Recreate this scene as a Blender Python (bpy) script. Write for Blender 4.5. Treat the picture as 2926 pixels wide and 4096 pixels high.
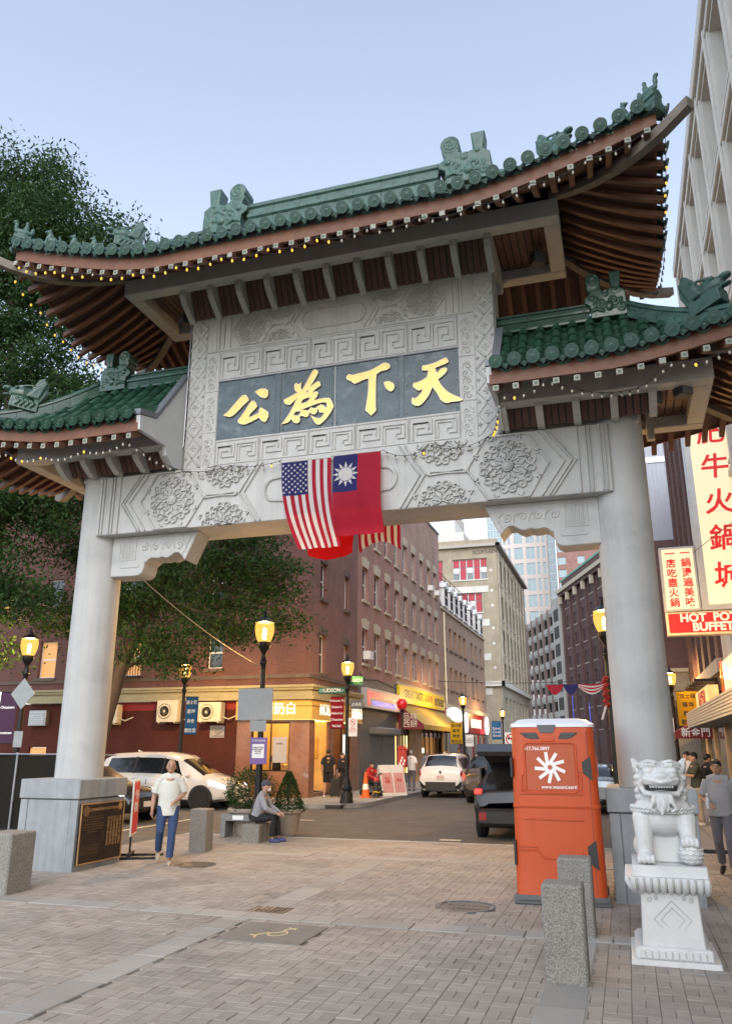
import bpy, bmesh, math, random
import numpy as np
from mathutils import Vector, Matrix, noise as mnoise
random.seed(7); np.random.seed(7)
for o in list(bpy.data.objects): bpy.data.objects.remove(o)
SC = bpy.context.scene
COL = SC.collection
R = math.radians

# ------------------------------------------------------------------ camera
cam = bpy.data.cameras.new('camera'); camo = bpy.data.objects.new('camera', cam); COL.objects.link(camo)
CAM = Vector((8.5244, -11.5855, 1.9)); YAW, PITCH, ROLL = -0.3059, 0.2897, 0.0019
_f = Vector((math.sin(YAW)*math.cos(PITCH), math.cos(YAW)*math.cos(PITCH), math.sin(PITCH)))
_r = Vector((math.cos(YAW), -math.sin(YAW), 0)); _u = _r.cross(_f)
_r2 = _r*math.cos(ROLL)+_u*math.sin(ROLL); _u2 = -_r*math.sin(ROLL)+_u*math.cos(ROLL)
camo.matrix_world = Matrix.Translation(CAM) @ Matrix((_r2, _u2, -_f)).transposed().to_4x4()
cam.sensor_fit = 'HORIZONTAL'; cam.sensor_width = 36; cam.lens = 36*3167.9/2926
cam.clip_start = 0.1; cam.clip_end = 3000
SC.camera = camo

# ------------------------------------------------------------------ sky, sun, exposure (dusk)
SUN_EL, SUN_AZ = 38.0, 167.0          # azimuth measured from +Y towards +X
w = bpy.data.worlds.new('World'); SC.world = w; w.use_nodes = True
nt = w.node_tree; nt.nodes.clear()
sky = nt.nodes.new('ShaderNodeTexSky'); sky.sky_type = 'NISHITA'; sky.sun_disc = False
sky.sun_elevation = R(SUN_EL); sky.sun_rotation = R(SUN_AZ); sky.altitude = 10
sky.air_density = 1.0; sky.dust_density = 1.2; sky.ozone_density = 1.2
bg = nt.nodes.new('ShaderNodeBackground'); bg.inputs['Strength'].default_value = 0.13
hs = nt.nodes.new('ShaderNodeHueSaturation'); hs.inputs['Saturation'].default_value = 0.6
wo = nt.nodes.new('ShaderNodeOutputWorld')
nt.links.new(sky.outputs[0], hs.inputs['Color']); nt.links.new(hs.outputs[0], bg.inputs[0]); nt.links.new(bg.outputs[0], wo.inputs[0])
sl = bpy.data.lights.new('sun', 'SUN'); sl.energy = 0.2; sl.angle = R(35); sl.color = (1.0, 0.93, 0.84)
so = bpy.data.objects.new('sun', sl); COL.objects.link(so)
sd = Vector((math.sin(R(SUN_AZ))*math.cos(R(SUN_EL)), math.cos(R(SUN_AZ))*math.cos(R(SUN_EL)), math.sin(R(SUN_EL))))
so.rotation_euler = sd.to_track_quat('Z', 'Y').to_euler(); so.location = (0, 0, 60)
SC.view_settings.view_transform = 'Standard'; SC.view_settings.look = 'None'
SC.view_settings.exposure = 1.6; SC.view_settings.gamma = 1.0
SC.view_settings.use_curve_mapping = False
SC.render.engine = 'CYCLES'
SC.cycles.use_denoising = True
SC.cycles.max_bounces = 6; SC.cycles.diffuse_bounces = 3; SC.cycles.glossy_bounces = 3
SC.cycles.transparent_max_bounces = 6; SC.cycles.transmission_bounces = 3
SC.cycles.caustics_reflective = False; SC.cycles.caustics_refractive = False
SC.cycles.sample_clamp_indirect = 4.0

# ------------------------------------------------------------------ materials
MATS = {}
def M(name, col, rough=0.6, metal=0.0, var=0.12, vs=4.0, bump=0.0, bs=60.0, streak=0.0, rnd=0.0, spec=0.5,
      speck=None, isl=0.0, coat=0.0, col2=None, c2s=2.0, c2t=0.55, trans=0.0, emit=None, es=0.0):
    if name in MATS: return MATS[name]
    m = bpy.data.materials.new(name); m.use_nodes = True; MATS[name] = m
    n = m.node_tree; N = n.nodes; L = n.links
    b = N['Principled BSDF']
    b.inputs['Roughness'].default_value = rough; b.inputs['Metallic'].default_value = metal
    b.inputs['Specular IOR Level'].default_value = spec
    b.inputs['Coat Weight'].default_value = coat
    if trans: b.inputs['Transmission Weight'].default_value = trans
    if emit is not None:
        b.inputs['Emission Color'].default_value = (*emit, 1); b.inputs['Emission Strength'].default_value = es
    tc = N.new('ShaderNodeTexCoord')
    def noise(scale, detail=5, vec=None, rough_=0.6):
        t = N.new('ShaderNodeTexNoise'); t.inputs['Scale'].default_value = scale; t.inputs['Detail'].default_value = detail
        t.inputs['Roughness'].default_value = rough_
        L.new(vec if vec is not None else tc.outputs['Object'], t.inputs['Vector']); return t.outputs['Fac']
    def mul(c, f, lo, hi):
        mr = N.new('ShaderNodeMapRange'); mr.inputs['From Min'].default_value = 0.25; mr.inputs['From Max'].default_value = 0.75
        mr.inputs['To Min'].default_value = lo; mr.inputs['To Max'].default_value = hi
        L.new(f, mr.inputs['Value'])
        x = N.new('ShaderNodeVectorMath'); x.operation = 'SCALE'; L.new(c, x.inputs[0]); L.new(mr.outputs[0], x.inputs['Scale'])
        return x.outputs[0]
    rgb = N.new('ShaderNodeRGB'); rgb.outputs[0].default_value = (*col, 1); c = rgb.outputs[0]
    if col2 is not None:
        mx = N.new('ShaderNodeMix'); mx.data_type = 'RGBA'
        mr = N.new('ShaderNodeMapRange'); mr.inputs['From Min'].default_value = c2t-0.08; mr.inputs['From Max'].default_value = c2t+0.08
        L.new(noise(c2s, 6), mr.inputs['Value']); L.new(mr.outputs[0], mx.inputs['Factor'])
        L.new(c, mx.inputs['A']); mx.inputs['B'].default_value = (*col2, 1); c = mx.outputs['Result']
    if var: c = mul(c, noise(vs), 1-var, 1+var)
    if streak:
        mp = N.new('ShaderNodeMapping'); mp.inputs['Scale'].default_value = (5, 5, 0.35); L.new(tc.outputs['Object'], mp.inputs['Vector'])
        c = mul(c, noise(1.6, 6, mp.outputs[0]), 1-streak, 1+streak*0.35)
    if speck:
        sc_, lo, hi = speck
        c = mul(c, noise(sc_, 2, None, 0.8), lo, hi)
    if rnd or isl:
        val = None
        if rnd:
            oi = N.new('ShaderNodeObjectInfo'); val = oi.outputs['Random']
        if isl:
            ge = N.new('ShaderNodeNewGeometry'); v2 = ge.outputs['Random Per Island']
            if val is None: val = v2
            else:
                ad = N.new('ShaderNodeMath'); ad.operation = 'ADD'; L.new(val, ad.inputs[0]); L.new(v2, ad.inputs[1])
                fr = N.new('ShaderNodeMath'); fr.operation = 'FRACT'; L.new(ad.outputs[0], fr.inputs[0]); val = fr.outputs[0]
        k = max(rnd, isl)
        mr = N.new('ShaderNodeMapRange'); mr.inputs['To Min'].default_value = 1-k; mr.inputs['To Max'].default_value = 1+k
        L.new(val, mr.inputs['Value'])
        x = N.new('ShaderNodeVectorMath'); x.operation = 'SCALE'; L.new(c, x.inputs[0]); L.new(mr.outputs[0], x.inputs['Scale']); c = x.outputs[0]
    L.new(c, b.inputs['Base Color'])
    rr = N.new('ShaderNodeMapRange'); rr.inputs['To Min'].default_value = max(rough-0.12, 0.02); rr.inputs['To Max'].default_value = min(rough+0.12, 1)
    L.new(noise(9.0, 3), rr.inputs['Value']); L.new(rr.outputs[0], b.inputs['Roughness'])
    if bump:
        bp = N.new('ShaderNodeBump'); bp.inputs['Strength'].default_value = bump; bp.inputs['Distance'].default_value = 0.01
        L.new(noise(bs, 4), bp.inputs['Height']); L.new(bp.outputs[0], b.inputs['Normal'])
    return m
def ME(name, col, strength, var=0.0, vs=6.0):
    if name in MATS: return MATS[name]
    m = bpy.data.materials.new(name); m.use_nodes = True; MATS[name] = m
    N = m.node_tree.nodes; L = m.node_tree.links
    b = N['Principled BSDF']; b.inputs['Base Color'].default_value = (*[c*0.6 for c in col], 1); b.inputs['Roughness'].default_value = 0.4
    b.inputs['Emission Color'].default_value = (*col, 1); b.inputs['Emission Strength'].default_value = strength
    tc = N.new('ShaderNodeTexCoord'); t = N.new('ShaderNodeTexNoise'); t.inputs['Scale'].default_value = vs; t.inputs['Detail'].default_value = 3
    L.new(tc.outputs['Object'], t.inputs['Vector'])
    mr = N.new('ShaderNodeMapRange'); mr.inputs['To Min'].default_value = strength*(1-var); mr.inputs['To Max'].default_value = strength*(1+var)
    L.new(t.outputs['Fac'], mr.inputs['Value']); L.new(mr.outputs[0], b.inputs['Emission Strength'])
    return m
def MBRICK(name, c1, c2, mortar, bw=0.21, bh=0.07, ms=0.012, wall='x', var=0.18, bias=0.0, streak=0.12):
    """brick wall; wall='x' : face in the YZ plane (uses y,z), 'y': face in the XZ plane"""
    if name in MATS: return MATS[name]
    m = bpy.data.materials.new(name); m.use_nodes = True; MATS[name] = m
    N = m.node_tree.nodes; L = m.node_tree.links; b = N['Principled BSDF']; b.inputs['Roughness'].default_value = 0.85
    b.inputs['Specular IOR Level'].default_value = 0.25
    tc = N.new('ShaderNodeTexCoord'); sp = N.new('ShaderNodeSeparateXYZ'); cb = N.new('ShaderNodeCombineXYZ')
    L.new(tc.outputs['Object'], sp.inputs[0]); L.new(sp.outputs['X'], cb.inputs[0]); L.new(sp.outputs['Z'], cb.inputs[1])
    br = N.new('ShaderNodeTexBrick'); br.inputs['Scale'].default_value = 1.0
    br.inputs['Brick Width'].default_value = bw; br.inputs['Row Height'].default_value = bh; br.inputs['Mortar Size'].default_value = ms
    br.inputs['Color1'].default_value = (*c1, 1); br.inputs['Color2'].default_value = (*c2, 1); br.inputs['Mortar'].default_value = (*mortar, 1)
    br.inputs['Bias'].default_value = bias
    L.new(cb.outputs[0], br.inputs['Vector'])
    c = br.outputs['Color']
    def mul(c, scale, lo, hi, vec):
        t = N.new('ShaderNodeTexNoise'); t.inputs['Scale'].default_value = scale; t.inputs['Detail'].default_value = 6; L.new(vec, t.inputs['Vector'])
        mr = N.new('ShaderNodeMapRange'); mr.inputs['From Min'].default_value = 0.25; mr.inputs['From Max'].default_value = 0.75
        mr.inputs['To Min'].default_value = lo; mr.inputs['To Max'].default_value = hi; L.new(t.outputs['Fac'], mr.inputs['Value'])
        x = N.new('ShaderNodeVectorMath'); x.operation = 'SCALE'; L.new(c, x.inputs[0]); L.new(mr.outputs[0], x.inputs['Scale']); return x.outputs[0]
    c = mul(c, 0.9, 1-var, 1+var, tc.outputs['Object'])
    mp = N.new('ShaderNodeMapping'); mp.inputs['Scale'].default_value = (2, 2, 0.2); L.new(tc.outputs['Object'], mp.inputs['Vector'])
    c = mul(c, 1.5, 1-streak, 1+streak*0.5, mp.outputs[0])
    L.new(c, b.inputs['Base Color'])
    bp = N.new('ShaderNodeBump'); bp.inputs['Strength'].default_value = 0.5; bp.inputs['Distance'].default_value = 0.01; bp.invert = True
    L.new(br.outputs['Fac'], bp.inputs['Height']); L.new(bp.outputs[0], b.inputs['Normal'])
    return m

# ------------------------------------------------------------------ mesh helpers
class MB:
    def __init__(s): s.v = []; s.f = []
    def add(s, vs, fs):
        k = len(s.v); s.v += [tuple(map(float, p)) for p in vs]; s.f += [tuple(i+k for i in f) for f in fs]; return s
    def box(s, x0, x1, y0, y1, z0, z1, b=0.0):
        x0, x1 = min(x0, x1), max(x0, x1); y0, y1 = min(y0, y1), max(y0, y1); z0, z1 = min(z0, z1), max(z0, z1)
        if b <= 0:
            return s.add([(x0,y0,z0),(x1,y0,z0),(x1,y1,z0),(x0,y1,z0),(x0,y0,z1),(x1,y0,z1),(x1,y1,z1),(x0,y1,z1)],
                  [(3,2,1,0),(4,5,6,7),(0,1,5,4),(1,2,6,5),(2,3,7,6),(3,0,4,7)])
        b = min(b, (x1-x0)*.45, (y1-y0)*.45, (z1-z0)*.45)
        # chamfered box as a convex hull of 24 points
        V = []; idx = {}
        for sx in (0,1):
            for sy in (0,1):
                for sz in (0,1):
                    X = x1 if sx else x0; Y = y1 if sy else y0; Z = z1 if sz else z0
                    dx = -b if sx else b; dy = -b if sy else b; dz = -b if sz else b
                    idx[(sx,sy,sz,'x')] = len(V); V.append((X, Y+dy, Z+dz))
                    idx[(sx,sy,sz,'y')] = len(V); V.append((X+dx, Y, Z+dz))
                    idx[(sx,sy,sz,'z')] = len(V); V.append((X+dx, Y+dy, Z))
        F = []
        g = lambda a,b_,c,d: idx[(a,b_,c,d)]
        for q in (0,1):
            F.append([g(q,0,0,'x'),g(q,1,0,'x'),g(q,1,1,'x'),g(q,0,1,'x')])
            F.append([g(0,q,0,'y'),g(1,q,0,'y'),g(1,q,1,'y'),g(0,q,1,'y')])
            F.append([g(0,0,q,'z'),g(1,0,q,'z'),g(1,1,q,'z'),g(0,1,q,'z')])
            for p in (0,1):
                F.append([g(q,p,0,'x'),g(q,p,1,'x'),g(q,p,1,'y'),g(q,p,0,'y')])
                F.append([g(q,0,p,'x'),g(q,1,p,'x'),g(q,1,p,'z'),g(q,0,p,'z')])
                F.append([g(0,q,p,'y'),g(1,q,p,'y'),g(1,q,p,'z'),g(0,q,p,'z')])
                for r in (0,1): F.append([g(q,p,r,'x'),g(q,p,r,'y'),g(q,p,r,'z')])
        c = Vector(((x0+x1)/2,(y0+y1)/2,(z0+z1)/2)); G = []
        for f in F:
            P = [Vector(V[i]) for i in f]; nn = (P[1]-P[0]).cross(P[2]-P[0]); m_ = sum(P, Vector())/len(P)
            G.append(f if nn.dot(m_-c) > 0 else f[::-1])
        return s.add(V, G)
    def prism(s, poly, ax, d0, d1, ch=0.0):
        """extrude 2-D polygon along axis ax ('x': poly=(y,z); 'y': poly=(x,z); 'z': poly=(x,y)); ch: chamfer of the d0 face"""
        n = len(poly)
        def P(p, d):
            return (d,p[0],p[1]) if ax == 'x' else (p[0],d,p[1]) if ax == 'y' else (p[0],p[1],d)
        area = sum(poly[i][0]*poly[(i+1)%n][1]-poly[(i+1)%n][0]*poly[i][1] for i in range(n))
        pl = list(poly) if area > 0 else list(poly)[::-1]
        flip = (ax == 'y')
        if d1 < d0: flip = not flip
        rings = []
        if ch:
            ins = inset(pl, ch); sg = 1 if d1 > d0 else -1
            rings = [[P(p,d0) for p in ins], [P(p,d0+sg*ch) for p in pl], [P(p,d1) for p in pl]]
        else: rings = [[P(p,d0) for p in pl], [P(p,d1) for p in pl]]
        V = [q for r in rings for q in r]; F = []
        F.append(tuple(range(n))[::-1]); k = (len(rings)-1)*n; F.append(tuple(range(k, k+n)))
        for a in range(len(rings)-1):
            for i in range(n):
                j = (i+1) % n; F.append((a*n+i, a*n+j, (a+1)*n+j, (a+1)*n+i))
        if flip: F = [f[::-1] for f in F]
        return s.add(V, F)
    def tube(s, pts, r, n=8, cap=True, up=None, sy=1.0):
        P = [Vector(p) for p in pts]; m = len(P)
        rs = r if isinstance(r, (list, tuple)) else [r]*m
        V = []; prev = None
        for i in range(m):
            t = (P[min(i+1,m-1)]-P[max(i-1,0)]); t = t.normalized() if t.length > 1e-9 else Vector((0,0,1))
            a = Vector(up) if up is not None else (prev if prev is not None else (Vector((0,0,1)) if abs(t.z) < .9 else Vector((1,0,0))))
            a = a-t*a.dot(t)
            if a.length < 1e-6: a = Vector((1,0,0))-t*t.x
            a.normalize(); b = t.cross(a); prev = a
            for k in range(n):
                an = 2*math.pi*(k+.5)/n; V.append(P[i]+(a*math.cos(an)*sy+b*math.sin(an))*rs[i])
        F = [(i*n+k, i*n+(k+1)%n, (i+1)*n+(k+1)%n, (i+1)*n+k) for i in range(m-1) for k in range(n)]
        if cap: F += [tuple(range(n))[::-1], tuple((m-1)*n+k for k in range(n))]
        return s.add(V, F)
    def lathe(s, prof, c=(0,0,0), n=24, axis='z', a0=0.0):
        V = []; m = len(prof)
        for r, h in prof:
            for k in range(n):
                an = 2*math.pi*k/n+a0; x, y = r*math.cos(an), r*math.sin(an)
                q = (x,y,h) if axis == 'z' else (h,x,y) if axis == 'x' else (y,h,x)
                V.append((c[0]+q[0], c[1]+q[1], c[2]+q[2]))
        F = [(i*n+k, i*n+(k+1)%n, (i+1)*n+(k+1)%n, (i+1)*n+k) for i in range(m-1) for k in range(n)]
        F += [tuple(range(n))[::-1], tuple((m-1)*n+k for k in range(n))]
        return s.add(V, F)
    def ball(s, c, r, n=12, m=8, rot=None):
        rx, ry, rz = r if isinstance(r, (tuple, list)) else (r, r, r)
        V = []; 
        for i in range(m+1):
            th = math.pi*i/m
            for k in range(n):
                ph = 2*math.pi*k/n; p = Vector((rx*math.sin(th)*math.cos(ph), ry*math.sin(th)*math.sin(ph), -rz*math.cos(th)))
                if rot is not None: p = rot @ p
                V.append(p+Vector(c))
        F = [(i*n+k, i*n+(k+1)%n, (i+1)*n+(k+1)%n, (i+1)*n+k) for i in range(m) for k in range(n)]
        return s.add(V, F)
    def grid(s, fn, nu, nv, flip=False):
        V = [fn(i/nu, j/nv) for i in range(nu+1) for j in range(nv+1)]
        F = [(i*(nv+1)+j, (i+1)*(nv+1)+j, (i+1)*(nv+1)+j+1, i*(nv+1)+j+1) for i in range(nu) for j in range(nv)]
        if flip: F = [f[::-1] for f in F]
        return s.add(V, F)
    def mesh(s, name, smooth=False):
        me = bpy.data.meshes.new(name); me.from_pydata(s.v, [], s.f); me.validate(); me.update()
        if smooth:
            me.polygons.foreach_set('use_smooth', [True]*len(me.polygons))
        return me
def inset(poly, d):
    n = len(poly); out = []
    for i in range(n):
        a = Vector(poly[i-1]); b = Vector(poly[i]); c = Vector(poly[(i+1)%n])
        e1 = (b-a); e2 = (c-b)
        if e1.length < 1e-9 or e2.length < 1e-9: out.append(tuple(b)); continue
        e1.normalize(); e2.normalize(); n1 = Vector((-e1.y,e1.x)); n2 = Vector((-e2.y,e2.x)); k = 1+n1.dot(n2)
        q = b+(n1+n2)*(d/max(k,.45)); out.append((q.x,q.y))
    return out

def mkobj(name, data, mat=None, parent=None, loc=None):
    o = bpy.data.objects.new(name, data); COL.objects.link(o)
    if mat is not None and data is not None and not (data.materials and data.materials[0]):
        data.materials.clear(); data.materials.append(MATS[mat] if isinstance(mat, str) else mat)
    if parent is not None: o.parent = parent
    if loc is not None: o.location = loc
    return o
def auto_smooth(me, ang=40):
    me.polygons.foreach_set('use_smooth', [True]*len(me.polygons))
    bm = bmesh.new(); bm.from_mesh(me); bm.normal_update()
    for e in bm.edges:
        if len(e.link_faces) == 2 and e.calc_face_angle(0) > R(ang): e.smooth = False
    bm.to_mesh(me); bm.free()
def part(name, mb, mat, root, smooth=False, world=True, ang=40):
    """one mesh part; world=True: mb is in world coordinates and the (unrotated) root chain carries the offset"""
    me = mb.mesh(name)
    if smooth: auto_smooth(me, ang)
    o = mkobj(name, me, mat, root)
    if world and root is not None:
        o.location = -OFF(root)
    return o
def OFF(o):
    v = Vector((0,0,0))
    while o is not None: v += o.location; o = o.parent
    return v
def tag(o, label=None, cat=None, group=None, kind=None):
    if label: o['label'] = label
    if cat: o['category'] = cat
    if group: o['group'] = group
    if kind: o['kind'] = kind
    return o
def thing(name, label, cat, loc=(0,0,0), rz=0.0, group=None):
    o = bpy.data.objects.new(name, None); COL.objects.link(o); o.location = loc; o.rotation_euler = (0,0,rz)
    o.empty_display_size = 0.2
    return tag(o, label, cat, group)
def copy_tree(o, parent=None, loc=None, rz=None, label=None, group=None):
    c = o.copy(); COL.objects.link(c)
    if parent is not None: c.parent = parent
    if loc is not None: c.location = loc
    if rz is not None: c.rotation_euler = (0,0,rz)
    if label: c['label'] = label
    if group: c['group'] = group
    for ch in list(o.children): copy_tree(ch, c)
    return c
def text_mesh(s, size, ext=0.004, off=0.0, sx=1.0, align='CENTER', spacing=1.0, line=1.0, shear=0.0):
    c = bpy.data.curves.new('t', 'FONT'); c.body = s; c.size = size; c.extrude = ext; c.offset = off; c.align_x = align; c.align_y = 'CENTER'
    c.resolution_u = 3; c.space_character = spacing; c.space_line = line; c.shear = shear
    o = bpy.data.objects.new('t', c); me = bpy.data.meshes.new_from_object(o)
    bpy.data.objects.remove(o); bpy.data.curves.remove(c)
    if sx != 1.0:
        for v in me.vertices: v.co.x *= sx
    return me
FACE = {'-y': Matrix(((1,0,0),(0,0,-1),(0,1,0))), '+x': Matrix(((0,0,1),(1,0,0),(0,1,0))), '-x': Matrix(((0,0,-1),(-1,0,0),(0,1,0))),
        '+z': Matrix.Identity(3), '+y': Matrix(((-1,0,0),(0,0,1),(0,1,0)))}
def text(s, size, pos, face, mat, root, name='lettering', **k):
    """flat raised lettering; pos in world coordinates, face = the side it looks at"""
    me = text_mesh(s, size, **k); me.transform(FACE[face].to_4x4())
    return mkobj(name, me, mat, root, Vector(pos)-OFF(root))
def sculpt(name, mb, mat, root, voxel=0.015, it=3, world=True, deci=0.0):
    """fuse overlapping solids into one continuous smooth skin"""
    me = mb.mesh(name); o = mkobj(name, me, None, None)
    md = o.modifiers.new('r', 'REMESH'); md.mode = 'VOXEL'; md.voxel_size = voxel; md.use_smooth_shade = True
    if it:
        sm = o.modifiers.new('s', 'SMOOTH'); sm.factor = 0.5; sm.iterations = it
    if deci:
        dm = o.modifiers.new('d', 'DECIMATE'); dm.ratio = deci
    dg = bpy.context.evaluated_depsgraph_get(); ev = o.evaluated_get(dg); nm = bpy.data.meshes.new_from_object(ev)
    bpy.data.objects.remove(o); bpy.data.meshes.remove(me)
    nm.name = name; nm.polygons.foreach_set('use_smooth', [True]*len(nm.polygons))
    if root == 'mesh': return nm
    ob = mkobj(name, nm, mat, root)
    if world and root is not None: ob.location = -OFF(root)
    return ob
def sculpt_all(specs):
    """specs: list of (mb, voxel, iterations) -> list of meshes, with a single dependency-graph pass"""
    obs = []
    for mb, vox, it in specs:
        me = mb.mesh('s'); o = mkobj('s', me)
        md = o.modifiers.new('r', 'REMESH'); md.mode = 'VOXEL'; md.voxel_size = vox
        if it:
            sm = o.modifiers.new('s', 'SMOOTH'); sm.factor = 0.5; sm.iterations = it
        obs.append(o)
    dg = bpy.context.evaluated_depsgraph_get(); out = []
    for o in obs:
        nm = bpy.data.meshes.new_from_object(o.evaluated_get(dg)); nm.polygons.foreach_set('use_smooth', [True]*len(nm.polygons)); out.append(nm)
    for o in obs:
        me = o.data; bpy.data.objects.remove(o); bpy.data.meshes.remove(me)
    return out
def ribbon(mb, pts, wdt, ax, base, h, closed=False):
    """raised moulding that follows a 2-D polyline on a wall; ax 'y': pts=(x,z), sticks out towards -y from base"""
    P = [Vector(p) for p in pts]; n = len(P)
    if n < 2: return mb
    V = []; F = []
    for i in range(n):
        a = P[i-1] if (i > 0 or closed) else P[i]; c = P[(i+1) % n] if (i < n-1 or closed) else P[i]
        e1 = (P[i]-a); e2 = (c-P[i]); 
        d1 = e1.normalized() if e1.length > 1e-9 else e2.normalized(); d2 = e2.normalized() if e2.length > 1e-9 else d1
        n1 = Vector((-d1.y,d1.x)); n2 = Vector((-d2.y,d2.x)); k = 1+n1.dot(n2); nn = (n1+n2)/max(k,.5)
        for off, hh in ((-.5,0),(-.28,1),(.28,1),(.5,0)):
            q = P[i]+nn*(off*wdt); d = base-h*hh
            V.append((q.x,d,q.y) if ax == 'y' else (d,q.x,q.y) if ax == 'x' else (q.x,q.y,-d))
    m = n if closed else n-1
    for i in range(m):
        j = (i+1) % n
        for k in range(3): F.append((i*4+k, i*4+k+1, j*4+k+1, j*4+k))
    if not closed: F += [(0,3,2,1), ((n-1)*4, (n-1)*4+1, (n-1)*4+2, (n-1)*4+3)]
    mb.add(V, F); return mb
# ------------------------------------------------------------------ material library
M('asphalt', (0.105,0.098,0.088), .85, var=.25, vs=1.2, bump=.4, bs=140, speck=(220,.75,1.25))
M('paver', (0.325,0.29,0.25), .88, var=.16, vs=1.1, bump=.6, bs=70, rnd=.10, isl=.10, speck=(160,.88,1.12), col2=(0.25,0.225,0.195), c2s=.7, c2t=.56)
M('paver_bed', (0.19,0.17,0.15), .95, var=.2, bump=.3)
M('granite_slab', (0.31,0.30,0.275), .8, var=.12, vs=1.5, speck=(260,.7,1.25), rnd=.12, isl=.12, bump=.1)
M('granite_bollard', (0.22,0.212,0.19), .85, var=.10, speck=(70,.30,1.75), bump=.25, bs=140)
M('granite_grey', (0.30,0.325,0.34), .7, var=.16, vs=3, streak=.22, speck=(150,.85,1.15), rnd=.05)
M('sidewalk', (0.30,0.28,0.25), .9, var=.15, vs=1.5, bump=.2, bs=80, rnd=.06)
M('kerb', (0.34,0.33,0.31), .85, var=.12, speck=(150,.8,1.2), rnd=.08)
M('roadpaint', (0.62,0.55,0.42), .8, var=.2, vs=14)
M('concrete', (0.47,0.475,0.465), .75, var=.09, vs=1.6, streak=.13, bump=.12, bs=40, col2=(0.40,0.41,0.405), c2s=1.1, c2t=.6)
M('carving', (0.48,0.485,0.47), .78, var=.10, vs=2.2, streak=.20, bump=.15, bs=50, col2=(0.40,0.405,0.39), c2s=1.6, c2t=.6)
M('plaster', (0.56,0.575,0.575), .8, var=.05, streak=.08)
M('soffitbeam', (0.50,0.49,0.45), .8, var=.1, vs=2.5, streak=.12)
M('wood_brown', (0.165,0.068,0.036), .55, var=.22, vs=3, bump=.15, bs=30, rnd=.06)
M('wood_dark', (0.13,0.062,0.043), .6, var=.2, vs=3, rnd=.08)
M('wood_slat', (0.12,0.06,0.045), .6, var=.15, rnd=.1)
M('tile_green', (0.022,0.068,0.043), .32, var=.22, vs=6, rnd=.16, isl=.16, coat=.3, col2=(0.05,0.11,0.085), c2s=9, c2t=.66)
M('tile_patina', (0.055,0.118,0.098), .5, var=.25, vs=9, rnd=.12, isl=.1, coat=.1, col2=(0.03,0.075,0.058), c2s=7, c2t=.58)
M('tile_bed', (0.03,0.07,0.05), .6)
M('lead_flashing', (0.16,0.175,0.20), .5, var=.12, metal=.3)
M('slate', (0.07,0.10,0.115), .38, var=.28, vs=5, col2=(0.14,0.175,0.19), c2s=4.5, c2t=.62, rnd=.1)
M('gold', (0.83,0.58,0.19), .42, metal=.35, var=.12, vs=12, bump=.1)
M('gold_edge', (0.95,0.80,0.50), .4, metal=.2, var=.05)
M('bronze', (0.045,0.033,0.026), .45, metal=.6, var=.3, vs=10)
M('bronze_bright', (0.62,0.40,0.20), .4, metal=.8, var=.2)
M('bulb_dim', (0.45,0.42,0.34), .25, var=.05)
ME('bulb_lit', (1.0,0.52,0.06), .42)
M('cable', (0.02,0.02,0.018), .6, var=0)
M('cable_tan', (0.33,0.31,0.24), .7, var=0)
M('black_metal', (0.016,0.016,0.016), .38, metal=.5, var=.15, spec=.5)
M('steel', (0.38,0.39,0.40), .42, metal=.8, var=.12)
M('white_paint', (0.74,0.74,0.72), .5, var=.06)
M('aluminium', (0.52,0.54,0.56), .45, metal=.6, var=.1)
M('red_paint', (0.42,0.03,0.03), .45, var=.1)
M('cream', (0.72,0.66,0.50), .7, var=.08)
M('glass_dark', (0.03,0.035,0.04), .08, spec=.6, var=.3, vs=.7, coat=.3)
M('glass_blue', (0.20,0.30,0.33), .08, spec=.8, var=.25, vs=.3, coat=.5)
M('glass_grey', (0.11,0.12,0.125), .1, spec=.7, var=.4, vs=.8, coat=.4)
M('rubber', (0.018,0.018,0.018), .85, var=.1)
M('plastic_black', (0.03,0.031,0.033), .5, var=.08)
M('plastic_grey', (0.12,0.125,0.13), .6, var=.1)
M('marble', (0.62,0.63,0.62), .42, var=.07, vs=4, bump=.08, bs=30, col2=(0.50,0.51,0.50), c2s=3.2, c2t=.64, spec=.4)
M('print_white', (0.86,0.86,0.85), .55, var=.02)
M('print_black', (0.02,0.02,0.02), .6, var=0)
M('print_red', (0.62,0.025,0.03), .5, var=.04)
M('print_green', (0.01,0.12,0.06), .5, var=.04)
M('mortar_dark', (0.05,0.05,0.05), .9)

# ------------------------------------------------------------------ ground
def struct(o, label=None):
    o['kind'] = 'structure'
    if label: o['label'] = label
    return o
gb = MB(); gb.box(-900, 900, -120, 1800, -0.6, -0.06)
struct(part('ground', gb, 'asphalt', None))
# carriageway sheet: Hudson Street across, Beach Street away from the camera
rd = MB(); rd.box(-60, 60, 6.0, 300, -0.055, -0.03); rd.box(-60, -1.4, 3.0, 5.996, -0.055, -0.03)
road = struct(part('road', rd, 'asphalt', None))
for k, (x0, x1, y0, y1) in enumerate([(-3.35,-3.22,2.0,9.6), (-2.3,-2.2,9.8,13.6), (4.45,4.92,6.62,6.85), (-1.9,0.1,10.3,10.42)]):
    mb = MB(); mb.box(x0, x1, y0, y1, -0.028, -0.025); part('road_marking', mb, 'roadpaint', road)
# plaza bed under the pavers
PX0, PX1, PY0, PY1 = -1.38, 16.0, -12.5, 5.9
pb = MB(); pb.box(PX0, PX1, PY0, PY1, -0.3, -0.012)
plaza = struct(part('plaza', pb, 'paver_bed', None))
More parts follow.
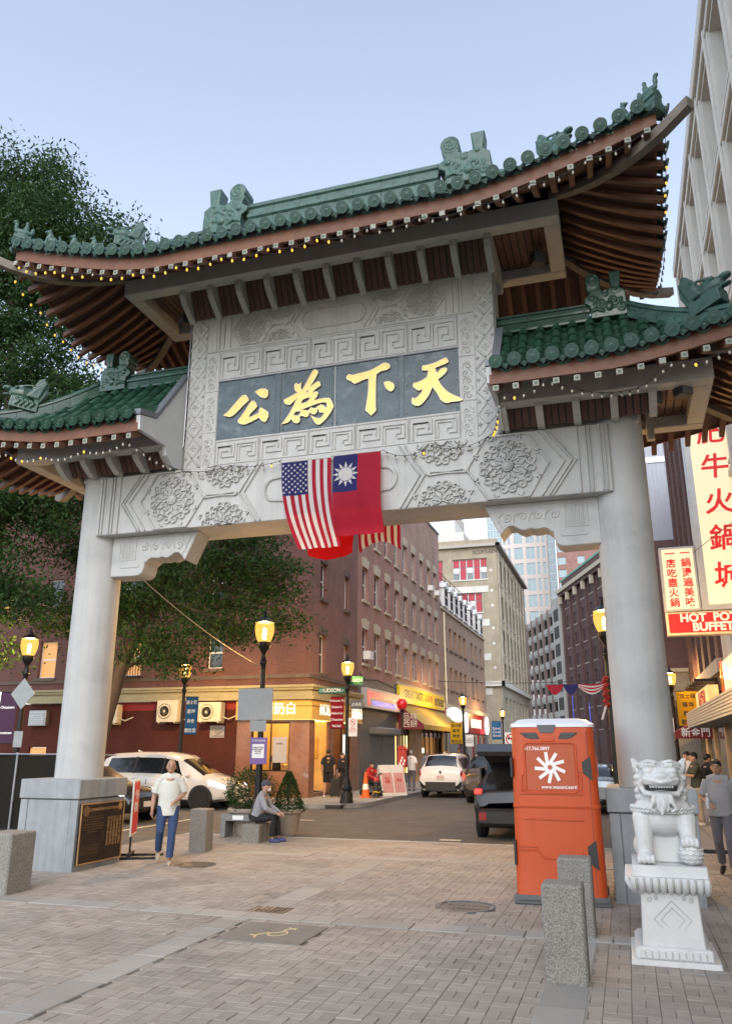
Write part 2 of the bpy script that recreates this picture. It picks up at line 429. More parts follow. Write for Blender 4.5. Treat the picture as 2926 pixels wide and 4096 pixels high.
# granite bands (x0,x1,y0,y1, slab length along the run)
bands = [(3.88,4.20,-12.4,-2.32,'y'), (3.98,4.38,-1.55,3.03,'y'), (-1.3,15.9,-2.30,-1.96,'x'), (-1.3,15.9,3.05,3.40,'x'), (7.70,8.07,-12.4,-3.98,'y'), (7.70,8.07,-3.62,-2.32,'y')]
keep_out = [(b[0],b[1],b[2],b[3]) for b in bands]
plates = [(4.28,5.24,-3.38,-2.48), (3.95,4.46,-1.99,-1.56)]
keep_out += plates + [(-1.14,0.01,-0.01,1.31), (8.22,9.33,-0.01,1.31), (7.705,8.065,-3.99,-3.6)]
mh = [(6.43,-0.8,0.38), (1.4,1.42,0.36)]
def blocked(x, y):
    for a,b_,c,d in keep_out:
        if a+.045 < x < b_-.045 and c+.045 < y < d-.045: return True
    return any((x-q[0])**2+(y-q[1])**2 < (q[2]+.02)**2 for q in mh)
# slabs
nsl = 0
for (x0,x1,y0,y1,run) in bands:
    t = y0 if run == 'y' else x0; end = y1 if run == 'y' else x1
    while t < end-.05:
        ln = min(random.choice((.38,.5,.62,.75,.9)), end-t); a, b_ = t+.006, t+ln-.006; dz = random.uniform(.001,.008)
        q = (x0+.004,x1-.004,a,b_) if run == 'y' else (a,b_,y0+.004,y1-.004)
        t += ln
        cx_, cy_ = (q[0]+q[1])/2, (q[2]+q[3])/2
        if any(p[0]-.05 < cx_ < p[1]+.05 and p[2]-.05 < cy_ < p[3]+.05 for p in [(-1.14,0.0,0,1.3),(8.22,9.32,0,1.3)]) : continue
        mb = MB(); mb.box(*q, -0.05, 0.002+dz, b=.006); part('granite_paver', mb, 'granite_slab', plaza)
# bricks: basket weave of 0.2 x 0.1 pavers
def brick_mesh(lx, ly):
    mb = MB(); hx, hy, c = lx/2, ly/2, .004
    mb.add([(-hx,-hy,-.03),(hx,-hy,-.03),(hx,hy,-.03),(-hx,hy,-.03),(-hx,-hy,-.005),(hx,-hy,-.005),(hx,hy,-.005),(-hx,hy,-.005),
            (-hx+c,-hy+c,0),(hx-c,-hy+c,0),(hx-c,hy-c,0),(-hx+c,hy-c,0)],
           [(0,1,5,4),(1,2,6,5),(2,3,7,6),(3,0,4,7),(4,5,9,8),(5,6,10,9),(6,7,11,10),(7,4,8,11),(8,9,10,11)])
    return mb
BX, BY = brick_mesh(.2052,.1012), brick_mesh(.1012,.2052)
meX, meY = BX.mesh('brick'), BY.mesh('brick')
for m_ in (meX, meY): m_.materials.append(MATS['paver'])
cells = []; S = .208
for i in range(int((PX1-PX0)/S)):
    for j in range(int((PY1-PY0)/S)):
        cx_ = PX0+(i+.5)*S; cy_ = PY0+(j+.5)*S
        for h_ in (-1,1):
            if (i+j) % 2: px, py, hor = cx_, cy_+h_*S/4, True
            else: px, py, hor = cx_+h_*S/4, cy_, False
            if blocked(px, py): continue
            # cut by the field of view, generously
            d = Vector((px,py,0))-CAM; zf = d.dot(_f)
            if zf < 1.0: continue
            sx, sy_ = d.dot(_r2)/zf, d.dot(_u2)/zf
            if abs(sx) > .75 or sy_ < -.9: continue
            cells.append((zf, px, py, hor, sx, sy_))
cells.sort()
inview = [c for c in cells if abs(c[4]) < .47 and c[5] > -.66]
own = set(id(c) for c in inview[:300])
rest = MB()
for c in cells:
    zf, px, py, hor = c[:4]; dz = random.gauss(0,.0016); rx, ry = random.gauss(0,.006), random.gauss(0,.006)
    if id(c) in own:
        o = mkobj('brick', meX if hor else meY, None, plaza); o.location = (px,py,dz); o.rotation_euler = (rx,ry,random.gauss(0,.008))
    else:
        src = BX if hor else BY
        rest.add([(px+v[0], py+v[1], v[2]+dz+v[0]*ry-v[1]*rx) for v in src.v], src.f)
tag(part('brick_field', rest, 'paver', plaza), kind='stuff')
# plaza edge kerb stones along the street
t = PX0
while t < 9.4:
    ln = random.uniform(.9,1.3); mb = MB(); mb.box(t+.004, t+ln-.004, 5.905, 6.03, -.2, .004, b=.01); part('kerb_stone', mb, 'kerb', plaza); t += ln
# far pavement by the shops and its kerb; right-hand pavement
def pavement(name, x0, x1, y0, y1, z, nx, ny):
    mb = MB(); mb.box(x0, x1, y0, y1, -.3, z-.012)
    o = struct(part(name, mb, 'mortar_dark', None))
    for i in range(nx):
        for j in range(ny):
            a0 = x0+(x1-x0)*i/nx; a1 = x0+(x1-x0)*(i+1)/nx; b0 = y0+(y1-y0)*j/ny; b1 = y0+(y1-y0)*(j+1)/ny
            q = MB(); q.box(a0+.006, a1-.006, b0+.006, b1-.006, z-.03, z+random.uniform(-.003,.003), b=.006); part('slab', q, 'sidewalk', o)
    return o
PZ = .10
pv1 = pavement('pavement', -12.0, -0.62, 14.6, 17.78, PZ, 9, 2)
pv2 = pavement('pavement_beach_street', -3.05, -0.13, 17.79, 68.0, PZ, 2, 26)
pv3 = pavement('pavement_right', 8.6, 11.6, 6.05, 70.0, .05, 2, 30)
# rounded kerb at the corner
kerbpts = [(-12,14.5),(-1.7,14.5)]+[(-1.7+1.6*math.sin(R(a)), 16.1-1.6*math.cos(R(a))) for a in range(10,91,10)]+[(-.1,20),(-.1,30),(-.1,45),(-.1,68)]
for i in range(len(kerbpts)-1):
    a, b_ = Vector(kerbpts[i]), Vector(kerbpts[i+1]); d = (b_-a).normalized(); nrm = Vector((-d.y,d.x))*.16
    n_ = max(1, int((b_-a).length/1.6))
    for k in range(n_):
        p0 = a+(b_-a)*(k/n_)+d*.004; p1 = a+(b_-a)*((k+1)/n_)-d*.004
        mb = MB(); mb.prism([tuple(p0),tuple(p1),tuple(p1+nrm),tuple(p0+nrm)], 'z', -.2, PZ+.006); part('kerb_stone', mb, 'kerb', pv1)
# corner fill slab of the pavement
mb = MB(); arc = [(-.62,14.62)]+[p for p in kerbpts[1:11]]+[(-.62,17.78)]
mb.prism([(-1.7,14.66)]+[(p[0]-.14*math.sin(R(a)), p[1]+.14*math.cos(R(a))) for p, a in zip(kerbpts[2:11], range(10,91,10))]+[(-.26,17.78),(-.63,17.78),(-.63,14.66)], 'z', -.2, PZ-.004)
part('slab', mb, 'sidewalk', pv1)
kr = MB(); kr.box(8.44, 8.58, 6.05, 70, -.2, .06, b=.01); part('kerb_stone', kr, 'kerb', pv3)

# manhole covers, drain, bronze-marked plate
def manhole(label, x, y, r, z=0.004, letters=None):
    t_ = thing('manhole_cover', label, 'manhole cover', (x,y,z))
    mb = MB(); mb.lathe([(r+.03,-.03),(r+.03,.0),(r+.005,.0),(r+.005,-.03)], (x,y,z), 40); part('frame', mb, 'plastic_grey', t_)
    mb = MB(); mb.lathe([(r,-.03),(r,.002),(0.001,.002)], (x,y,z), 40); part('lid', mb, 'manhole_iron', t_)
    st = MB()
    for a in range(0,360,30): st.box(x+math.cos(R(a))*r*.8-.02, x+math.cos(R(a))*r*.8+.02, y+math.sin(R(a))*r*.8-.02, y+math.sin(R(a))*r*.8+.02, z+.001, z+.008)
    tag(part('studs', st, 'manhole_iron', t_), kind='stuff')
    if letters:
        text(letters[0], .13, (x,y+.1,z+.003), '+z', 'manhole_letter', t_, ext=.003); text(letters[1], .13, (x,y-.1,z+.003), '+z', 'manhole_letter', t_, ext=.003)
        for o in t_.children[-2:]: o.rotation_euler = (0,0,R(200))
    return t_
M('manhole_iron', (0.10,0.092,0.085), .6, metal=.4, var=.25, vs=12)
M('manhole_letter', (0.20,0.19,0.18), .5, metal=.4, var=.1)
manhole('round iron drain manhole cover in the pavers beside the orange toilet', 6.43, -.8, .35, letters=('BOSTON','DRAIN'))
manhole('worn round manhole cover behind the walking man in grey shirt', 1.4, 1.42, .33)
t_ = thing('drain_grate', 'small square iron drain grate where the granite bands cross', 'drain', (4.2,-1.78,0))
mb = MB(); mb.box(3.955,4.455,-1.985,-1.565,-.04,-.012); part('pit', mb, 'print_black', t_)
for k in range(8):
    mb = MB(); mb.box(3.96+k*.0625, 3.985+k*.0625, -1.98, -1.57, -.03, .002); part('bar', mb, 'manhole_iron', t_)
for k in range(6):
    mb = MB(); mb.box(3.96, 4.45, -1.98+k*.078, -1.957+k*.078, -.03, .0005); part('crossbar', mb, 'manhole_iron', t_)
t_ = thing('paving_plate', 'dark square slab set in the pavers with a curled brass fish mark', 'slab', (4.76,-2.93,0))
mb = MB(); mb.box(4.29,5.23,-3.37,-2.49,-.04,.008,b=.004); part('stone', mb, 'plate_stone', t_) if 'plate_stone' in MATS else None
M('plate_stone', (0.17,0.165,0.15), .8, var=.1, speck=(300,.85,1.15))
if not t_.children: part('stone', mb, 'plate_stone', t_)
fm = MB()
pts = [(4.62,-3.12),(4.66,-3.02),(4.73,-2.95),(4.80,-2.93),(4.85,-2.86),(4.84,-2.78),(4.88,-2.70),(4.93,-2.66)]
ribbon(fm, pts, .03, 'z', -.008, .003)
ribbon(fm, [(4.73,-2.95),(4.76,-3.06),(4.82,-3.08),(4.90,-3.02),(4.92,-2.92),(4.88,-2.84)], .022, 'z', -.008, .003)
ribbon(fm, [(4.56,-3.08),(4.64,-3.10),(4.66,-3.2)], .022, 'z', -.008, .003); ribbon(fm, [(4.84,-2.66),(4.89,-2.70),(4.95,-2.74)], .022, 'z', -.008, .003)
part('mark', fm, 'brass_mark', t_) if 'brass_mark' in MATS else None
M('brass_mark', (0.46,0.42,0.24), .5, metal=.3, var=.2)
if len(t_.children) < 2: part('mark', fm, 'brass_mark', t_)
GLYPH={'gong':[[(2.037,7.708),(2.111,7.753),(2.37,8.032),(2.409,8.052),(2.461,8.047),(2.483,8.016),(2.522,7.956),(2.515,7.933),(2.465,7.892),(2.411,7.852),(2.335,7.775),(2.274,7.72),(2.212,7.673),(2.156,7.666),(2.091,7.685)],[(2.655,8.088),(2.686,8.111),(2.733,8.125),(2.788,8.131),(2.844,8.121),(2.888,8.087),(2.902,8.053),(2.898,7.991),(2.882,7.958),(2.851,7.942),(2.803,7.957),(2.755,7.983),(2.705,8.029)],[(2.595,7.918),(2.635,7.905),(2.669,7.861),(2.693,7.795),(2.662,7.76),(2.609,7.716),(2.563,7.667),(2.538,7.611),(2.567,7.598),(2.629,7.619),(2.691,7.646),(2.741,7.663),(2.75,7.728),(2.768,7.761),(2.837,7.717),(2.918,7.648),(2.925,7.573),(2.892,7.508),(2.863,7.473),(2.819,7.494),(2.774,7.539),(2.749,7.577),(2.695,7.556),(2.587,7.512),(2.462,7.477),(2.389,7.498),(2.34,7.527),(2.33,7.564),(2.39,7.638),(2.465,7.739),(2.546,7.873)]],'xia':[[(4.396,8.117),(4.412,8.157),(4.441,8.172),(4.508,8.146),(4.596,8.16),(4.699,8.172),(4.809,8.183),(4.889,8.209),(4.983,8.252),(5.041,8.282),(5.092,8.297),(5.157,8.268),(5.185,8.233),(5.178,8.192),(5.127,8.162),(5.048,8.158),(4.99,8.136),(4.939,8.106),(4.93,8.019),(4.926,7.868),(4.924,7.718),(4.922,7.568),(4.927,7.426),(4.899,7.393),(4.849,7.348),(4.802,7.398),(4.752,7.446),(4.748,7.461),(4.766,7.567),(4.787,7.699),(4.8,7.848),(4.805,8.045),(4.772,8.05),(4.67,8.023),(4.604,7.998),(4.56,7.985),(4.531,7.992),(4.486,8.038),(4.405,8.085)],[(5.079,7.926),(5.151,7.94),(5.19,7.917),(5.24,7.88),(5.255,7.84),(5.257,7.803),(5.232,7.758),(5.196,7.744),(5.168,7.763),(5.111,7.82),(5.097,7.859)]],'tian':[[(5.756,8.118),(5.767,8.139),(5.826,8.138),(5.91,8.147),(6.001,8.167),(6.084,8.2),(6.168,8.23),(6.184,8.199),(6.206,8.147),(6.151,8.118),(6.075,8.1),(5.967,8.068),(5.984,8.035),(5.992,7.963),(6.038,7.994),(6.08,8.028),(6.122,8.044),(6.156,8.039),(6.176,8.018),(6.174,7.984),(6.146,7.944),(6.09,7.897),(6.017,7.852),(6.046,7.781),(6.095,7.693),(6.178,7.594),(6.27,7.522),(6.357,7.474),(6.422,7.429),(6.408,7.417),(6.361,7.409),(6.22,7.413),(6.186,7.4),(6.139,7.408),(6.099,7.43),(6.059,7.475),(6.027,7.549),(5.974,7.651),(5.923,7.729),(5.892,7.656),(5.842,7.56),(5.778,7.484),(5.729,7.436),(5.687,7.416),(5.625,7.424),(5.584,7.452),(5.564,7.495),(5.564,7.532),(5.577,7.57),(5.603,7.542),(5.648,7.561),(5.704,7.604),(5.74,7.655),(5.765,7.71),(5.689,7.691),(5.651,7.715),(5.592,7.772),(5.593,7.82),(5.6,7.834),(5.653,7.838),(5.73,7.86),(5.835,7.912),(5.854,7.98),(5.862,8.046),(5.803,8.049),(5.758,8.061)]],'wei':[[(3.186,7.386),(3.242,7.44),(3.308,7.532),(3.374,7.638),(3.417,7.725),(3.453,7.805),(3.485,7.878),(3.429,7.824),(3.37,7.77),(3.332,7.744),(3.27,7.764),(3.226,7.805),(3.228,7.851),(3.289,7.878),(3.38,7.916),(3.487,7.964),(3.439,8.002),(3.423,8.035),(3.42,8.122),(3.447,8.145),(3.482,8.113),(3.528,8.13),(3.558,8.157),(3.536,8.113),(3.53,8.075),(3.543,8.01),(3.57,7.995),(3.607,8.056),(3.672,8.179),(3.738,8.303),(3.779,8.36),(3.821,8.355),(3.852,8.318),(3.857,8.286),(3.817,8.213),(3.758,8.112),(3.706,8.042),(3.774,8.071),(3.841,8.116),(3.887,8.113),(3.911,8.036),(3.851,8.006),(3.784,7.961),(3.755,7.911),(3.807,7.927),(3.853,7.92),(3.867,7.888),(3.84,7.83),(3.785,7.764),(3.886,7.773),(3.998,7.777),(4.081,7.768),(4.127,7.691),(4.158,7.603),(4.115,7.511),(4.035,7.4),(3.962,7.334),(3.91,7.297),(3.858,7.31),(3.82,7.352),(3.773,7.434),(3.719,7.501),(3.788,7.447),(3.863,7.411),(3.923,7.407),(3.967,7.447),(3.996,7.519),(3.951,7.513),(3.898,7.531),(3.898,7.569),(3.871,7.6),(3.852,7.591),(3.857,7.544),(3.817,7.5),(3.764,7.515),(3.725,7.546),(3.71,7.571),(3.7,7.512),(3.678,7.476),(3.629,7.475),(3.583,7.504),(3.523,7.496),(3.535,7.441),(3.522,7.39),(3.477,7.374),(3.427,7.394),(3.387,7.445),(3.367,7.482),(3.334,7.429),(3.297,7.407)]],'wei_h':[[(3.633,7.924),(3.655,7.971),(3.688,7.986),(3.693,7.958),(3.663,7.928)],[(3.535,7.729),(3.575,7.812),(3.658,7.839),(3.726,7.842),(3.719,7.808),(3.668,7.749)],[(3.4,7.527),(3.451,7.605),(3.512,7.593),(3.572,7.628),(3.708,7.663),(3.813,7.691),(3.925,7.711),(4.015,7.706),(4.045,7.672),(4.039,7.612),(4.013,7.577),(3.986,7.634),(3.926,7.665),(3.874,7.641),(3.829,7.605),(3.784,7.611),(3.738,7.632),(3.709,7.594),(3.687,7.574),(3.603,7.604),(3.55,7.6),(3.54,7.54),(3.507,7.506)]]}
# ------------------------------------------------------------------ the gate
XC, YC = 4.129, 0.72
gate = thing('paifang_gate', 'tall pale stone gateway with green tiled roofs and gold lettering on a dark panel', 'gate', (XC, YC, 0))
def gp(name, mb, mat, smooth=False, parent=None, **k): return part(name, mb, mat, parent or gate, smooth, **k)
# pedestals
H1, H2 = 1.0857, 1.394
for side in (0,1):
    x0, x1 = (-1.128, 0.0) if side == 0 else (8.228, 9.322)
    y0, y1 = 0.0, 1.303
    mb = MB(); mb.box(x0+.05, x1-.05, y0+.05, y1-.05, -.05, H1-.005)
    ped = gp('pedestal', mb, 'granite_grey')
    wx = x1-x0
    fr = [(x0, x0+.13*wx), (x0+.13*wx, x1-.13*wx), (x1-.13*wx, x1)]
    for a, b_ in fr:
        for yy in ((y0,y0+.06),(y1-.06,y1)):
            q = MB(); q.box(a+.003, b_-.003, yy[0]+(0 if (a,b_) != fr[1] else .008 if yy[0] == y0 else 0), yy[1], -.05, H1-.01, b=.006); gp('granite_slab', q, 'granite_grey', parent=ped)
    for xx in ((x0,x0+.06),(x1-.06,x1)):
        q = MB(); q.box(xx[0]+.001, xx[1]-.001, y0+.062, y1-.062, -.05, H1-.01, b=.006); gp('granite_slab', q, 'granite_grey', parent=ped)
    for a, b_ in ((y0-.02, y0+.62), (y0+.625, y1+.02)):
        q = MB(); q.box(x0-.02, x1+.02, a, b_, H1+.006, H2, b=.012); gp('cap_stone', q, 'granite_grey', parent=ped)
    # column
    cx_ = -.5555 if side == 0 else 8.775
    q = MB(); q.lathe([(.40,H2-.02),(.40,7.0)], (cx_,.70,0), 64)
    gp('column', q, 'concrete', smooth=True)
# bronze plaque on the inner side of the left pedestal
pq = MB(); pq.box(.001, .035, .05, 1.25, .09, 1.02, b=.004); plaque = gp('plaque', pq, 'bronze')
fm = MB(); yy0, yy1, zz0, zz1 = .05, 1.25, .09, 1.02
for a in ((yy0,yy1,zz0,zz0+.02),(yy0,yy1,zz1-.02,zz1),(yy0,yy0+.02,zz0+.021,zz1-.021),(yy1-.02,yy1,zz0+.021,zz1-.021)): fm.box(.036,.048,*a)
gp('frame', fm, 'bronze_bright', parent=plaque)
text('THE CHINATOWN GATEWAY', .066, (.037,.62,.91), '+x', 'bronze_bright', plaque, off=.0006)
sm = MB(); c0 = (1.13,.93); n_ = 12
poly = []
for k in range(24): rr = .075 if k % 2 == 0 else .042; poly.append((c0[0]+rr*math.sin(k*math.pi/12), c0[1]+rr*math.cos(k*math.pi/12)))
sm.prism(poly, 'x', .036, .042); gp('sun_emblem', sm, 'bronze_bright', parent=plaque)
sm = MB(); sm.lathe([(.085,.036),(.085,.041),(.072,.042),(.07,.039),(.05,.04),(.045,.043),(0.001,.043)], (0,.19,.9), 28, 'x'); gp('seal_emblem', sm, 'bronze_seal', parent=plaque) if 'bronze_seal' in MATS else None
M('bronze_seal', (0.22,0.14,0.08), .45, metal=.7, var=.3, vs=30)
if not any(c.name.startswith('seal') for c in plaque.children): gp('seal_emblem', sm, 'bronze_seal', parent=plaque)
lines = ['THIS GATEWAY WAS PRESENTED TO','THE PEOPLE OF THE CITY OF BOSTON','BY THE GOVERNMENT OF','THE REPUBLIC OF CHINA ON TAIWAN','AND WAS ERECTED WITH FUNDS FROM','THE BOSTON CHINATOWN AND','CITY OF BOSTON']
for k, s_ in enumerate(lines): text(s_, .034, (.037,.39,.80-k*.038), '+x', 'bronze_seal', plaque)
cols = ['迎博中美州之城門','之得華華民國人士','會財協贈建牌坊記','觀材為料此美波市','督協建立牌坊紀念']
for k, s_ in enumerate(cols): text('\n'.join(s_), .062, (.037,1.16-k*.085,.545), '+x', 'bronze_bright', plaque, line=.92)
text('\n'.join('一九八二年立'), .03, (.037,.70,.5), '+x', 'bronze_seal', plaque)
for k in range(5): text('COMMEMORATED ON THE OCCASION OF', .024, (.037,.36,.36-k*.03), '+x', 'bronze_seal', plaque)

# lintel beam with carving
BZ0, BZ1, BYF = 5.60, 6.70, .262
XL_, XR_ = -.40, 8.66
q = MB(); q.box(XL_, XR_, BYF, 1.18, BZ0, BZ1, b=.012); beam = gp('lintel', q, 'concrete')
def spiral(cx_, cz, r, ang, turns=1.35, n=16, sgn=1):
    out = []
    for k in range(n+1):
        t = k/n; a = ang+sgn*2*math.pi*turns*t; rr = r*(1-.86*t); out.append((cx_+rr*math.cos(a), cz+rr*math.sin(a)))
    return out
def clip_poly(pts, z0, z1):
    seg = []; cur = []
    for p in pts:
        if z0 <= p[1] <= z1: cur.append(p)
        else:
            if len(cur) > 1: seg.append(cur)
            cur = []
    if len(cur) > 1: seg.append(cur)
    return seg
def rosette(mb, cx_, cz, r, base, h, z0, z1, npet=8, wd=.02):
    """lotus rosette: inner flower, ring of scrolled petals"""
    n1 = 12
    for k in range(n1):
        a0 = 2*math.pi*k/n1; pts = []
        for t in range(9):
            u = t/8; rr = r*(.17+.23*math.sin(math.pi*u)); aa = a0+(u-.5)*2*math.pi/n1*1.05; pts.append((cx_+rr*math.cos(aa), cz+rr*math.sin(aa)))
        for s_ in clip_poly(pts, z0, z1): ribbon(mb, s_, wd*.8, 'y', base, h*.8)
    for k in range(npet):
        a0 = 2*math.pi*(k+.5)/npet; rr = r*.70
        for sg in (-1,1):
            aa = a0+sg*.20
            c = (cx_+rr*math.cos(aa), cz+rr*math.sin(aa)); rs = r*.175
            st = math.atan2(cz-c[1], cx_-c[0])
            pts = [(cx_+r*.42*math.cos(a0+sg*.30), cz+r*.42*math.sin(a0+sg*.30))]+spiral(c[0], c[1], rs, st+sg*1.5, 1.3, 18, -sg)
            for s_ in clip_poly(pts, z0, z1): ribbon(mb, s_, wd, 'y', base, h)
        tip = [(cx_+r*q_*math.cos(a0+d_), cz+r*q_*math.sin(a0+d_)) for q_, d_ in ((.9,-.08),(1.0,0),(.9,.08))]
        for s_ in clip_poly(tip, z0, z1): ribbon(mb, s_, wd, 'y', base, h)
    cir = [(cx_+r*.15*math.cos(a), cz+r*.15*math.sin(a)) for a in np.linspace(0, 2*math.pi, 15)[:-1]]
    for s_ in clip_poly(cir+[cir[0]], z0, z1): ribbon(mb, s_, wd, 'y', base, h)
    if z0 < cz-.05 < z1 and z0 < cz+.05 < z1: mb.lathe([(r*.13,base),(r*.12,base-h*1.1),(r*.06,base-h*1.6),(.001,base-h*1.7)], (cx_,0,cz), 14, 'y')
def seg_line(mb, a, b_, w_, base, h): ribbon(mb, [a, ((a[0]+b_[0])/2,(a[1]+b_[1])/2), b_], w_, 'y', base, h)
def frieze(mbs, xl, xr, z0, z1, base, h, c, hexr, x_strip, x_c1, x_ros, x_hx, x_half, x_c2, quat, wd):
    """mirror-symmetric painted-beam pattern. all x_* are offsets from centre c (positive)"""
    zm = (z0+z1)/2; H_ = (z1-z0)/2-.03
    rb, rs = mbs
    for sg in (-1,1):
        X = lambda o: c+sg*o
        for xs in x_strip: seg_line(rb, (X(xs), z0+.02), (X(xs), z1-.02), wd*.9, base, h)
        for off in (0,.06,.17):
            pts = [(X(x_c1-off-.40*H_/.5*.9), z1-.02), (X(x_c1-off), zm), (X(x_c1-off-.40*H_/.5*.9), z0+.02)]
            ribbon(rb, pts, wd, 'y', base, h)
        # hexagon outline
        k = hexr
        hx = [(X(x_ros+k), zm), (X(x_ros+k*.5), z1-.03), (X(x_ros-k*.5), z1-.03), (X(x_ros-k), zm), (X(x_ros-k*.5), z0+.03), (X(x_ros+k*.5), z0+.03)]
        ribbon(rb, hx, wd*1.3, 'y', base, h, closed=True)
        rosette(rs, X(x_ros), zm, H_*1.06, base, h, z0+.012, z1-.012, wd=wd)
        rosette(rs, X(x_half), z1+.0, H_*1.0, base, h, zm+.07, z1-.015, wd=wd)
        rosette(rs, X(x_half), z0-.0, H_*1.0, base, h, z0+.015, zm-.07, wd=wd)
        rs.lathe([(.05,base),(.045,base-h),(.02,base-h*1.5),(.001,base-h*1.6)], (X(x_hx),0,zm), 12, 'y')
        rs.lathe([(.04,base),(.035,base-h),(.001,base-h*1.4)], (X(x_c2+.06),0,zm), 12, 'y')
        ribbon(rb, [(X(x_hx),zm+.03),((X(x_hx)+X(x_c2))/2,zm+.012),(X(x_c2+.06),zm+.03)], wd, 'y', base, h)
        ribbon(rb, [(X(x_hx),zm-.03),((X(x_hx)+X(x_c2))/2,zm-.012),(X(x_c2+.06),zm-.03)], wd, 'y', base, h)
        for off in (0,.09):
            ribbon(rb, [(X(x_c2-off-.32*H_/.5), z1-.02), (X(x_c2-off), zm), (X(x_c2-off-.32*H_/.5), z0+.02)], wd, 'y', base, h)
    for o in (0,.045): ribbon(rb, [(c+x*(1-o*.5), zm+z_*(1-o*1.2)) for x, z_ in quat], wd*.9, 'y', base, h, closed=True)
quat = []
for k in range(48):
    a = 2*math.pi*k/48; rr = .32+.10*abs(math.cos(2*a))
    quat.append((math.cos(a)*rr*3.05 if abs(math.cos(a)) < .8 else math.copysign(.70,math.cos(a))+math.cos(a)*rr*1.15, math.sin(a)*rr*1.05))
rb, rs = MB(), MB()
frieze((rb,rs), XL_, XR_, BZ0, BZ1, BYF, .034, XC, .64, (4.46,4.40,4.25,4.19,4.07), 4.03, 2.98, 2.33, 1.94, 1.66, quat, .034)
gp('strapwork', rb, 'carving', parent=beam); tag(gp('rosette_carving', rs, 'carving', smooth=True, parent=beam), kind='stuff')
# broken edge chips
for x, z in ((2.2,5.602),(1.96,6.695)):
    q = MB(); 
    for k in range(4): q.ball((x+random.uniform(-.12,.12), BYF+.004, z), (.05,.012,.012), 6, 4)
    gp('chipped_edge', q, 'mortar_dark', parent=beam)

# upper wall with its carved panels
WF = .382
q = MB(); q.box(1.262, 7.0, WF, 1.06, BZ1-.01, 9.95); wall = gp('name_wall', q, 'concrete')
z_f0, z_b0, z_b1, z_f1, z_t = 6.72, 7.24, 8.40, 9.03, 9.74
def panel(name, x0, x1, z0, z1, t=.022, mat='concrete', parent=None, b=.004):
    q = MB(); q.box(x0+.003, x1-.003, WF-t, WF+.05, z0+.003, z1-.003, b=b); return gp(name, q, mat, parent=parent or wall)
ex = [1.90, 2.76, 3.70, 4.665, 5.635, 6.36+.01]
edges = [1.885, 2.76, 3.70, 4.56, 5.50, 6.375]
def fret(mb, x0, x1, z0, z1, base, h):
    w_, hh = x1-x0, z1-z0; m = .05; wd = .026
    ribbon(mb, [(x0+.02,z0+.04),(x1-.02,z0+.04),(x1-.02,z1-.04),(x0+.02,z1-.04)], .012, 'y', base, h*.6, closed=True)
    a0, a1 = x0+m+.02, (x0+x1)/2-.02; b0, b1 = (x0+x1)/2-.02, x1-m-.02; zb, zt = z0+m+.05, z1-m-.05; d = (zt-zb)/4
    ribbon(mb, [(a0,zb-.02),(a0,zt-d*.6),(a1-d*.9,zt-d*.6)], wd, 'y', base, h); ribbon(mb, [(a0,zt-d*.6),(a0+.001,zt-d*.6),(a1-d*1.0,zt-d*.6),(a1-d*1.0,zt-d*2.2)], wd, 'y', base, h)
    ribbon(mb, [(a0+d*.9,zb+d*.9),(a1-.02,zb+d*.9),(a1-.02,zt)], wd, 'y', base, h); ribbon(mb, [(a0+d*.9,zb+d*.9),(a0+d*.9,zt-d*1.7),(a1-d*1.8,zt-d*1.7)], wd, 'y', base, h)
    ribbon(mb, [(b0+.03,zb-.02),(b0+.03,zt-.02),(b1,zt-.02),(b1,zb+d*.6),(b1-d*1.6,zb+d*.6)], wd, 'y', base, h)
    ribbon(mb, [(b0+d*1.0,zb-.02),(b0+d*1.0,zt-d*.9),(b1-d*.9,zt-d*.9),(b1-d*.9,zb+d*1.7),(b1-d*1.9,zb+d*1.7),(b1-d*1.9,zb+d*1.0)], wd, 'y', base, h)
for (z0, z1) in ((z_f0,z_b0),(z_b1,z_f1)):
    for k in range(5):
        p_ = panel('fret_panel', edges[k], edges[k+1], z0, z1)
        q = MB(); fret(q, edges[k], edges[k+1], z0, z1, WF-.022, .022); gp('fret_relief', q, 'carving', parent=p_)
# slate name board: four slabs and two posts
sl_x = [(1.885,3.04),(3.155,4.165),(4.175,5.33),(5.43,6.375)]
for a, b_ in sl_x: panel('slate_slab', a, b_, z_b0, z_b1, t=.006, mat='slate')
for a, b_ in ((3.04,3.155),(5.33,5.43)): panel('slate_strip', a, b_, z_b0, z_b1, t=.02, mat='slate')
gx = MB(); gx.box(1.885,6.375,WF-.03,WF,z_b1-.008,z_b1+.012); gp('drip_edge', gx, 'lead_flashing', parent=wall)
bl = MB()
for x in (1.93,3.0,3.2,4.13,4.21,5.29,5.48,6.33):
    for z in (7.3,7.82,8.34): bl.lathe([(.012,WF-.006),(.012,WF-.012),(.001,WF-.014)], (x,0,z), 8, 'y')
tag(gp('fixing_bolts', bl, 'mortar_dark', parent=wall), kind='stuff')
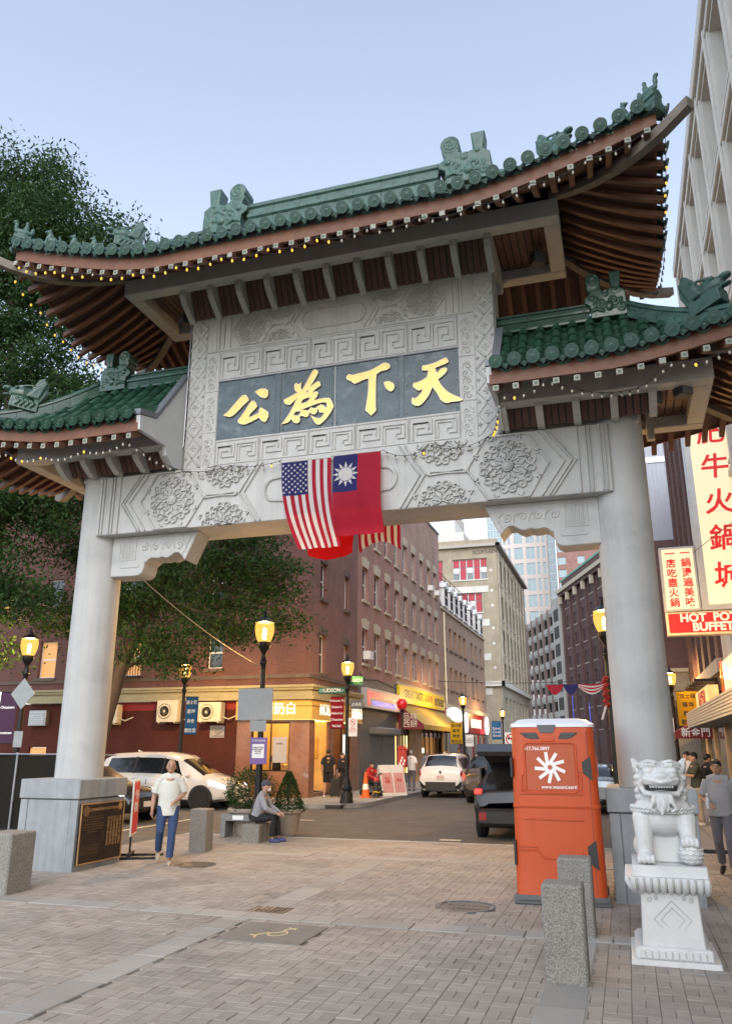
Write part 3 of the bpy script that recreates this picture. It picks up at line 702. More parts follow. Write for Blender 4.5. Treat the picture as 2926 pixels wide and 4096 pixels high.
# gold characters (brush script, cut and raised)
def glyph(name, polys, holes, label):
    bm = bmesh.new(); yb = WF-.008
    import mathutils.geometry as mg
    mb = MB()
    for P in polys:
        n = len(P); hs_ = holes if P is polys[0] else []
        loops = [P]+hs_
        tri = mg.tessellate_polygon([[Vector((p[0],p[1],0)) for p in L_] for L_ in loops])
        flat = [p for L_ in loops for p in L_]
        mb.add([(p[0], yb-.03, p[1]) for p in flat], [tuple(t_) for t_ in tri])
        for L_ in loops:
            m_ = len(L_); mb.add([(p[0], yb-.03, p[1]) for p in L_]+[(p[0], yb, p[1]) for p in L_], [(i, (i+1)%m_, m_+(i+1)%m_, m_+i) for i in range(m_)])
    o = gp(name, mb, 'gold', parent=wall); o['label'] = label
    ed = MB()
    for P in polys+holes: ribbon(ed, P, .016, 'y', yb-.03, .006, closed=True)
    gp('bevelled_edge', ed, 'gold_edge', parent=wall)
for key, nm in (('gong','公'),('wei','為'),('xia','下'),('tian','天')):
    glyph('gold_character', GLYPH[key], GLYPH.get(key+'_h', []), 'raised gold brush character '+nm)
# lattice strips with flowers (outer) and vine strips (inner)
for sg in (-1,1):
    a, b_ = (1.262,1.60) if sg < 0 else (6.66,7.0)
    lp = panel('lattice_panel', a, b_, z_f0, z_t+.02, t=.012)
    cx_ = (a+b_)/2; hw = (b_-a)/2; pit = .40
    q = MB(); fl = MB(); k = 0; z = z_f0+.03
    while z < z_t-.02:
        # lozenge crossing bars: two diagonals per cell
        for (za, zb) in ((z, z+pit/2),(z+pit/2, z)):
            pass
        ribbon(q, [(cx_-hw+.01, z), (cx_, min(z+pit/2, z_t)), ], .05, 'y', WF-.012, .016); ribbon(q, [(cx_+hw-.01, z), (cx_, min(z+pit/2, z_t))], .05, 'y', WF-.012, .016)
        ribbon(q, [(cx_-hw+.01, z), (cx_, max(z-pit/2, z_f0+.01))], .05, 'y', WF-.012, .016); ribbon(q, [(cx_+hw-.01, z), (cx_, max(z-pit/2, z_f0+.01))], .05, 'y', WF-.012, .016)
        for fx, fz, cut in ((cx_, z, 0), (cx_-hw+.035, z+pit/2, 1), (cx_+hw-.035, z+pit/2, 1)):
            if z_f0+.06 < fz < z_t-.05:
                rr = .035 if cut == 0 else .02
                for m_ in range(4):
                    an = math.pi/4+m_*math.pi/2+math.pi/4; fl.ball((fx+rr*1.3*math.cos(an), WF-.016, fz+rr*1.3*math.sin(an)), (rr*.75,.014,rr*.75), 6, 4)
                fl.ball((fx, WF-.02, fz), (rr*.6,.016,rr*.6), 6, 4)
        z += pit
    gp('lattice_relief', q, 'carving', parent=lp); tag(gp('flower_relief', fl, 'carving', smooth=True, parent=lp), kind='stuff')
    a, b_ = (1.60,1.885) if sg < 0 else (6.375,6.66)
    zs = [z_f0, 7.40, 8.22, z_f1]
    for k in range(3):
        vp = panel('vine_panel', a, b_, zs[k], zs[k+1], t=.016)
        q = MB(); cx_ = (a+b_)/2; z = zs[k]+.1; fl_ = 1
        while z < zs[k+1]-.08:
            ribbon(q, spiral(cx_+fl_*.03, z, .062, math.pi/2*fl_, 1.1, 12, fl_), .022, 'y', WF-.016, .014)
            ribbon(q, [(cx_-fl_*.07,z-.05),(cx_-fl_*.075,z+.02),(cx_-fl_*.02,z+.075)], .02, 'y', WF-.016, .012)
            z += .135; fl_ = -fl_
        gp('vine_relief', q, 'carving', parent=vp)
# top frieze
for a, b_ in ((1.60,1.79),(1.79,4.19),(4.19,6.47),(6.47,6.66)): panel('frieze_panel', a, b_, z_f1+.004, z_t+.05, t=.016, mat='carving')
rb, rs = MB(), MB()
q2 = []
for k in range(40):
    a = 2*math.pi*k/40; q2.append((math.copysign(.42,math.cos(a))+math.cos(a)*.2 if abs(math.cos(a)) > .05 else 0, math.sin(a)*.2))
frieze((rb,rs), 1.79, 6.47, z_f1+.03, z_t-.0, WF-.016, .022, XC, .42, (2.28,2.18,2.05), 1.98, 1.62, 1.24, 1.06, .86, q2, .022)
gp('frieze_strapwork', rb, 'carving', parent=wall); tag(gp('frieze_rosettes', rs, 'carving', smooth=True, parent=wall), kind='stuff')
# carved corner brackets under the lintel
bp_ = [(-.17,5.605),(1.58,5.605),(1.34,5.09),(1.28,5.17),(1.21,5.235),(1.13,5.24),(1.06,5.19),(.99,5.155),(.93,5.16),(.87,5.18),(.80,5.16),(.72,5.165),(.66,5.175),(.60,5.15),(.55,5.10),(.525,5.09),(.52,5.0),(.485,4.91),(.42,4.87),(.36,4.86),(-.17,4.87)]
for sg in (-1,1):
    P = [(XC+(p[0]-XC)*(1 if sg < 0 else -1), p[1]) for p in bp_]
    q = MB(); q.prism(P, 'y', .50, .94, ch=.012); br = gp('corner_bracket', q, 'concrete')
    X = lambda x: x if sg < 0 else 2*XC-x
    r1, r2 = MB(), MB()
    ribbon(r1, [(X(.0),5.55),(X(.33),5.55),(X(.33),5.16),(X(.0),5.16)], .015, 'y', .5, .01, closed=True)
    ribbon(r1, [(X(.37),5.55),(X(1.46),5.55),(X(1.30),5.20)], .015, 'y', .5, .01)
    ribbon(r1, [(X(.02),5.06),(X(.04),5.02),(X(.40),5.02),(X(.42),5.06)], .014, 'y', .5, .01)
    for k in range(9):
        x = .04+.03*k; ribbon(r2, [(X(x+.02),5.19),(X(x),5.3+.02*(k%3)),(X(x-.03+.02*(k%2)),5.42+.03*((k*7)%4))], .012, 'y', .5, .01)
    for k in range(4):
        x = .5+.24*k; ribbon(r2, spiral(X(x), 5.38, .075, 1.0+k, 1.3, 14, 1 if k % 2 else -1), .022, 'y', .5, .016)
        ribbon(r2, [(X(x+.07),5.45),(X(x+.13),5.40),(X(x+.15),5.30)], .02, 'y', .5, .014)
    gp('bracket_border', r1, 'carving', parent=br); gp('bracket_foliage', r2, 'carving', parent=br)
# ------------------------------------------------------------------ roofs of the gate
def mk_roof(RLx, hipx, run, zf, lift0, lu, lexp, lamp, a1, a2, x_in=0.0):
    """returns deck height function (dx>=0 half is mirrored) ; zf = fascia bottom"""
    def lift(dx, y):
        tf = (run-abs(y-YC))/run; ts = (RLx-abs(dx))/hipx; t = max(0.0, min(tf, ts))
        if tf <= ts: u = max(0.0, (abs(dx)-lift0)/lu)
        else: u = max(0.0, 1-(hipx/lu)*tf)
        return lamp*u**lexp*(1-t)**1.5, t
    def top(dx, y):
        l, t = lift(dx, y); return zf+.21+l+a1*t+a2*t*t
    return top, lift
UP, UPL = mk_roof(5.56, 2.6, 2.2, 9.74, 2.6, 2.96, 1.4, .76, 1.38, .45)
LO, LOL = mk_roof(7.1, 2.1, 1.75, 6.97, 4.6, 2.5, 1.3, .45, 1.0, .55)
def sweep_box(mb, pts, w_, h_, side):
    """rectangular bar through pts; side = horizontal unit vector of its width; pts on its centre line"""
    s_ = Vector(side); V = []; n = len(pts)
    for p in pts:
        p = Vector(p)
        for a, b_ in ((-1,-1),(1,-1),(1,1),(-1,1)): V.append(p+s_*(a*w_/2)+Vector((0,0,b_*h_/2)))
    F = [(i*4+k, i*4+(k+1)%4, (i+1)*4+(k+1)%4, (i+1)*4+k) for i in range(n-1) for k in range(4)]+[(3,2,1,0), ((n-1)*4,(n-1)*4+1,(n-1)*4+2,(n-1)*4+3)]
    return mb.add(V, F)
# shared meshes
capm = MB(); capm.box(-.044,.044,-.012,0,-.044,.044,b=.004); cap_me = capm.mesh('rafter_cap'); cap_me.materials.append(M('cap_tile',(0.30,0.31,0.25),.5,var=.15,rnd=.1))
st = MB()
for k in range(8):
    a = k*math.pi/4; 
    if k % 2 == 0: P = [(0.006*math.cos(a+1.57),0.006*math.sin(a+1.57)),(.033*math.cos(a),.033*math.sin(a)),(-.006*math.cos(a+1.57),-.006*math.sin(a+1.57))]
    else: P = [(.012*math.cos(a-.5),.012*math.sin(a-.5)),(.042*math.cos(a),.042*math.sin(a)),(.012*math.cos(a+.5),.012*math.sin(a+.5)),(.004*math.cos(a),.004*math.sin(a))]
    st.prism(P, 'y', -.0145, -.0125)
star_me = st.mesh('cap_pattern'); star_me.materials.append(M('cap_green',(0.06,0.10,0.07),.5,var=.1))
def disc_tile_mesh(L_):
    mb = MB(); n = 10
    V = []; 
    for j, yy in enumerate((0.0, L_)):
        for k in range(n+1):
            a = math.pi*k/n; V.append((.085*math.cos(a), yy, .085*math.sin(a)))
    mb.add(V, [(k, k+1, n+1+k+1, n+1+k) for k in range(n)])
    mb.lathe([(.10,-.03),(.10,-.012),(.085,-.008),(.085,-.014)], (0,0,.03), 18, 'y')
    mb.lathe([(.10,-.03),(.10,-.034),(.085,-.036),(.082,-.031),(.06,-.031),(.056,-.036),(.045,-.036),(.04,-.031),(.02,-.036),(.001,-.037)], (0,0,.03), 18, 'y')
    return mb
def drip_mesh():
    mb = MB(); P = []
    for k in range(9):
        t = k/8; x = -.085+.17*t; P.append((x, .045-.05*math.sin(math.pi*t)))
    low = [(.085,-.0),(.06,-.03),(.035,-.035),(.02,-.06),(0,-.078),(-.02,-.06),(-.035,-.035),(-.06,-.03),(-.085,0)]
    mb.prism(P+low, 'y', -.016, .0)
    ribbon(mb, [(-.06,.0),(-.03,-.015),(0,-.05),(.03,-.015),(.06,.0)], .014, 'y', -.016, .006)
    n = 6; V = []
    for yy in (0,.4):
        for k in range(n+1):
            t = k/n; V.append((-.085+.17*t, yy, .045-.05*math.sin(math.pi*t)))
    mb.add(V, [(k, n+1+k, n+2+k, k+1) for k in range(n)])
    return mb
disc_me = disc_tile_mesh(.45).mesh('eave_tile'); auto_smooth(disc_me, 35); disc_me.materials.append(MATS['tile_patina'])
drip_me = drip_mesh().mesh('drip_tile'); auto_smooth(drip_me, 35); drip_me.materials.append(MATS['tile_patina'])
disc_g = disc_me.copy(); disc_g.materials.clear(); disc_g.materials.append(MATS['tile_green'])
drip_g = drip_me.copy(); drip_g.materials.clear(); drip_g.materials.append(MATS['tile_green'])
def place(me, name, parent, loc, rot):
    o = mkobj(name, me, None, parent); o.location = Vector(loc)-OFF(parent); o.rotation_mode = 'XYZ'; o.rotation_euler = rot; return o

def build_roof(name, T, LF, x_in, RLx, run, zf, ring_a, ring_y, pitch_r, pitch_t, mats, sgs, ring_z, n_front_from=0.0, side_ok=True, rprefix=''):
    ye = YC-run
    roofs = []
    for sg in sgs:
        # deck; sg = 0 : whole roof, +-1 : half roof starting at x_in
        lo, hi = (-RLx, RLx) if sg == 0 else (x_in, RLx)
        X = (lambda d: XC+d) if sg == 0 else (lambda d, s=sg: XC+s*d)
        nu, nv = (72 if sg == 0 else 40), 28
        mb = MB()
        fn = lambda u, v: (X(lo+(hi-lo)*u), ye+2*run*v, T(lo+(hi-lo)*u, ye+2*run*v)-.03)
        mb.grid(fn, nu, nv)
        fn2 = lambda u, v: (X(lo+(hi-lo)*u), ye+2*run*v, T(lo+(hi-lo)*u, ye+2*run*v)-.20)
        roof = gp(name, mb, 'tile_bed', smooth=True); roofs.append(roof)
        mb = MB(); mb.grid(fn2, nu, nv, True); gp('soffit_boarding', mb, 'wood_dark', smooth=True, parent=roof)
        # fascia boards
        def boards(P, side_axis):
            seg = 6; n = len(P)-1; step = max(1, n//seg)
            for a in range(0, n, step):
                b_ = min(a+step, n); mb = MB(); sub = P[a:b_+1]
                V = []
                for p in sub:
                    for oo, zz in ((0,0),(side_axis,0),(side_axis,.235),(0,.235)):
                        q = Vector(p)+(Vector((0,oo,zz)) if boards.ax == 'y' else Vector((oo,0,zz))); V.append(q)
                m_ = len(sub)
                F = [(i*4+k, i*4+(k+1)%4, (i+1)*4+(k+1)%4, (i+1)*4+k) for i in range(m_-1) for k in range(4)]+[(0,1,2,3), tuple((m_-1)*4+k for k in (3,2,1,0))]
                mb.add(V, F); gp('fascia_board', mb, mats['fascia'], parent=roof)
                mb = MB(); V = []
                for p in sub:
                    for oo, zz in ((-.004,.236),(side_axis*1.6,.236),(side_axis*1.6,.30),(-.004,.30)):
                        q = Vector(p)+(Vector((0,oo,zz)) if boards.ax == 'y' else Vector((oo,0,zz))); V.append(q)
                mb.add(V, F); gp('flashing', mb, 'lead_flashing', parent=roof)
        N = 36 if sg == 0 else 24
        for yy, d in ((ye, .05), (2*YC-ye, -.05)):
            boards.ax = 'y'
            boards([(X(lo+(hi-lo)*k/N), yy, zf+LF(lo+(hi-lo)*k/N, ye)[0]) for k in range(N+1)], d)
        for sx in ((-1,1) if sg == 0 else (1,)):
            boards.ax = 'x'; xx = X(sx*RLx); dd = -.05*sx*(1 if sg == 0 else sg)
            boards([(xx, ye+.002+(2*run-.004)*k/16, zf+LF(RLx, ye+2*run*k/16)[0]) for k in range(17)], dd)
        # rafters, front and back
        d = lo+pitch_r*.35
        while d < hi-.05:
            x = X(d); ad = abs(d)
            for fb in (-1,1):
                ytip = YC+fb*(run+.08); yin = YC+fb*(YC-ring_y-.05)
                if ad > ring_a-.05:
                    tt = (RLx-ad)/(RLx-(ring_a-.1)); yin = YC+fb*(run-(run-(YC-ring_y))*max(tt,.06))
                ys = [ytip+(yin-ytip)*k/5 for k in range(6)]
                pts = [(x, yy, T(d, min(max(yy,ye),2*YC-ye))-.30-(.02 if k == 0 else 0)) for k, yy in enumerate(ys)]
                if fb == -1 or sg == 0 or True:
                    mb = MB(); sweep_box(mb, pts, .085, .10, (1,0,0)); gp('rafter', mb, 'wood_rafter', parent=roof)
                if fb == -1:
                    p = pts[0]; c = place(cap_me, 'rafter_cap', roof, (p[0], p[1]-.001, p[2]), (0,0,0))
                    if random.random() > .16: place(star_me, 'cap_pattern', roof, (p[0], p[1]-.001, p[2]), (0,0,0))
            d += pitch_r
        # side rafters
        for sx in ((-1,1) if sg == 0 else (1,)):
            y = ye+.25
            while y < 2*YC-ye-.2:
                dt, din = RLx+.08, ring_a-.05
                if abs(y-YC) > YC-ring_y-.05: 
                    tt = (run-abs(y-YC))/(run-(YC-ring_y)); din = RLx-(RLx-ring_a)*max(tt,.06)
                ds = [dt+(din-dt)*k/4 for k in range(5)]
                pts = [(X(sx*q), y, T(min(q,RLx), y)-.30-(.02 if k == 0 else 0)) for k, q in enumerate(ds)]
                mb = MB(); sweep_box(mb, pts, .085, .10, (0,1,0)); gp('rafter', mb, 'wood_rafter', parent=roof)
                y += pitch_r
            # hip beams that poke out past the corner
            for fb in (-1,1):
                pts = []
                for k in range(7):
                    s_ = k/6; q = ring_a-.1+(RLx+.42-ring_a+.1)*s_; yy = YC+fb*((YC-ring_y-.1)+(run+.30-(YC-ring_y-.1))*s_)
                    z_ = T(min(q,RLx), YC+fb*min(abs(yy-YC),run))-.36+(.12 if k == 6 else 0)
                    pts.append((X(sx*q), yy, z_))
                dv = Vector(pts[-1])-Vector(pts[0]); dv.z = 0; dv.normalize(); sd_ = (-dv.y, dv.x, 0)
                mb = MB(); sweep_box(mb, pts, .14, .16, sd_); gp('hip_beam', mb, 'wood_weathered', parent=roof)
        # ring beam with slatted soffit inside
        for sgn, (y0, y1) in ((0,(ring_y, ring_y+.26)), (1,(2*YC-ring_y-.26, 2*YC-ring_y))):
            mb = MB(); l2 = -ring_a if sg == 0 else x_in; xa, xb = sorted((X(l2), X(ring_a)))
            mb.box(xa, xb, y0, y1, ring_z, ring_z+.34, b=.015); gp('eave_beam', mb, 'soffitbeam', parent=roof)
        for sx in ((-1,1) if sg == 0 else (1,)):
            xa, xb = sorted((X(sx*ring_a), X(sx*(ring_a-.26))))
            mb = MB(); mb.box(xa, xb, ring_y+.262, 2*YC-ring_y-.262, ring_z+.001, ring_z+.34, b=.015); gp('eave_beam', mb, 'soffitbeam', parent=roof)
        l2 = -ring_a+.26 if sg == 0 else x_in
        d = l2+.02
        while d < ring_a-.27:
            xa, xb = sorted((X(d), X(min(d+.105, ring_a-.265))))
            mb = MB(); mb.box(xa, xb, ring_y+.265, 2*YC-ring_y-.265, ring_z+.19, ring_z+.21); gp('soffit_slat', mb, 'wood_slat', parent=roof)
            d += .125
        mb = MB(); xa, xb = sorted((X(l2), X(ring_a-.265))); mb.box(xa, xb, ring_y+.262, 2*YC-ring_y-.262, ring_z+.225, ring_z+.24); gp('soffit_back', mb, 'print_black', parent=roof)
    return roofs
M('wood_rafter', (0.15,0.07,0.045), .6, var=.2, vs=3, rnd=.08)
M('wood_weathered', (0.20,0.17,0.14), .7, var=.2, vs=5)
uroof = build_roof('upper_roof', UP, UPL, 0, 5.56, 2.2, 9.74, 4.07, -.23, .272, .262, dict(fascia='wood_brown'), (0,), 10.2)[0]
lroofs = build_roof('lower_roof', LO, LOL, 2.94, 7.1, 1.75, 6.97, 6.04, -.28, .283, .267, dict(fascia='wood_brown'), (-1,1), 6.985)
sl_u = math.atan(1.38/2.2)
# eave tiles of the upper roof, front (patinated) + sides
d = -5.45
while d < 5.5:
    x = XC+d; z = UP(d, YC-2.2)+.09
    place(disc_me, 'eave_tile', uroof, (x, YC-2.2-.13, z-.015), (sl_u*.75,0,0))
    if d+.131 < 5.5: place(drip_me, 'drip_tile', uroof, (x+.131, YC-2.2-.10, UP(d+.131, YC-2.2)+.065), (sl_u*.75, -.25*(1 if d > 2.7 else -1 if d < -2.7 else 0), 0))
    d += .2625
for sx in (-1,1):
    y = YC-2.1
    while y < YC+2.15:
        z = UP(5.56, y)+.09
        place(disc_me, 'eave_tile', uroof, (XC+sx*(5.56+.13), y, z-.015), (sl_u*.75,0,R(90)*sx))
        place(drip_me, 'drip_tile', uroof, (XC+sx*(5.56+.10), y+.131, z-.025), (sl_u*.75,0,R(90)*sx))
        y += .2625
# tile rows on the unseen slopes of both roofs
def tile_rows(T, lo, hi, X, run, RLx, hipx, roof, pitch, back_only=False):
    mb = MB(); d = lo+.1
    while d < hi-.05:
        tmax = min(1.0, (RLx-abs(d))/hipx)
        for fb in ((1,) if back_only else (-1,1)):
            pts = [(X(d), YC+fb*(run-run*tmax*k/6), T(d, YC+fb*(run-run*tmax*k/6))-.0) for k in range(7)]
            mb.tube(pts, .085, 8, True)
        d += pitch
    for sx in ((-1,1) if lo < 0 else (1,)):
        y = YC-run+.15
        while y < YC+run-.1:
            tmax = (run-abs(y-YC))/run
            pts = [(X(sx*(RLx-hipx*tmax*k/5)), y, T(RLx-hipx*tmax*k/5, y)) for k in range(6)]; mb.tube(pts, .085, 8, True); y += pitch
    tag(gp('tile_rows', mb, 'tile_green', smooth=True, parent=roof), kind='stuff')
tile_rows(UP, -5.45, 5.5, lambda d: XC+d, 2.2, 5.56, 2.6, uroof, .2625)
for i, sg in enumerate((-1,1)): tile_rows(LO, 2.96, 7.05, lambda d, s=sg: XC+s*d, 1.75, 7.1, 2.1, lroofs[i], .267, True)
# individual cover and pan tiles on the visible front slopes of the lower roofs
def cover_mesh(r0, r1, L_):
    mb = MB(); n = 8; V = []
    for yy, r in ((0,r0),(L_,r1)):
        for k in range(n+1): a = math.pi*k/n; V.append((r*math.cos(a), yy, r*math.sin(a)))
    for k in range(n+1): a = math.pi*k/n; V.append(((r0-.012)*math.cos(a), 0, (r0-.012)*math.sin(a)))
    mb.add(V, [(k, k+1, n+2+k, n+1+k) for k in range(n)]+[(k, 2*n+2+k, 2*n+3+k, k+1) for k in range(n)])
    return mb
def pan_mesh(L_):
    mb = MB(); n = 6; V = []
    for yy, dz in ((0,.022),(L_,0)):
        for k in range(n+1): t = k/n; V.append((-.10+.2*t, yy, .035-.055*math.sin(math.pi*t)+dz))
    for k in range(n+1): t = k/n; V.append((-.10+.2*t, 0, .012-.055*math.sin(math.pi*t)))
    mb.add(V, [(k, k+1, n+2+k, n+1+k) for k in range(n)]+[(k, 2*n+2+k, 2*n+3+k, k+1) for k in range(n)])
    return mb
cov_me = cover_mesh(.092,.076,.36).mesh('roof_tile'); auto_smooth(cov_me, 50); cov_me.materials.append(MATS['tile_green'])
pan_me = pan_mesh(.36).mesh('pan_tile'); auto_smooth(pan_me, 50); pan_me.materials.append(MATS['tile_green'])
for i, sg in enumerate((-1,1)):
    roof = lroofs[i]; X = lambda d: XC+sg*d
    d = 3.06; first = True
    while d < 7.0:
        tmax = min(1.0, (7.1-d)/2.1); ye = YC-1.75
        for me, nm, dd in ((cov_me,'roof_tile',0.0),(pan_me,'pan_tile',.1335)):
            if d+dd > 7.0: continue
            y = ye-.02; 
            while y < ye+1.75*min(1,(7.1-d-dd)/2.1)-.12:
                y2 = min(y+.26, YC); z0 = LO(d+dd, max(y,ye)); z1 = LO(d+dd, y2); sl_ = math.atan2(z1-z0, max(y2-max(y,ye),.02))
                place(me, nm, roof, (X(d+dd)+random.gauss(0,.004), y, z0-(.005 if nm == 'roof_tile' else .02)), (sl_+random.gauss(0,.012), 0, random.gauss(0,.012)))
                y += .26
        z = LO(d, ye)+.07
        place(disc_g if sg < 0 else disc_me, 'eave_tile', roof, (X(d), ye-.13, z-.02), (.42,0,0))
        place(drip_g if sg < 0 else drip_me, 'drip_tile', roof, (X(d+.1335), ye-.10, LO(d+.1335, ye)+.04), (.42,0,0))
        d += .267
# ridges
def ridge_profile(zb, h, w0):
    return [(-w0,zb),(w0,zb),(w0,zb+.10*h),(w0*.78,zb+.16*h),(w0*.72,zb+.42*h),(w0*.95,zb+.47*h),(w0*.95,zb+.56*h),(w0*.62,zb+.62*h),(w0*.60,zb+.76*h),(w0*.8,zb+.80*h),(w0*.8,zb+.88*h),(w0*.55,zb+.95*h),(w0*.25,zb+h),
            (-w0*.25,zb+h),(-w0*.55,zb+.95*h),(-w0*.8,zb+.88*h),(-w0*.8,zb+.80*h),(-w0*.60,zb+.76*h),(-w0*.62,zb+.62*h),(-w0*.95,zb+.56*h),(-w0*.95,zb+.47*h),(-w0*.72,zb+.42*h),(-w0*.78,zb+.16*h),(-w0,zb+.10*h)]
def ridge(x0, x1, zb, h, w0, mat, roof, step=.55):
    n = max(1, round(abs(x1-x0)/step))
    for k in range(n):
        a = x0+(x1-x0)*k/n; b_ = x0+(x1-x0)*(k+1)/n; a, b_ = min(a,b_)+.003, max(a,b_)-.003
        mb = MB(); mb.prism([(YC+p[0],p[1]) for p in ridge_profile(zb,h,w0)], 'x', a, b_); part('ridge_tile', mb, mat, roof, True, ang=30)
ridge(XC-1.95, XC+1.95, 11.72, .74, .17, 'tile_patina', uroof)
ridge(XC-2.9, XC-2.75, 11.72, .6, .17, 'tile_patina', uroof); ridge(XC+2.75, XC+2.9, 11.72, .6, .17, 'tile_patina', uroof)
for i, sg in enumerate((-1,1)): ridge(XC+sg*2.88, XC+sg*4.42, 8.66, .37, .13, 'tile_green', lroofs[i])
def hip(T, p0, p1, roof, mat, h, w0, n=9, up=0.0):
    """p0 top end (dx,y), p1 bottom end; sits on deck T"""
    out = []
    for sg, fb in p0[2]:
        P = []
        for k in range(n+1):
            t = k/n; d = p0[0]+(p1[0]-p0[0])*t; y = YC+fb*(p0[1]+(p1[1]-p0[1])*t)
            z = T(min(d,p1[2] if len(p1) > 2 else 99), y)+.02; P.append(Vector((XC+sg*d, y, z)))
        dv = P[-1]-P[0]; dv.z = 0; dv.normalize(); sd_ = Vector((-dv.y,dv.x,0))
        prof = [(-w0,-.06),(w0,-.06),(w0,.25*h),(w0*.7,.32*h),(w0*.68,.6*h),(w0*.9,.66*h),(w0*.85,.8*h),(w0*.4,h),(-w0*.4,h),(-w0*.85,.8*h),(-w0*.9,.66*h),(-w0*.68,.6*h),(-w0*.7,.32*h),(-w0,.25*h)]
        for k in range(n):
            V = [p+sd_*a+Vector((0,0,b_)) for p in (P[k]+(P[k+1]-P[k])*.01, P[k+1]-(P[k+1]-P[k])*.01) for a, b_ in prof]; m_ = len(prof)
            F = [(i, (i+1)%m_, m_+(i+1)%m_, m_+i) for i in range(m_)]+[tuple(range(m_))[::-1], tuple(range(m_,2*m_))]
            mb = MB(); mb.add(V, F); part('hip_tile', mb, mat, roof, True, ang=30)
        out.append(P)
    return out
hipsU = hip(UP, (2.9,.0,((-1,-1),(1,-1),(-1,1),(1,1))), (5.62,2.26,5.56), uroof, 'tile_patina', .30, .11)
hipsL = {}
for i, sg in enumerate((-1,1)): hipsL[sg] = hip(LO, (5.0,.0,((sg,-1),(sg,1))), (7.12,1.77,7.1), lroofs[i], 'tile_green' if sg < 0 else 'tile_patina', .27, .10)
# ridge dragons
def chiwen(flip):
    mb = MB(); s_ = -1 if flip else 1; D = .19
    def Q(P): return [(s_*p[0], p[1]) for p in P]
    mb.prism(Q([(0,-.05),(.86,-.05),(.86,.24),(.98,.33),(1.0,.42),(.88,.50),(.82,.58),(.60,.62),(.5,.55),(.36,.60),(.16,.60),(.02,.50)]), 'y', -D, D)
    mb.prism(Q([(.14,.55),(.10,1.0),(.37,1.0),(.33,.55)]), 'y', -D*.8, D*.8)
    for k in range(6):
        x = .125+.046*k; mb.tube([(s_*(.18+.02*k),-D*.8,.60),(s_*x,-D*.8,.99)], .016, 6); mb.tube([(s_*(.18+.02*k),D*.8,.60),(s_*x,D*.8,.99)], .016, 6)
    mb.prism(Q([(.62,.55),(.58,.72),(.60,.85),(.72,.9),(.88,.82),(.92,.66),(.85,.52)]), 'y', -D*.95, D*.95)
    mb.lathe([(.001,-D*1.02),(.18,-D*1.02),(.18,D*1.02),(.001,D*1.02)], (s_*.76,0,.82), 20, 'y')
    for sd_ in (-1,1):
        for sp in (spiral(s_*.76, .82, .15, 1.2, 1.6, 22, s_),): mb.tube([(p[0], sd_*D*1.03, p[1]) for p in sp], .018, 6)
        for sp in (spiral(s_*.30,.28,.17,.3,1.2,14,s_), spiral(s_*.62,.26,.15,2.0,1.3,14,-s_), spiral(s_*.15,.12,.09,1,1.1,10,s_), spiral(s_*.48,.48,.08,1,1.1,10,-s_)): mb.tube([(p[0], sd_*D*1.0, p[1]) for p in sp], .028, 6)
        mb.ball((s_*.42, sd_*D, .18), (.10,.06,.10), 10, 6); mb.ball((s_*.80, sd_*D*.95, .40), (.08,.06,.06), 10, 6); mb.ball((s_*.25, sd_*D*.9, .56), (.06,.05,.05), 8, 5)
        mb.tube([(s_*.55,sd_*D,.08),(s_*.70,sd_*D*1.1,.14),(s_*.86,sd_*D,.10)], .03, 6)
    return mb
def figure(k):
    mb = MB(); mb.ball((0,0,.02), (.13,.06,.035), 10, 6)
    if k == 0:
        mb.ball((0,0,.09), (.13,.05,.055), 10, 6); mb.ball((-.11,0,.17), (.03,.03,.07), 8, 6); mb.ball((-.13,0,.235), (.04,.028,.03), 8, 5); mb.ball((.12,0,.14), (.03,.03,.07), 8, 6)
        mb.ball((.03,0,.17), (.035,.035,.07), 8, 6); mb.ball((.03,0,.255), (.028,.028,.032), 8, 6)
    else:
        mb.ball((.03,0,.09), (.09,.055,.08), 10, 6); mb.ball((-.03,0,.16), (.055,.05,.08), 10, 6); mb.ball((-.06,0,.245), (.05,.042,.042), 10, 6)
        mb.ball((-.105,0,.235), (.03,.025,.022), 8, 5); mb.ball((-.045,.02,.285), (.018,.014,.025), 6, 4); mb.ball((-.045,-.02,.285), (.018,.014,.025), 6, 4)
        mb.tube([(-.07,.02,.16),(-.085,.02,.03)], .02, 6); mb.tube([(-.07,-.02,.16),(-.085,-.02,.03)], .02, 6); mb.tube([(.1,0,.06),(.13,0,.16),(.11,0,.22)], .02, 6)
    return mb
def hip_dragon():
    mb = MB(); mb.box(-.25,.22,-.11,.11,0,.2); mb.ball((-.08,0,.30), (.24,.12,.13), 12, 8); mb.ball((-.33,0,.34), (.10,.075,.05), 10, 6); mb.ball((-.32,0,.22), (.08,.06,.03), 8, 6)
    mb.prism([(.0,.25),(.05,.45),(.12,.62),(.20,.68),(.28,.55),(.30,.38),(.24,.2)], 'y', -.10, .10)
    for k in range(6): mb.tube([(.02+.03*k,-.10,.25),(.10+.03*k,-.11,.42+.03*k)], .022, 6); mb.tube([(.02+.03*k,.10,.25),(.10+.03*k,.11,.42+.03*k)], .022, 6)
    mb.tube([(-.2,.05,.40),(-.02,.08,.46),(.08,.09,.47)], .022, 6); mb.tube([(-.2,-.05,.40),(-.02,-.08,.46),(.08,-.09,.47)], .022, 6)
    mb.ball((-.2,.10,.36), .035, 8, 6); mb.ball((-.2,-.10,.36), .035, 8, 6)
    for k in range(4): mb.tube([(-.15+.08*k,-.115,.05),(-.1+.08*k,-.125,.12),(-.16+.08*k,-.115,.18)], .02, 6)
    return mb
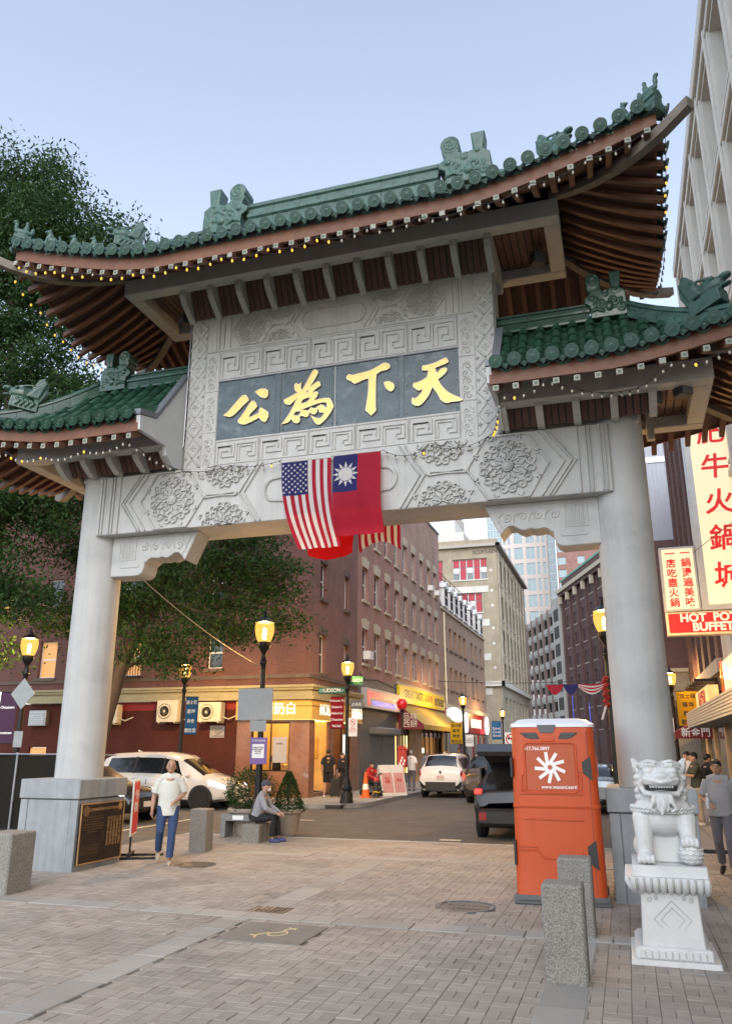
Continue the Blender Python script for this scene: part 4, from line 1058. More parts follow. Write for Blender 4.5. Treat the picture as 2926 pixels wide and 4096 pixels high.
cwA, cwB, f0, f1, hd = sculpt_all([(chiwen(False),.014,1),(chiwen(True),.014,1),(figure(0),.010,1),(figure(1),.010,1),(hip_dragon(),.012,1)])
for m_ in (cwA,cwB,f0,f1,hd): m_.materials.append(MATS['tile_patina'])
cwAg, cwBg, hdg = cwA.copy(), cwB.copy(), hd.copy()
M('tile_darkgreen', (0.035,0.085,0.06), .3, var=.25, vs=9, coat=.3, col2=(0.10,0.15,0.12), c2s=12, c2t=.66)
for m_ in (cwAg,cwBg,hdg): m_.materials.clear(); m_.materials.append(MATS['tile_darkgreen'])
place(cwA, 'ridge_dragon', uroof, (1.20,YC,11.9), (0,0,0)); place(cwB, 'ridge_dragon', uroof, (2*XC-1.20+.02,YC,11.9), (0,0,0))
for i, (sg, me) in enumerate(((-1,cwAg),(1,cwBg))):
    o = place(me, 'ridge_dragon', lroofs[i], (XC+sg*5.02, YC, 8.72), (0,0,0)); o.scale = (.68,.8,.80)
def on_hip(P, t):
    n = len(P)-1; k = min(int(t*n), n-1); return P[k]+(P[k+1]-P[k])*(t*n-k)
for hi_, P in enumerate(hipsU):
    dv = P[-1]-P[0]; ang = math.atan2(dv.y, dv.x)+math.pi
    for t, me, s_ in ((.96,f0,1.25),(.82,f1,1.1),(.70,f1,1.05),(.60,f1,1.0),(.44,hd,1.0)):
        q = on_hip(P, t); sl_ = math.atan2(dv.z*.7, math.hypot(dv.x,dv.y))
        o = place(me, 'roof_figure' if me is not hd else 'hip_dragon', uroof, (q.x,q.y,q.z+.26), (0,-sl_*.4,ang)); o.scale = (s_,)*3
for i, sg in enumerate((-1,1)):
    for P in hipsL[sg]:
        dv = P[-1]-P[0]; ang = math.atan2(dv.y, dv.x)+math.pi; q = on_hip(P, .52)
        o = place(hd if sg > 0 else hdg, 'hip_dragon', lroofs[i], (q.x,q.y,q.z+.2), (0,.15,ang)); o.scale = (1.1,)*3
# stone brackets below the eaves
def bracket(x, prof, roof, w_=.11):
    mb = MB(); mb.prism(prof, 'x', x-w_/2, x+w_/2); gp('eave_bracket', mb, 'soffitbeam', parent=roof)
pu = [(.382,9.70),(.382,10.5),(.03,10.5),(-.10,10.42),(-.10,10.21),(-.10,10.08),(-.04,9.98),(.06,9.90)]
for k in range(11): bracket(XC-5*.575+k*.575, pu, uroof)
for k in range(11): bracket(XC-5*.575+k*.575, [(2*YC-a, z) for a, z in pu], uroof)
pl = [(.262,6.702),(.262,7.15),(-.05,7.2),(-.17,7.18),(-.17,6.99),(-.17,6.92),(-.12,6.86),(.0,6.78),(.14,6.702)]
for i, sg in enumerate((-1,1)):
    for dx in (3.0,3.55,4.1,4.65,5.2):
        bracket(XC+sg*dx, pl, lroofs[i]); bracket(XC+sg*dx, [(2*YC-a, z) for a, z in pl], lroofs[i])
    # plastered gable end against the name wall, with lead capping
    P = [(-1.02,7.0),(-1.04,7.25),(-.55,7.37),(.375,8.55),(.375,6.702),(.10,6.702),(-.16,6.84),(-.22,7.0)]
    mb = MB(); mb.prism(P, 'x', XC+sg*2.90, XC+sg*2.975); gp('gable_end', mb, 'plaster', parent=lroofs[i])
    mb = MB(); xa = XC+sg*2.89; xb = XC+sg*3.02
    for a, b_ in (((-1.06,7.26),(-.55,7.38)),((-.55,7.38),(.37,8.56))):
        mb.prism([a, b_, (b_[0],b_[1]+.10), (a[0],a[1]+.10)], 'x', min(xa,xb), max(xa,xb))
    gp('lead_capping', mb, 'lead_flashing', parent=lroofs[i])
    # fill between lintel top and column head
    mb = MB(); xa, xb = sorted((XC+sg*2.9, XC+sg*5.0)); mb.box(xa, xb, .40, 1.04, BZ1, 7.3); gp('upstand', mb, 'soffitbeam', parent=lroofs[i])
def bay_panels(xs, ya, za, yb, zb, roof):
    for a, b_ in zip(xs[:-1], xs[1:]):
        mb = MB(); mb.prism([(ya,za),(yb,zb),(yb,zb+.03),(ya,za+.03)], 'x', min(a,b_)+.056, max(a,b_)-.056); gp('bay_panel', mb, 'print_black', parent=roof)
        n_ = 4; w_ = (abs(b_-a)-.115)/n_
        for k in range(n_):
            x = min(a,b_)+.058+k*w_; mb = MB(); mb.prism([(ya,za-.022),(yb,zb-.022),(yb,zb-.004),(ya,za-.004)], 'x', x+.012, x+w_-.012); gp('soffit_slat', mb, 'wood_slat', parent=roof)
xs_ = [XC-5*.575+k*.575 for k in range(11)]
bay_panels(xs_, .03, 10.38, .36, 9.79, uroof); bay_panels(xs_, 2*YC-.03, 10.38, 2*YC-.36, 9.79, uroof)
for i, sg in enumerate((-1,1)):
    bay_panels([XC+sg*d for d in (2.97,3.55,4.1,4.65,5.2)], -.02, 7.14, .245, 6.78, lroofs[i])
# soffit fill behind upper brackets
mb = MB(); mb.box(1.2, 7.06, .39, 1.05, 9.9, 10.6); gp('upstand', mb, 'soffitbeam', parent=uroof)
# flood lights below the right roofs, one on the left
def flood(loc, rz, label):
    t_ = thing('floodlight', label, 'floodlight', loc, rz)
    mb = MB(); mb.box(-.11,.11,-.10,.10,-.30,-.10,b=.02); part('housing', mb, 'plastic_black', t_, world=False)
    mb = MB(); mb.box(-.09,.09,-.11,-.101,-.29,-.12); part('glass', mb, 'glass_grey', t_, world=False)
    mb = MB(); mb.tube([(-.13,0,-.2),(-.13,0,-.06),(.13,0,-.06),(.13,0,-.2)], .012, 6); mb.tube([(0,0,-.06),(0,0,.0)], .02, 8); part('yoke', mb, 'plastic_black', t_, world=False)
    return t_
flood((9.35,.2,7.17), R(30), 'black floodlight under the lower right roof, nearer the stone column')
flood((9.75,.0,7.17), R(40), 'black floodlight under the lower right roof, second from the column')
flood((7.75,.9,10.39), R(30), 'black floodlight under the upper roof at its right end')
flood((.75,.9,10.39), R(-30), 'black floodlight under the upper roof at its left end')
# thin steel conduits at the wall edges
mb = MB(); mb.tube([(1.235,.36,9.75),(1.235,.36,7.2),(1.20,.34,7.12),(1.10,.30,7.12),(1.08,.28,7.16)], .014, 6); gp('conduit', mb, 'steel')
mb = MB(); mb.tube([(7.025,.36,9.9),(7.025,.36,8.2)], .014, 6); gp('conduit', mb, 'steel')

# string lights
bulb = MB(); bulb.lathe([(.001,-.055),(.014,-.045),(.019,-.028),(.017,-.012),(.012,0)], (0,0,0), 8); bulb_me = bulb.mesh('bulb'); auto_smooth(bulb_me, 60); bulb_me.materials.append(MATS['bulb_lit'])
bulb_d = bulb_me.copy(); bulb_d.materials.clear(); bulb_d.materials.append(MATS['bulb_dim'])
sock = MB(); sock.lathe([(.013,-.005),(.013,.03),(.004,.035)], (0,0,0), 8); sock_me = sock.mesh('socket'); sock_me.materials.append(MATS['cable'])
def string_lights(label, anchors, sag, spacing, lit, r=.005):
    t_ = thing('string_lights', label, 'string lights', anchors[0])
    pts = []
    for a, b_ in zip(anchors[:-1], anchors[1:]):
        a, b_ = Vector(a), Vector(b_); n = 8
        for k in range(n+(1 if b_ is anchors[-1] else 0)):
            t = k/n; p = a.lerp(b_, t); p.z -= sag*4*t*(1-t); pts.append(p)
    pts.append(Vector(anchors[-1]))
    mb = MB(); mb.tube(pts, r, 5); part('cable', mb, 'cable', t_)
    L_ = 0; nxt = spacing*.5
    for a, b_ in zip(pts[:-1], pts[1:]):
        l = (b_-a).length
        while L_+l > nxt:
            p = a.lerp(b_, (nxt-L_)/l)
            on = lit(p) if callable(lit) else lit
            o = place(bulb_me if on else bulb_d, 'bulb', t_, p-Vector((0,0,.035)), (random.gauss(0,.15),random.gauss(0,.15),0)); s_ = .95; o.scale = (s_,)*3
            o = place(sock_me, 'socket', t_, p-Vector((0,0,.035)), (0,0,0)); o.scale = (s_,)*3
            nxt += spacing
        L_ += l
    return t_
az = lambda d: 9.60+UPL(d,YC-2.2)[0]
string_lights('string of warm bulbs hanging under the front eave of the upper roof', [(XC+d, -1.62, az(d)) for d in np.linspace(-5.4,5.4,14)], .10, .215, lambda p: p.x < 4.9 and random.random() < .97)
string_lights('string of warm bulbs along the left side eave of the upper roof', [(XC-5.66, y, 9.58+UPL(5.56,y)[0]) for y in (-1.4,-.6,.2,1.2,2.2,2.8)], .10, .26, True)
string_lights('string of unlit bulbs along the right side eave of the upper roof', [(XC+5.66, y, 9.58+UPL(5.56,y)[0]) for y in (-1.4,-.6,.2,1.2,2.2,2.8)], .10, .26, lambda p: random.random() < .2)
string_lights('string of unlit bulbs under the eave of the lower right roof', [(7.2,-.95,6.84),(7.9,-1.1,6.92),(8.9,-.6,6.80),(9.5,-1.12,6.92),(10.4,-1.12,7.06),(11.0,-1.1,7.1)], .10, .15, lambda p: random.random() < .1)
string_lights('string of mostly unlit bulbs under the eave of the lower left roof', [(1.05,-1.1,6.80),(.2,-1.1,6.74),(-.6,-1.1,6.72),(-1.4,-1.1,6.86),(-2.4,-1.1,7.0)], .10, .13, lambda p: random.random() < .12)
string_lights('string of bulbs draped across the carved lintel beside the flags', [(1.05,-1.1,6.80),(1.35,.2,6.66),(2.3,.2,6.66),(3.3,.17,6.64)], .06, .16, lambda p: random.random() < .2)
string_lights('string of bulbs draped across the carved lintel right of the flags', [(5.1,.17,6.62),(5.9,.2,6.62),(6.9,.2,6.70),(7.2,-.9,6.84)], .14, .16, lambda p: random.random() < .35)
# ------------------------------------------------------------------ buildings
MBRICK('brick_red', (0.40,0.18,0.135), (0.33,0.145,0.11), (0.34,0.28,0.24), wall='x')
MBRICK('brick_red_dark', (0.25,0.11,0.09), (0.20,0.09,0.075), (0.19,0.15,0.13), wall='x')
MBRICK('brick_red_front', (0.17,0.062,0.05), (0.135,0.05,0.042), (0.11,0.09,0.08), wall='y')
MBRICK('brick_faded', (0.46,0.265,0.205), (0.40,0.225,0.175), (0.40,0.33,0.28), wall='x', streak=.2)
MBRICK('brick_cream_x', (0.47,0.42,0.33), (0.41,0.37,0.29), (0.36,0.32,0.26), wall='x', streak=.1)
MBRICK('brick_cream_y', (0.42,0.36,0.26), (0.37,0.32,0.23), (0.31,0.27,0.21), wall='y', streak=.1)
MBRICK('brick_maroon', (0.15,0.075,0.07), (0.12,0.062,0.058), (0.12,0.09,0.085), wall='x', streak=.2)
MBRICK('brick_maroon_y', (0.15,0.075,0.07), (0.12,0.062,0.058), (0.12,0.09,0.085), wall='y', streak=.2)
MBRICK('brick_tower', (0.33,0.19,0.165), (0.29,0.165,0.145), (0.25,0.17,0.15), wall='y', bw=.6, bh=.3)
MBRICK('brick_painted', (0.10,0.028,0.018), (0.085,0.024,0.016), (0.07,0.02,0.014), wall='y', bh=.075)
M('stone_trim', (0.52,0.45,0.34), .8, var=.12, streak=.15)
M('brownstone', (0.11,0.085,0.07), .85, var=.25, vs=2)
M('stucco_brown', (0.36,0.25,0.185), .9, var=.10, vs=.8, streak=.15, bump=.1)
M('slate_roof', (0.10,0.085,0.08), .8, var=.25, vs=6)
M('olive_cornice', (0.32,0.29,0.17), .6, var=.12, streak=.1)
M('gold_panel', (0.62,0.40,0.10), .45, var=.08, metal=.1)
M('marble_brown', (0.27,0.125,0.07), .3, var=.3, vs=2.5, coat=.3, col2=(0.20,0.09,0.05), c2s=5, c2t=.55)
M('marble_tan', (0.50,0.33,0.17), .35, var=.3, vs=2, coat=.2, col2=(0.62,0.44,0.25), c2s=3, c2t=.55)
M('shop_warm', (0.75,0.52,0.24), .7, var=.1)
M('shutter', (0.20,0.195,0.185), .5, metal=.4, var=.12)
M('grey_panel', (0.155,0.145,0.13), .7, var=.15, streak=.2)
M('sign_yellow', (0.75,0.55,0.02), .5, var=.06)
M('awning_yellow', (0.36,0.27,0.045), .7, var=.2, streak=.35)
M('awning_maroon', (0.20,0.02,0.025), .7, var=.15)
M('sign_grey', (0.38,0.37,0.38), .5, var=.08)
M('shop_red', (0.20,0.012,0.018), .4, var=.12)
M('shop_grey', (0.18,0.18,0.18), .6, var=.15)
M('concrete_pale', (0.62,0.60,0.55), .8, var=.1, vs=.6, streak=.15)
M('concrete_warm', (0.42,0.39,0.35), .85, var=.12, vs=.5, streak=.15)
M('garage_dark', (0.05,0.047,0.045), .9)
M('garage_pier', (0.20,0.155,0.14), .85, var=.12, streak=.15)
M('tower_pink', (0.66,0.60,0.57), .8, var=.05)
M('win_red', (0.40,0.03,0.05), .5, var=.1)
M('copper_green', (0.16,0.36,0.29), .7, var=.15)
M('corrugated', (0.30,0.315,0.36), .5, var=.06, metal=.3)
M('blind', (0.55,0.54,0.50), .8, var=.06)
M('ac_cream', (0.64,0.58,0.44), .5, var=.06)
M('ac_fan', (0.13,0.12,0.10), .6, var=.1)
ME('shop_glow', (1.0,0.66,0.24), 1.1, var=.35, vs=1.4)
ME('letter_glow', (1.0,0.92,0.72), .5)
ME('neon_red', (1.0,0.08,0.11), .35)
ME('neon_blue', (0.08,0.13,1.0), .35)
ME('sign_lit', (1.0,0.88,0.58), .22, var=.06, vs=1)
ME('round_lit', (1.0,0.97,0.95), .4)
ME('red_lit', (0.9,0.015,0.02), .14)
ME('window_glow', (1.0,0.50,0.16), .14, var=.4, vs=2)

class Face:
    """a facade: u along it, z up, d out of it. rz 0 looks at -Y, 90 deg at +X, -90 deg at -X"""
    def __init__(s, root, origin, rz):
        s.root = root; s.rz = rz; s.m = Matrix.Translation(Vector(origin)) @ Matrix.Rotation(rz, 4, 'Z'); s.off = Matrix.Translation(-Vector(root.location))
    def put(s, name, mb, mat, u=0.0, z=0.0, d=0.0, parent=None, smooth=False):
        me = mb.mesh(name) if isinstance(mb, MB) else mb
        if smooth: auto_smooth(me)
        o = mkobj(name, me, mat, parent or s.root)
        if parent is None:
            p = s.off @ s.m @ Vector((u, -d, z)); o.location = p; o.rotation_euler = (0,0,s.rz)
        else: o.location = (u, -d, z)
        return o
    def wall(s, u0, u1, z0, z1, holes, mat, name='wall', depth=.25, base=0.0):
        """wall sheet with real openings and their reveals"""
        us = sorted({u0,u1}|{h[0] for h in holes}|{h[1] for h in holes}); zs = sorted({z0,z1}|{h[2] for h in holes}|{h[3] for h in holes})
        us = [u for u in us if u0 <= u <= u1]; zs = [z for z in zs if z0 <= z <= z1]
        mb = MB(); vi = {}
        def vid(u, z):
            k = (u,z)
            if k not in vi: vi[k] = len(mb.v); mb.v.append((u,-base,z))
            return vi[k]
        for i in range(len(us)-1):
            for j in range(len(zs)-1):
                cu, cz = (us[i]+us[i+1])/2, (zs[j]+zs[j+1])/2
                if any(h[0] < cu < h[1] and h[2] < cz < h[3] for h in holes): continue
                mb.f.append((vid(us[i],zs[j]), vid(us[i+1],zs[j]), vid(us[i+1],zs[j+1]), vid(us[i],zs[j+1])))
        for a, b_, c, d_ in holes:
            mb.add([(a,-base,c),(b_,-base,c),(b_,-base,d_),(a,-base,d_),(a,-base+depth,c),(b_,-base+depth,c),(b_,-base+depth,d_),(a,-base+depth,d_)], [(0,4,5,1),(1,5,6,2),(2,6,7,3),(3,7,4,0)])
        # carry texture in world coordinates: keep object rotation but brick uses object x
        return s.put(name, mb, mat)
    def box(s, name, u0, u1, d0, d1, z0, z1, mat, parent=None, b=0.0):
        mb = MB(); mb.box(u0,u1,-d1,-d0,z0,z1,b=b); return s.put(name, mb, mat, parent=parent)
    def text(s, st, size, u, z, d, mat, parent=None, name='lettering', **k):
        me = text_mesh(st, size, **k); me.transform(FACE['-y'].to_4x4()); return s.put(name, me, mat, u, z, d, parent)
WIN_CACHE = {}
def window(face, u0, u1, z0, z1, frame='white_paint', pane='glass_dark', sill='stone_trim', lintel=None, inset=.14, key_h=.45, blind=.0, sash=True, mull=0, name='window'):
    w_, h_ = round(u1-u0,2), round(z1-z0,2); k = (w_,h_,frame,pane,sill,lintel,inset,sash,mull,face.rz)
    if k not in WIN_CACHE:
        f = .05; mb = MB(); hw = w_/2
        mb.box(-hw,-hw+f,0,.05,0,h_); mb.box(hw-f,hw,0,.05,0,h_); mb.box(-hw+f,hw-f,0,.05,0,f); mb.box(-hw+f,hw-f,0,.05,h_-f,h_)
        if sash: mb.box(-hw+f,hw-f,.002,.045,h_/2-.03,h_/2+.03)
        for q in range(mull): x = -hw+w_*(q+1)/(mull+1); mb.box(x-.03,x+.03,.001,.048,f,h_-f)
        fr = mb.mesh('window'); fr.materials.append(MATS[frame])
        mb = MB(); mb.box(-hw+f,hw-f,.02,.03,f,h_-f); pn = mb.mesh('pane'); pn.materials.append(MATS[pane])
        bl = MB(); bl.box(-hw+f,hw-f,.022,.034,h_*.5,h_-f); bm_ = bl.mesh('blind'); bm_.materials.append(MATS['blind'])
        sm = lm = None
        if sill:
            mb = MB(); mb.box(-hw-.1,hw+.1,-inset-.09,.03,-.13,-.001); sm = mb.mesh('sill'); sm.materials.append(MATS[sill])
        if lintel:
            mb = MB()
            if key_h > .3:
                for a0, a1, b0, b1, t in ((-hw,-hw*.38,-hw*1.35,-hw*.5,0),(-hw*.36,hw*.36,-hw*.48,hw*.48,.06),(hw*.38,hw,hw*.5,hw*1.35,0)):
                    mb.prism([(a0,h_+.003),(a1,h_+.003),(b1,h_+key_h+t),(b0,h_+key_h+t)], 'y', -inset-.05, -inset+.02)
            else: mb.box(-hw-.12,hw+.12,-inset-.03,-inset+.02,h_+.003,h_+key_h)
            lm = mb.mesh('lintel'); lm.materials.append(MATS[lintel])
        WIN_CACHE[k] = (fr,pn,bm_,sm,lm)
    fr,pn,bm_,sm,lm = WIN_CACHE[k]
    o = face.put(name, fr, None, (u0+u1)/2, z0, -inset)
    face.put('pane', pn, None, parent=o)
    if random.random() < blind:
        b_ = face.put('blind', bm_, None, parent=o); b_.scale = (1,1,1)
    if sm: face.put('sill', sm, None, parent=o)
    if lm: face.put('lintel', lm, None, parent=o)
    return o
XL0 = -3.1
# ---- corner building (dark red brick, tea shop below)
cb_ = thing('corner_building', 'dark red brick corner building with a glowing gold tea shop below', 'building', (-3.1,17.85,0))
FB = Face(cb_, (XL0,0,0), R(90))      # u = world y, looks at +X
FA = Face(cb_, (0,17.85,0), 0)        # u = world x, looks at -Y
ch = [(18.95,19.70,4.82,6.40),(22.02,22.62,5.43,6.32),(18.95,19.70,7.90,9.44),(22.0,22.6,7.90,9.44),(18.95,19.70,11.0,12.6),(22.0,22.6,11.0,12.6)]
FB.wall(17.85, 23.95, 4.25, 15.2, ch, 'brick_red_dark')
for h in ch:
    window(FB, *h, sill='brownstone', lintel='brownstone', key_h=.28, inset=.16, blind=.9)
ah = [(-11.85,-10.7,7.95,9.2),(-15.9,-15.0,7.95,9.2),(-11.5,-10.7,4.8,6.4),(-7.6,-6.9,5.0,6.3),(-15.9,-15.0,4.8,6.4),(-19.5,-18.7,4.8,6.4),(-19.5,-18.7,7.95,9.2),(-7.6,-6.9,7.95,9.2),(-11.5,-10.7,11.0,12.6),(-7.6,-6.9,11.0,12.6)]
FA.wall(-32, XL0, 4.25, 15.2, ah, 'brick_red_front')
for i, h in enumerate(ah): window(FA, *h, sill='brownstone', inset=.16, pane='window_glow' if i in (2,4) else 'glass_dark', blind=.3)
for i in (0,2):
    a, b_, c, d_ = ah[i]; mb = MB()
    for k in range(9): x = a-.1+(b_-a+.2)*k/8; mb.box(x-.01,x+.01,-.35,-.33,c-.05,c+.42)
    mb.box(a-.12,b_+.12,-.36,-.32,c+.42,c+.45); mb.box(a-.12,b_+.12,-.36,0,c-.09,c-.05); FA.put('balcony_rail', mb, 'black_metal')
mb = MB(); mb.box(-32,XL0-.01,17.9,23.9,15.1,15.2); mb.box(-32,-31.9,17.9,24,0,15.2); part('roof', mb, 'slate_roof', cb_)
# cornice: stacked mouldings on both faces
for z0, z1, d_ in ((3.70,3.82,.34),(3.825,3.98,.28),(3.985,4.06,.20),(4.065,4.16,.30),(4.165,4.26,.36)):
    FB.box('cornice', 17.85-d_, 23.93, 0, d_, z0, z1, 'olive_cornice'); FA.box('cornice', -16.0, XL0-.002, 0, d_-.002, z0+.001, z1-.001, 'olive_cornice')
FB.box('string_course', 17.8, 23.94, 0, .06, 4.55, 4.70, 'brownstone'); FA.box('string_course', -32, XL0-.003, 0, .055, 4.551, 4.699, 'brownstone')
FB.wall(17.85, 23.95, 4.24, 4.26, [], 'brick_red_dark')
# gold sign band
gb_ = FB.box('shop_sign', 17.62, 23.94, .0, .23, 2.96, 3.69, 'gold_panel', b=.01)
FB.text('MOLLY TEA', .58, 19.95, 3.33, .236, 'letter_glow', sx=.95, ext=.012, off=.006); FB.text('茉莉奶白', .48, 23.2, 3.33, .236, 'letter_glow', sx=.78, ext=.012, off=.008)
ga_ = FA.box('shop_sign', -6.07, XL0+.22, .0, .226, 2.961, 3.689, 'gold_panel', b=.01)
FA.text('茉莉奶白', .48, -4.45, 3.33, .232, 'letter_glow', ext=.012, off=.008)
for f_, a, b_ in ((FB,17.63,23.93),(FA,-6.06,XL0+.21)):
    for z in (2.945,3.47): f_.box('lip', a, b_, .23, .28, z, z+.03, 'gold_panel')
# tea shop ground floor
FA.box('pier', -6.05, -5.42, 0, .12, .0, 2.94, 'marble_brown', b=.01); FA.box('pier', -3.80, XL0+.12, 0, .12, 0, 2.94, 'marble_brown', b=.01); FA.box('stall_riser', -5.415, -3.805, 0, .11, 0, 1.03, 'marble_brown', b=.01); FA.box('head', -5.415,-3.805,0,.11,2.85,2.94,'marble_brown')
FB.box('pier', 17.73, 18.28, 0.122, .125, 0, 2.93, 'marble_brown'); FB.box('pier', 17.735, 18.28, 0, .12, .001, 2.94, 'marble_brown', b=.01)
FB.box('pier', 19.9, 20.52, 0, .10, 0, 2.94, 'marble_brown', b=.01); FB.box('stall_riser', 20.525, 22.75, 0, .09, 0, 1.03, 'marble_brown', b=.01); FB.box('pier', 22.755, 23.9, 0, .1, 0, 2.94, 'marble_brown', b=.01)
FB.box('step', 18.285, 19.895, -.5, .06, 0, .24, 'marble_brown', b=.01)
for f_, a, b_, c, d_ in ((FA,-5.415,-3.805,1.03,2.85),(FB,20.52,22.75,1.03,2.90)):
    mb = MB(); f = .05
    mb.box(a,a+f,-.06,0,c,d_); mb.box(b_-f,b_,-.06,0,c,d_); mb.box(a+f,b_-f,-.06,0,c,c+f); mb.box(a+f,b_-f,-.06,0,d_-f,d_); mb.box((a+b_)/2-.02,(a+b_)/2+.02,-.055,-.005,c+f,d_-f)
    f_.put('shop_window', mb, 'black_metal')
# interior: warm room with counter, seen through the open glazing
mb = MB(); mb.box(-6.0,-3.2,20.9,20.95,0,2.95); part('interior_wall', mb, 'shop_warm', cb_)
mb = MB(); mb.box(-6.05,-6.0,17.95,23.9,0,2.95); part('interior_wall', mb, 'shop_warm', cb_)
mb = MB(); mb.box(-6.0,-3.15,17.9,23.9,2.95,2.99); part('shop_ceiling', mb, 'shop_glow', cb_)
mb = MB(); mb.box(-6.0,-3.15,17.9,23.9,.22,.24); part('shop_floor', mb, 'sidewalk', cb_)
mb = MB(); mb.box(-5.2,-4.4,19.2,20.6,.24,1.25,b=.02); part('counter', mb, 'shop_warm', cb_)
for k in range(5):
    mb = MB(); mb.box(-5.35+k*.32,-5.1+k*.32,20.84,20.9,1.5+.1*(k%2),2.3-.1*(k%2)); part('menu_board', mb, 'print_white' if k % 2 else 'gold_panel', cb_)
FB.box('lit_menu', 22.05, 22.35, -.02, .0, 1.6, 2.45, 'round_lit'); FA.box('poster', -4.55,-3.95,-.02,-.01,1.35,2.3,'sign_grey'); FA.text('MENU', .1, -4.25, 2.05, -.008, 'print_black')
FB.box('interior_wall', 20.6, 22.7, -1.2, -1.15, .24, 2.9, 'shop_warm')
# red painted ground floor of the long side with the condensers
FA.wall(-32, -6.055, -.05, 3.70, [(-15.9,-15.0,1.0,1.9)], 'brick_painted'); FA.box('basement_window', -15.88,-15.02,-.12,-.1,1.02,1.88,'window_glow')
FA.box('band', -13.5, -6.06, 0, .02, 3.36, 3.69, 'red_wall') if 'red_wall' in MATS else None
M('red_wall', (0.25,0.02,0.02), .7, var=.15)
FA.box('band', -13.5, -6.06, 0, .02, 3.36, 3.69, 'red_wall')
def condenser(u, z, w_, h_, label):
    t_ = thing('air_conditioner', label, 'air conditioner', (u,17.85,z))
    f_ = Face(t_, (0,17.85,0), 0)
    f_.box('casing', u-w_/2, u+w_/2, .12, .50, z, z+h_, 'ac_cream', b=.015)
    mb = MB(); mb.lathe([(.30,-.505),(.30,-.515),(.28,-.515),(.28,-.507),(.001,-.507)], (u-w_*.12,0,z+h_/2), 28, 'y'); o = f_.put('fan_grille', mb, 'ac_fan')
    mb = MB()
    for r_ in (.08,.14,.20,.26): mb.lathe([(r_,-.512),(r_+.012,-.512),(r_+.012,-.52),(r_,-.52)], (u-w_*.12,0,z+h_/2), 24, 'y')
    for k in range(6): a = k*math.pi/6; mb.tube([(u-w_*.12-.28*math.cos(a),-.516,z+h_/2-.28*math.sin(a)),(u-w_*.12+.28*math.cos(a),-.516,z+h_/2+.28*math.sin(a))], .006, 5)
    mb.lathe([(.05,-.512),(.05,-.525),(.001,-.526)], (u-w_*.12,0,z+h_/2), 12, 'y'); f_.put('fan_guard', mb, 'ac_cream')
    mb = MB(); mb.box(u-w_/2+.1,u-w_/2+.14,-.5,0,z-.05,z); mb.box(u+w_/2-.14,u+w_/2-.1,-.5,0,z-.05,z); f_.put('wall_bracket', mb, 'ac_cream')
    mb = MB(); mb.tube([(u+w_/2,-.3,z+.2),(u+w_/2+.2,-.2,z+.1),(u+w_/2+.5,-.06,z+.25)], .025, 6); f_.put('hose', mb, 'ac_cream')
condenser(-9.0, 2.88, .95, .85, 'cream wall air conditioner behind the blue banner lamp post')
condenser(-7.1, 2.88, 1.0, .75, 'cream wall air conditioner beside the gold tea shop sign')
condenser(-11.8, 2.85, .95, .75, 'cream wall air conditioner just behind the left stone column')
t_ = thing('notice_sign', 'grey security camera notice on the red wall under an air conditioner', 'sign', (-6.95,17.85,2.3)); f_ = Face(t_, (0,17.85,0), 0)
f_.box('board', -7.27,-6.64,.01,.03,2.28,2.74,'sign_grey'); f_.text('NOTICE', .12, -6.95, 2.66, .031, 'print_black', t_ and None); f_.text('THIS AREA IS UNDER\n24 HOUR\nVIDEO\nSURVEILLANCE', .075, -6.9, 2.45, .031, 'print_black')
t_ = thing('vent_louvre', 'grey slatted vent box on the dark red wall left of the column', 'vent', (-15.4,17.85,2.8)); f_ = Face(t_, (0,17.85,0), 0)
f_.box('casing', -15.88,-15.0,0,.25,2.78,3.42,'steel',b=.01)
for k in range(6): f_.box('slat', -15.82,-15.06,.25,.30,2.84+k*.09,2.87+k*.09,'aluminium')

# ---- liquor store building
lb = thing('liquor_building', 'red brick building with pale window keystones above a grey liquor shop shutter', 'building', (-3.1,23.95,0)); F = Face(lb, (XL0,0,0), R(90))
lh = [(a, a+.86, z, z+1.64) for z in (5.78,8.82,11.84) for a in (24.67,26.66,28.62)]
F.wall(23.95, 30.5, 5.1, 16.5, lh, 'brick_red')
for h in lh: window(F, *h, lintel='stone_trim', blind=.55)
F.box('window_air_conditioner', 24.8, 25.4, .0, .35, 5.95, 6.35, 'white_paint', b=.01)
mb = MB(); mb.box(-14, XL0-.6, 23.96, 30.49, 0, 16.45); part('side_walls', mb, 'brick_red_front', lb)
F.box('shop_front', 23.96, 30.49, -.1, .03, 2.9, 5.12, 'grey_panel')
sg_ = F.box('shop_sign', 24.42, 30.45, .03, .30, 3.70, 4.62, 'sign_grey', b=.01)
F.text('TRUONG THANH LIQUORS', .40, 27.2, 4.30, .31, 'neon_red', sx=1.0, ext=.006, off=.012); F.text('WHOLESALE & RETAIL BEER & WINE', .30, 27.4, 3.93, .31, 'neon_blue', sx=.86, ext=.006, off=.012)
F.text('長\n城', .36, 24.75, 4.15, .31, 'neon_red', ext=.006, off=.01); F.text('酒\n店', .36, 30.1, 4.15, .31, 'neon_red', ext=.006, off=.01)
F.box('shutter_box', 25.5, 30.4, .03, .5, 2.50, 2.86, 'shutter', b=.06)
F.box('pier', 23.96, 25.6, 0, .1, 0, 2.9, 'grey_panel')
for k in range(30): F.box('shutter_slat', 25.65, 30.3, .0, .035, .12+k*.08, .185+k*.08, 'shutter')
F.box('shutter_post', 27.9, 28.0, .035, .06, .1, 2.5, 'shutter'); F.box('shutter_back', 25.6, 30.45, -.05, -.01, .0, 2.6, 'shop_grey')
mb = MB(); mb.tube([(24.0,-.08,5.25),(25.0,-.06,5.0),(27,-.05,5.15),(30.4,-.06,4.95)], .02, 5); F.put('cable', mb, 'cable')

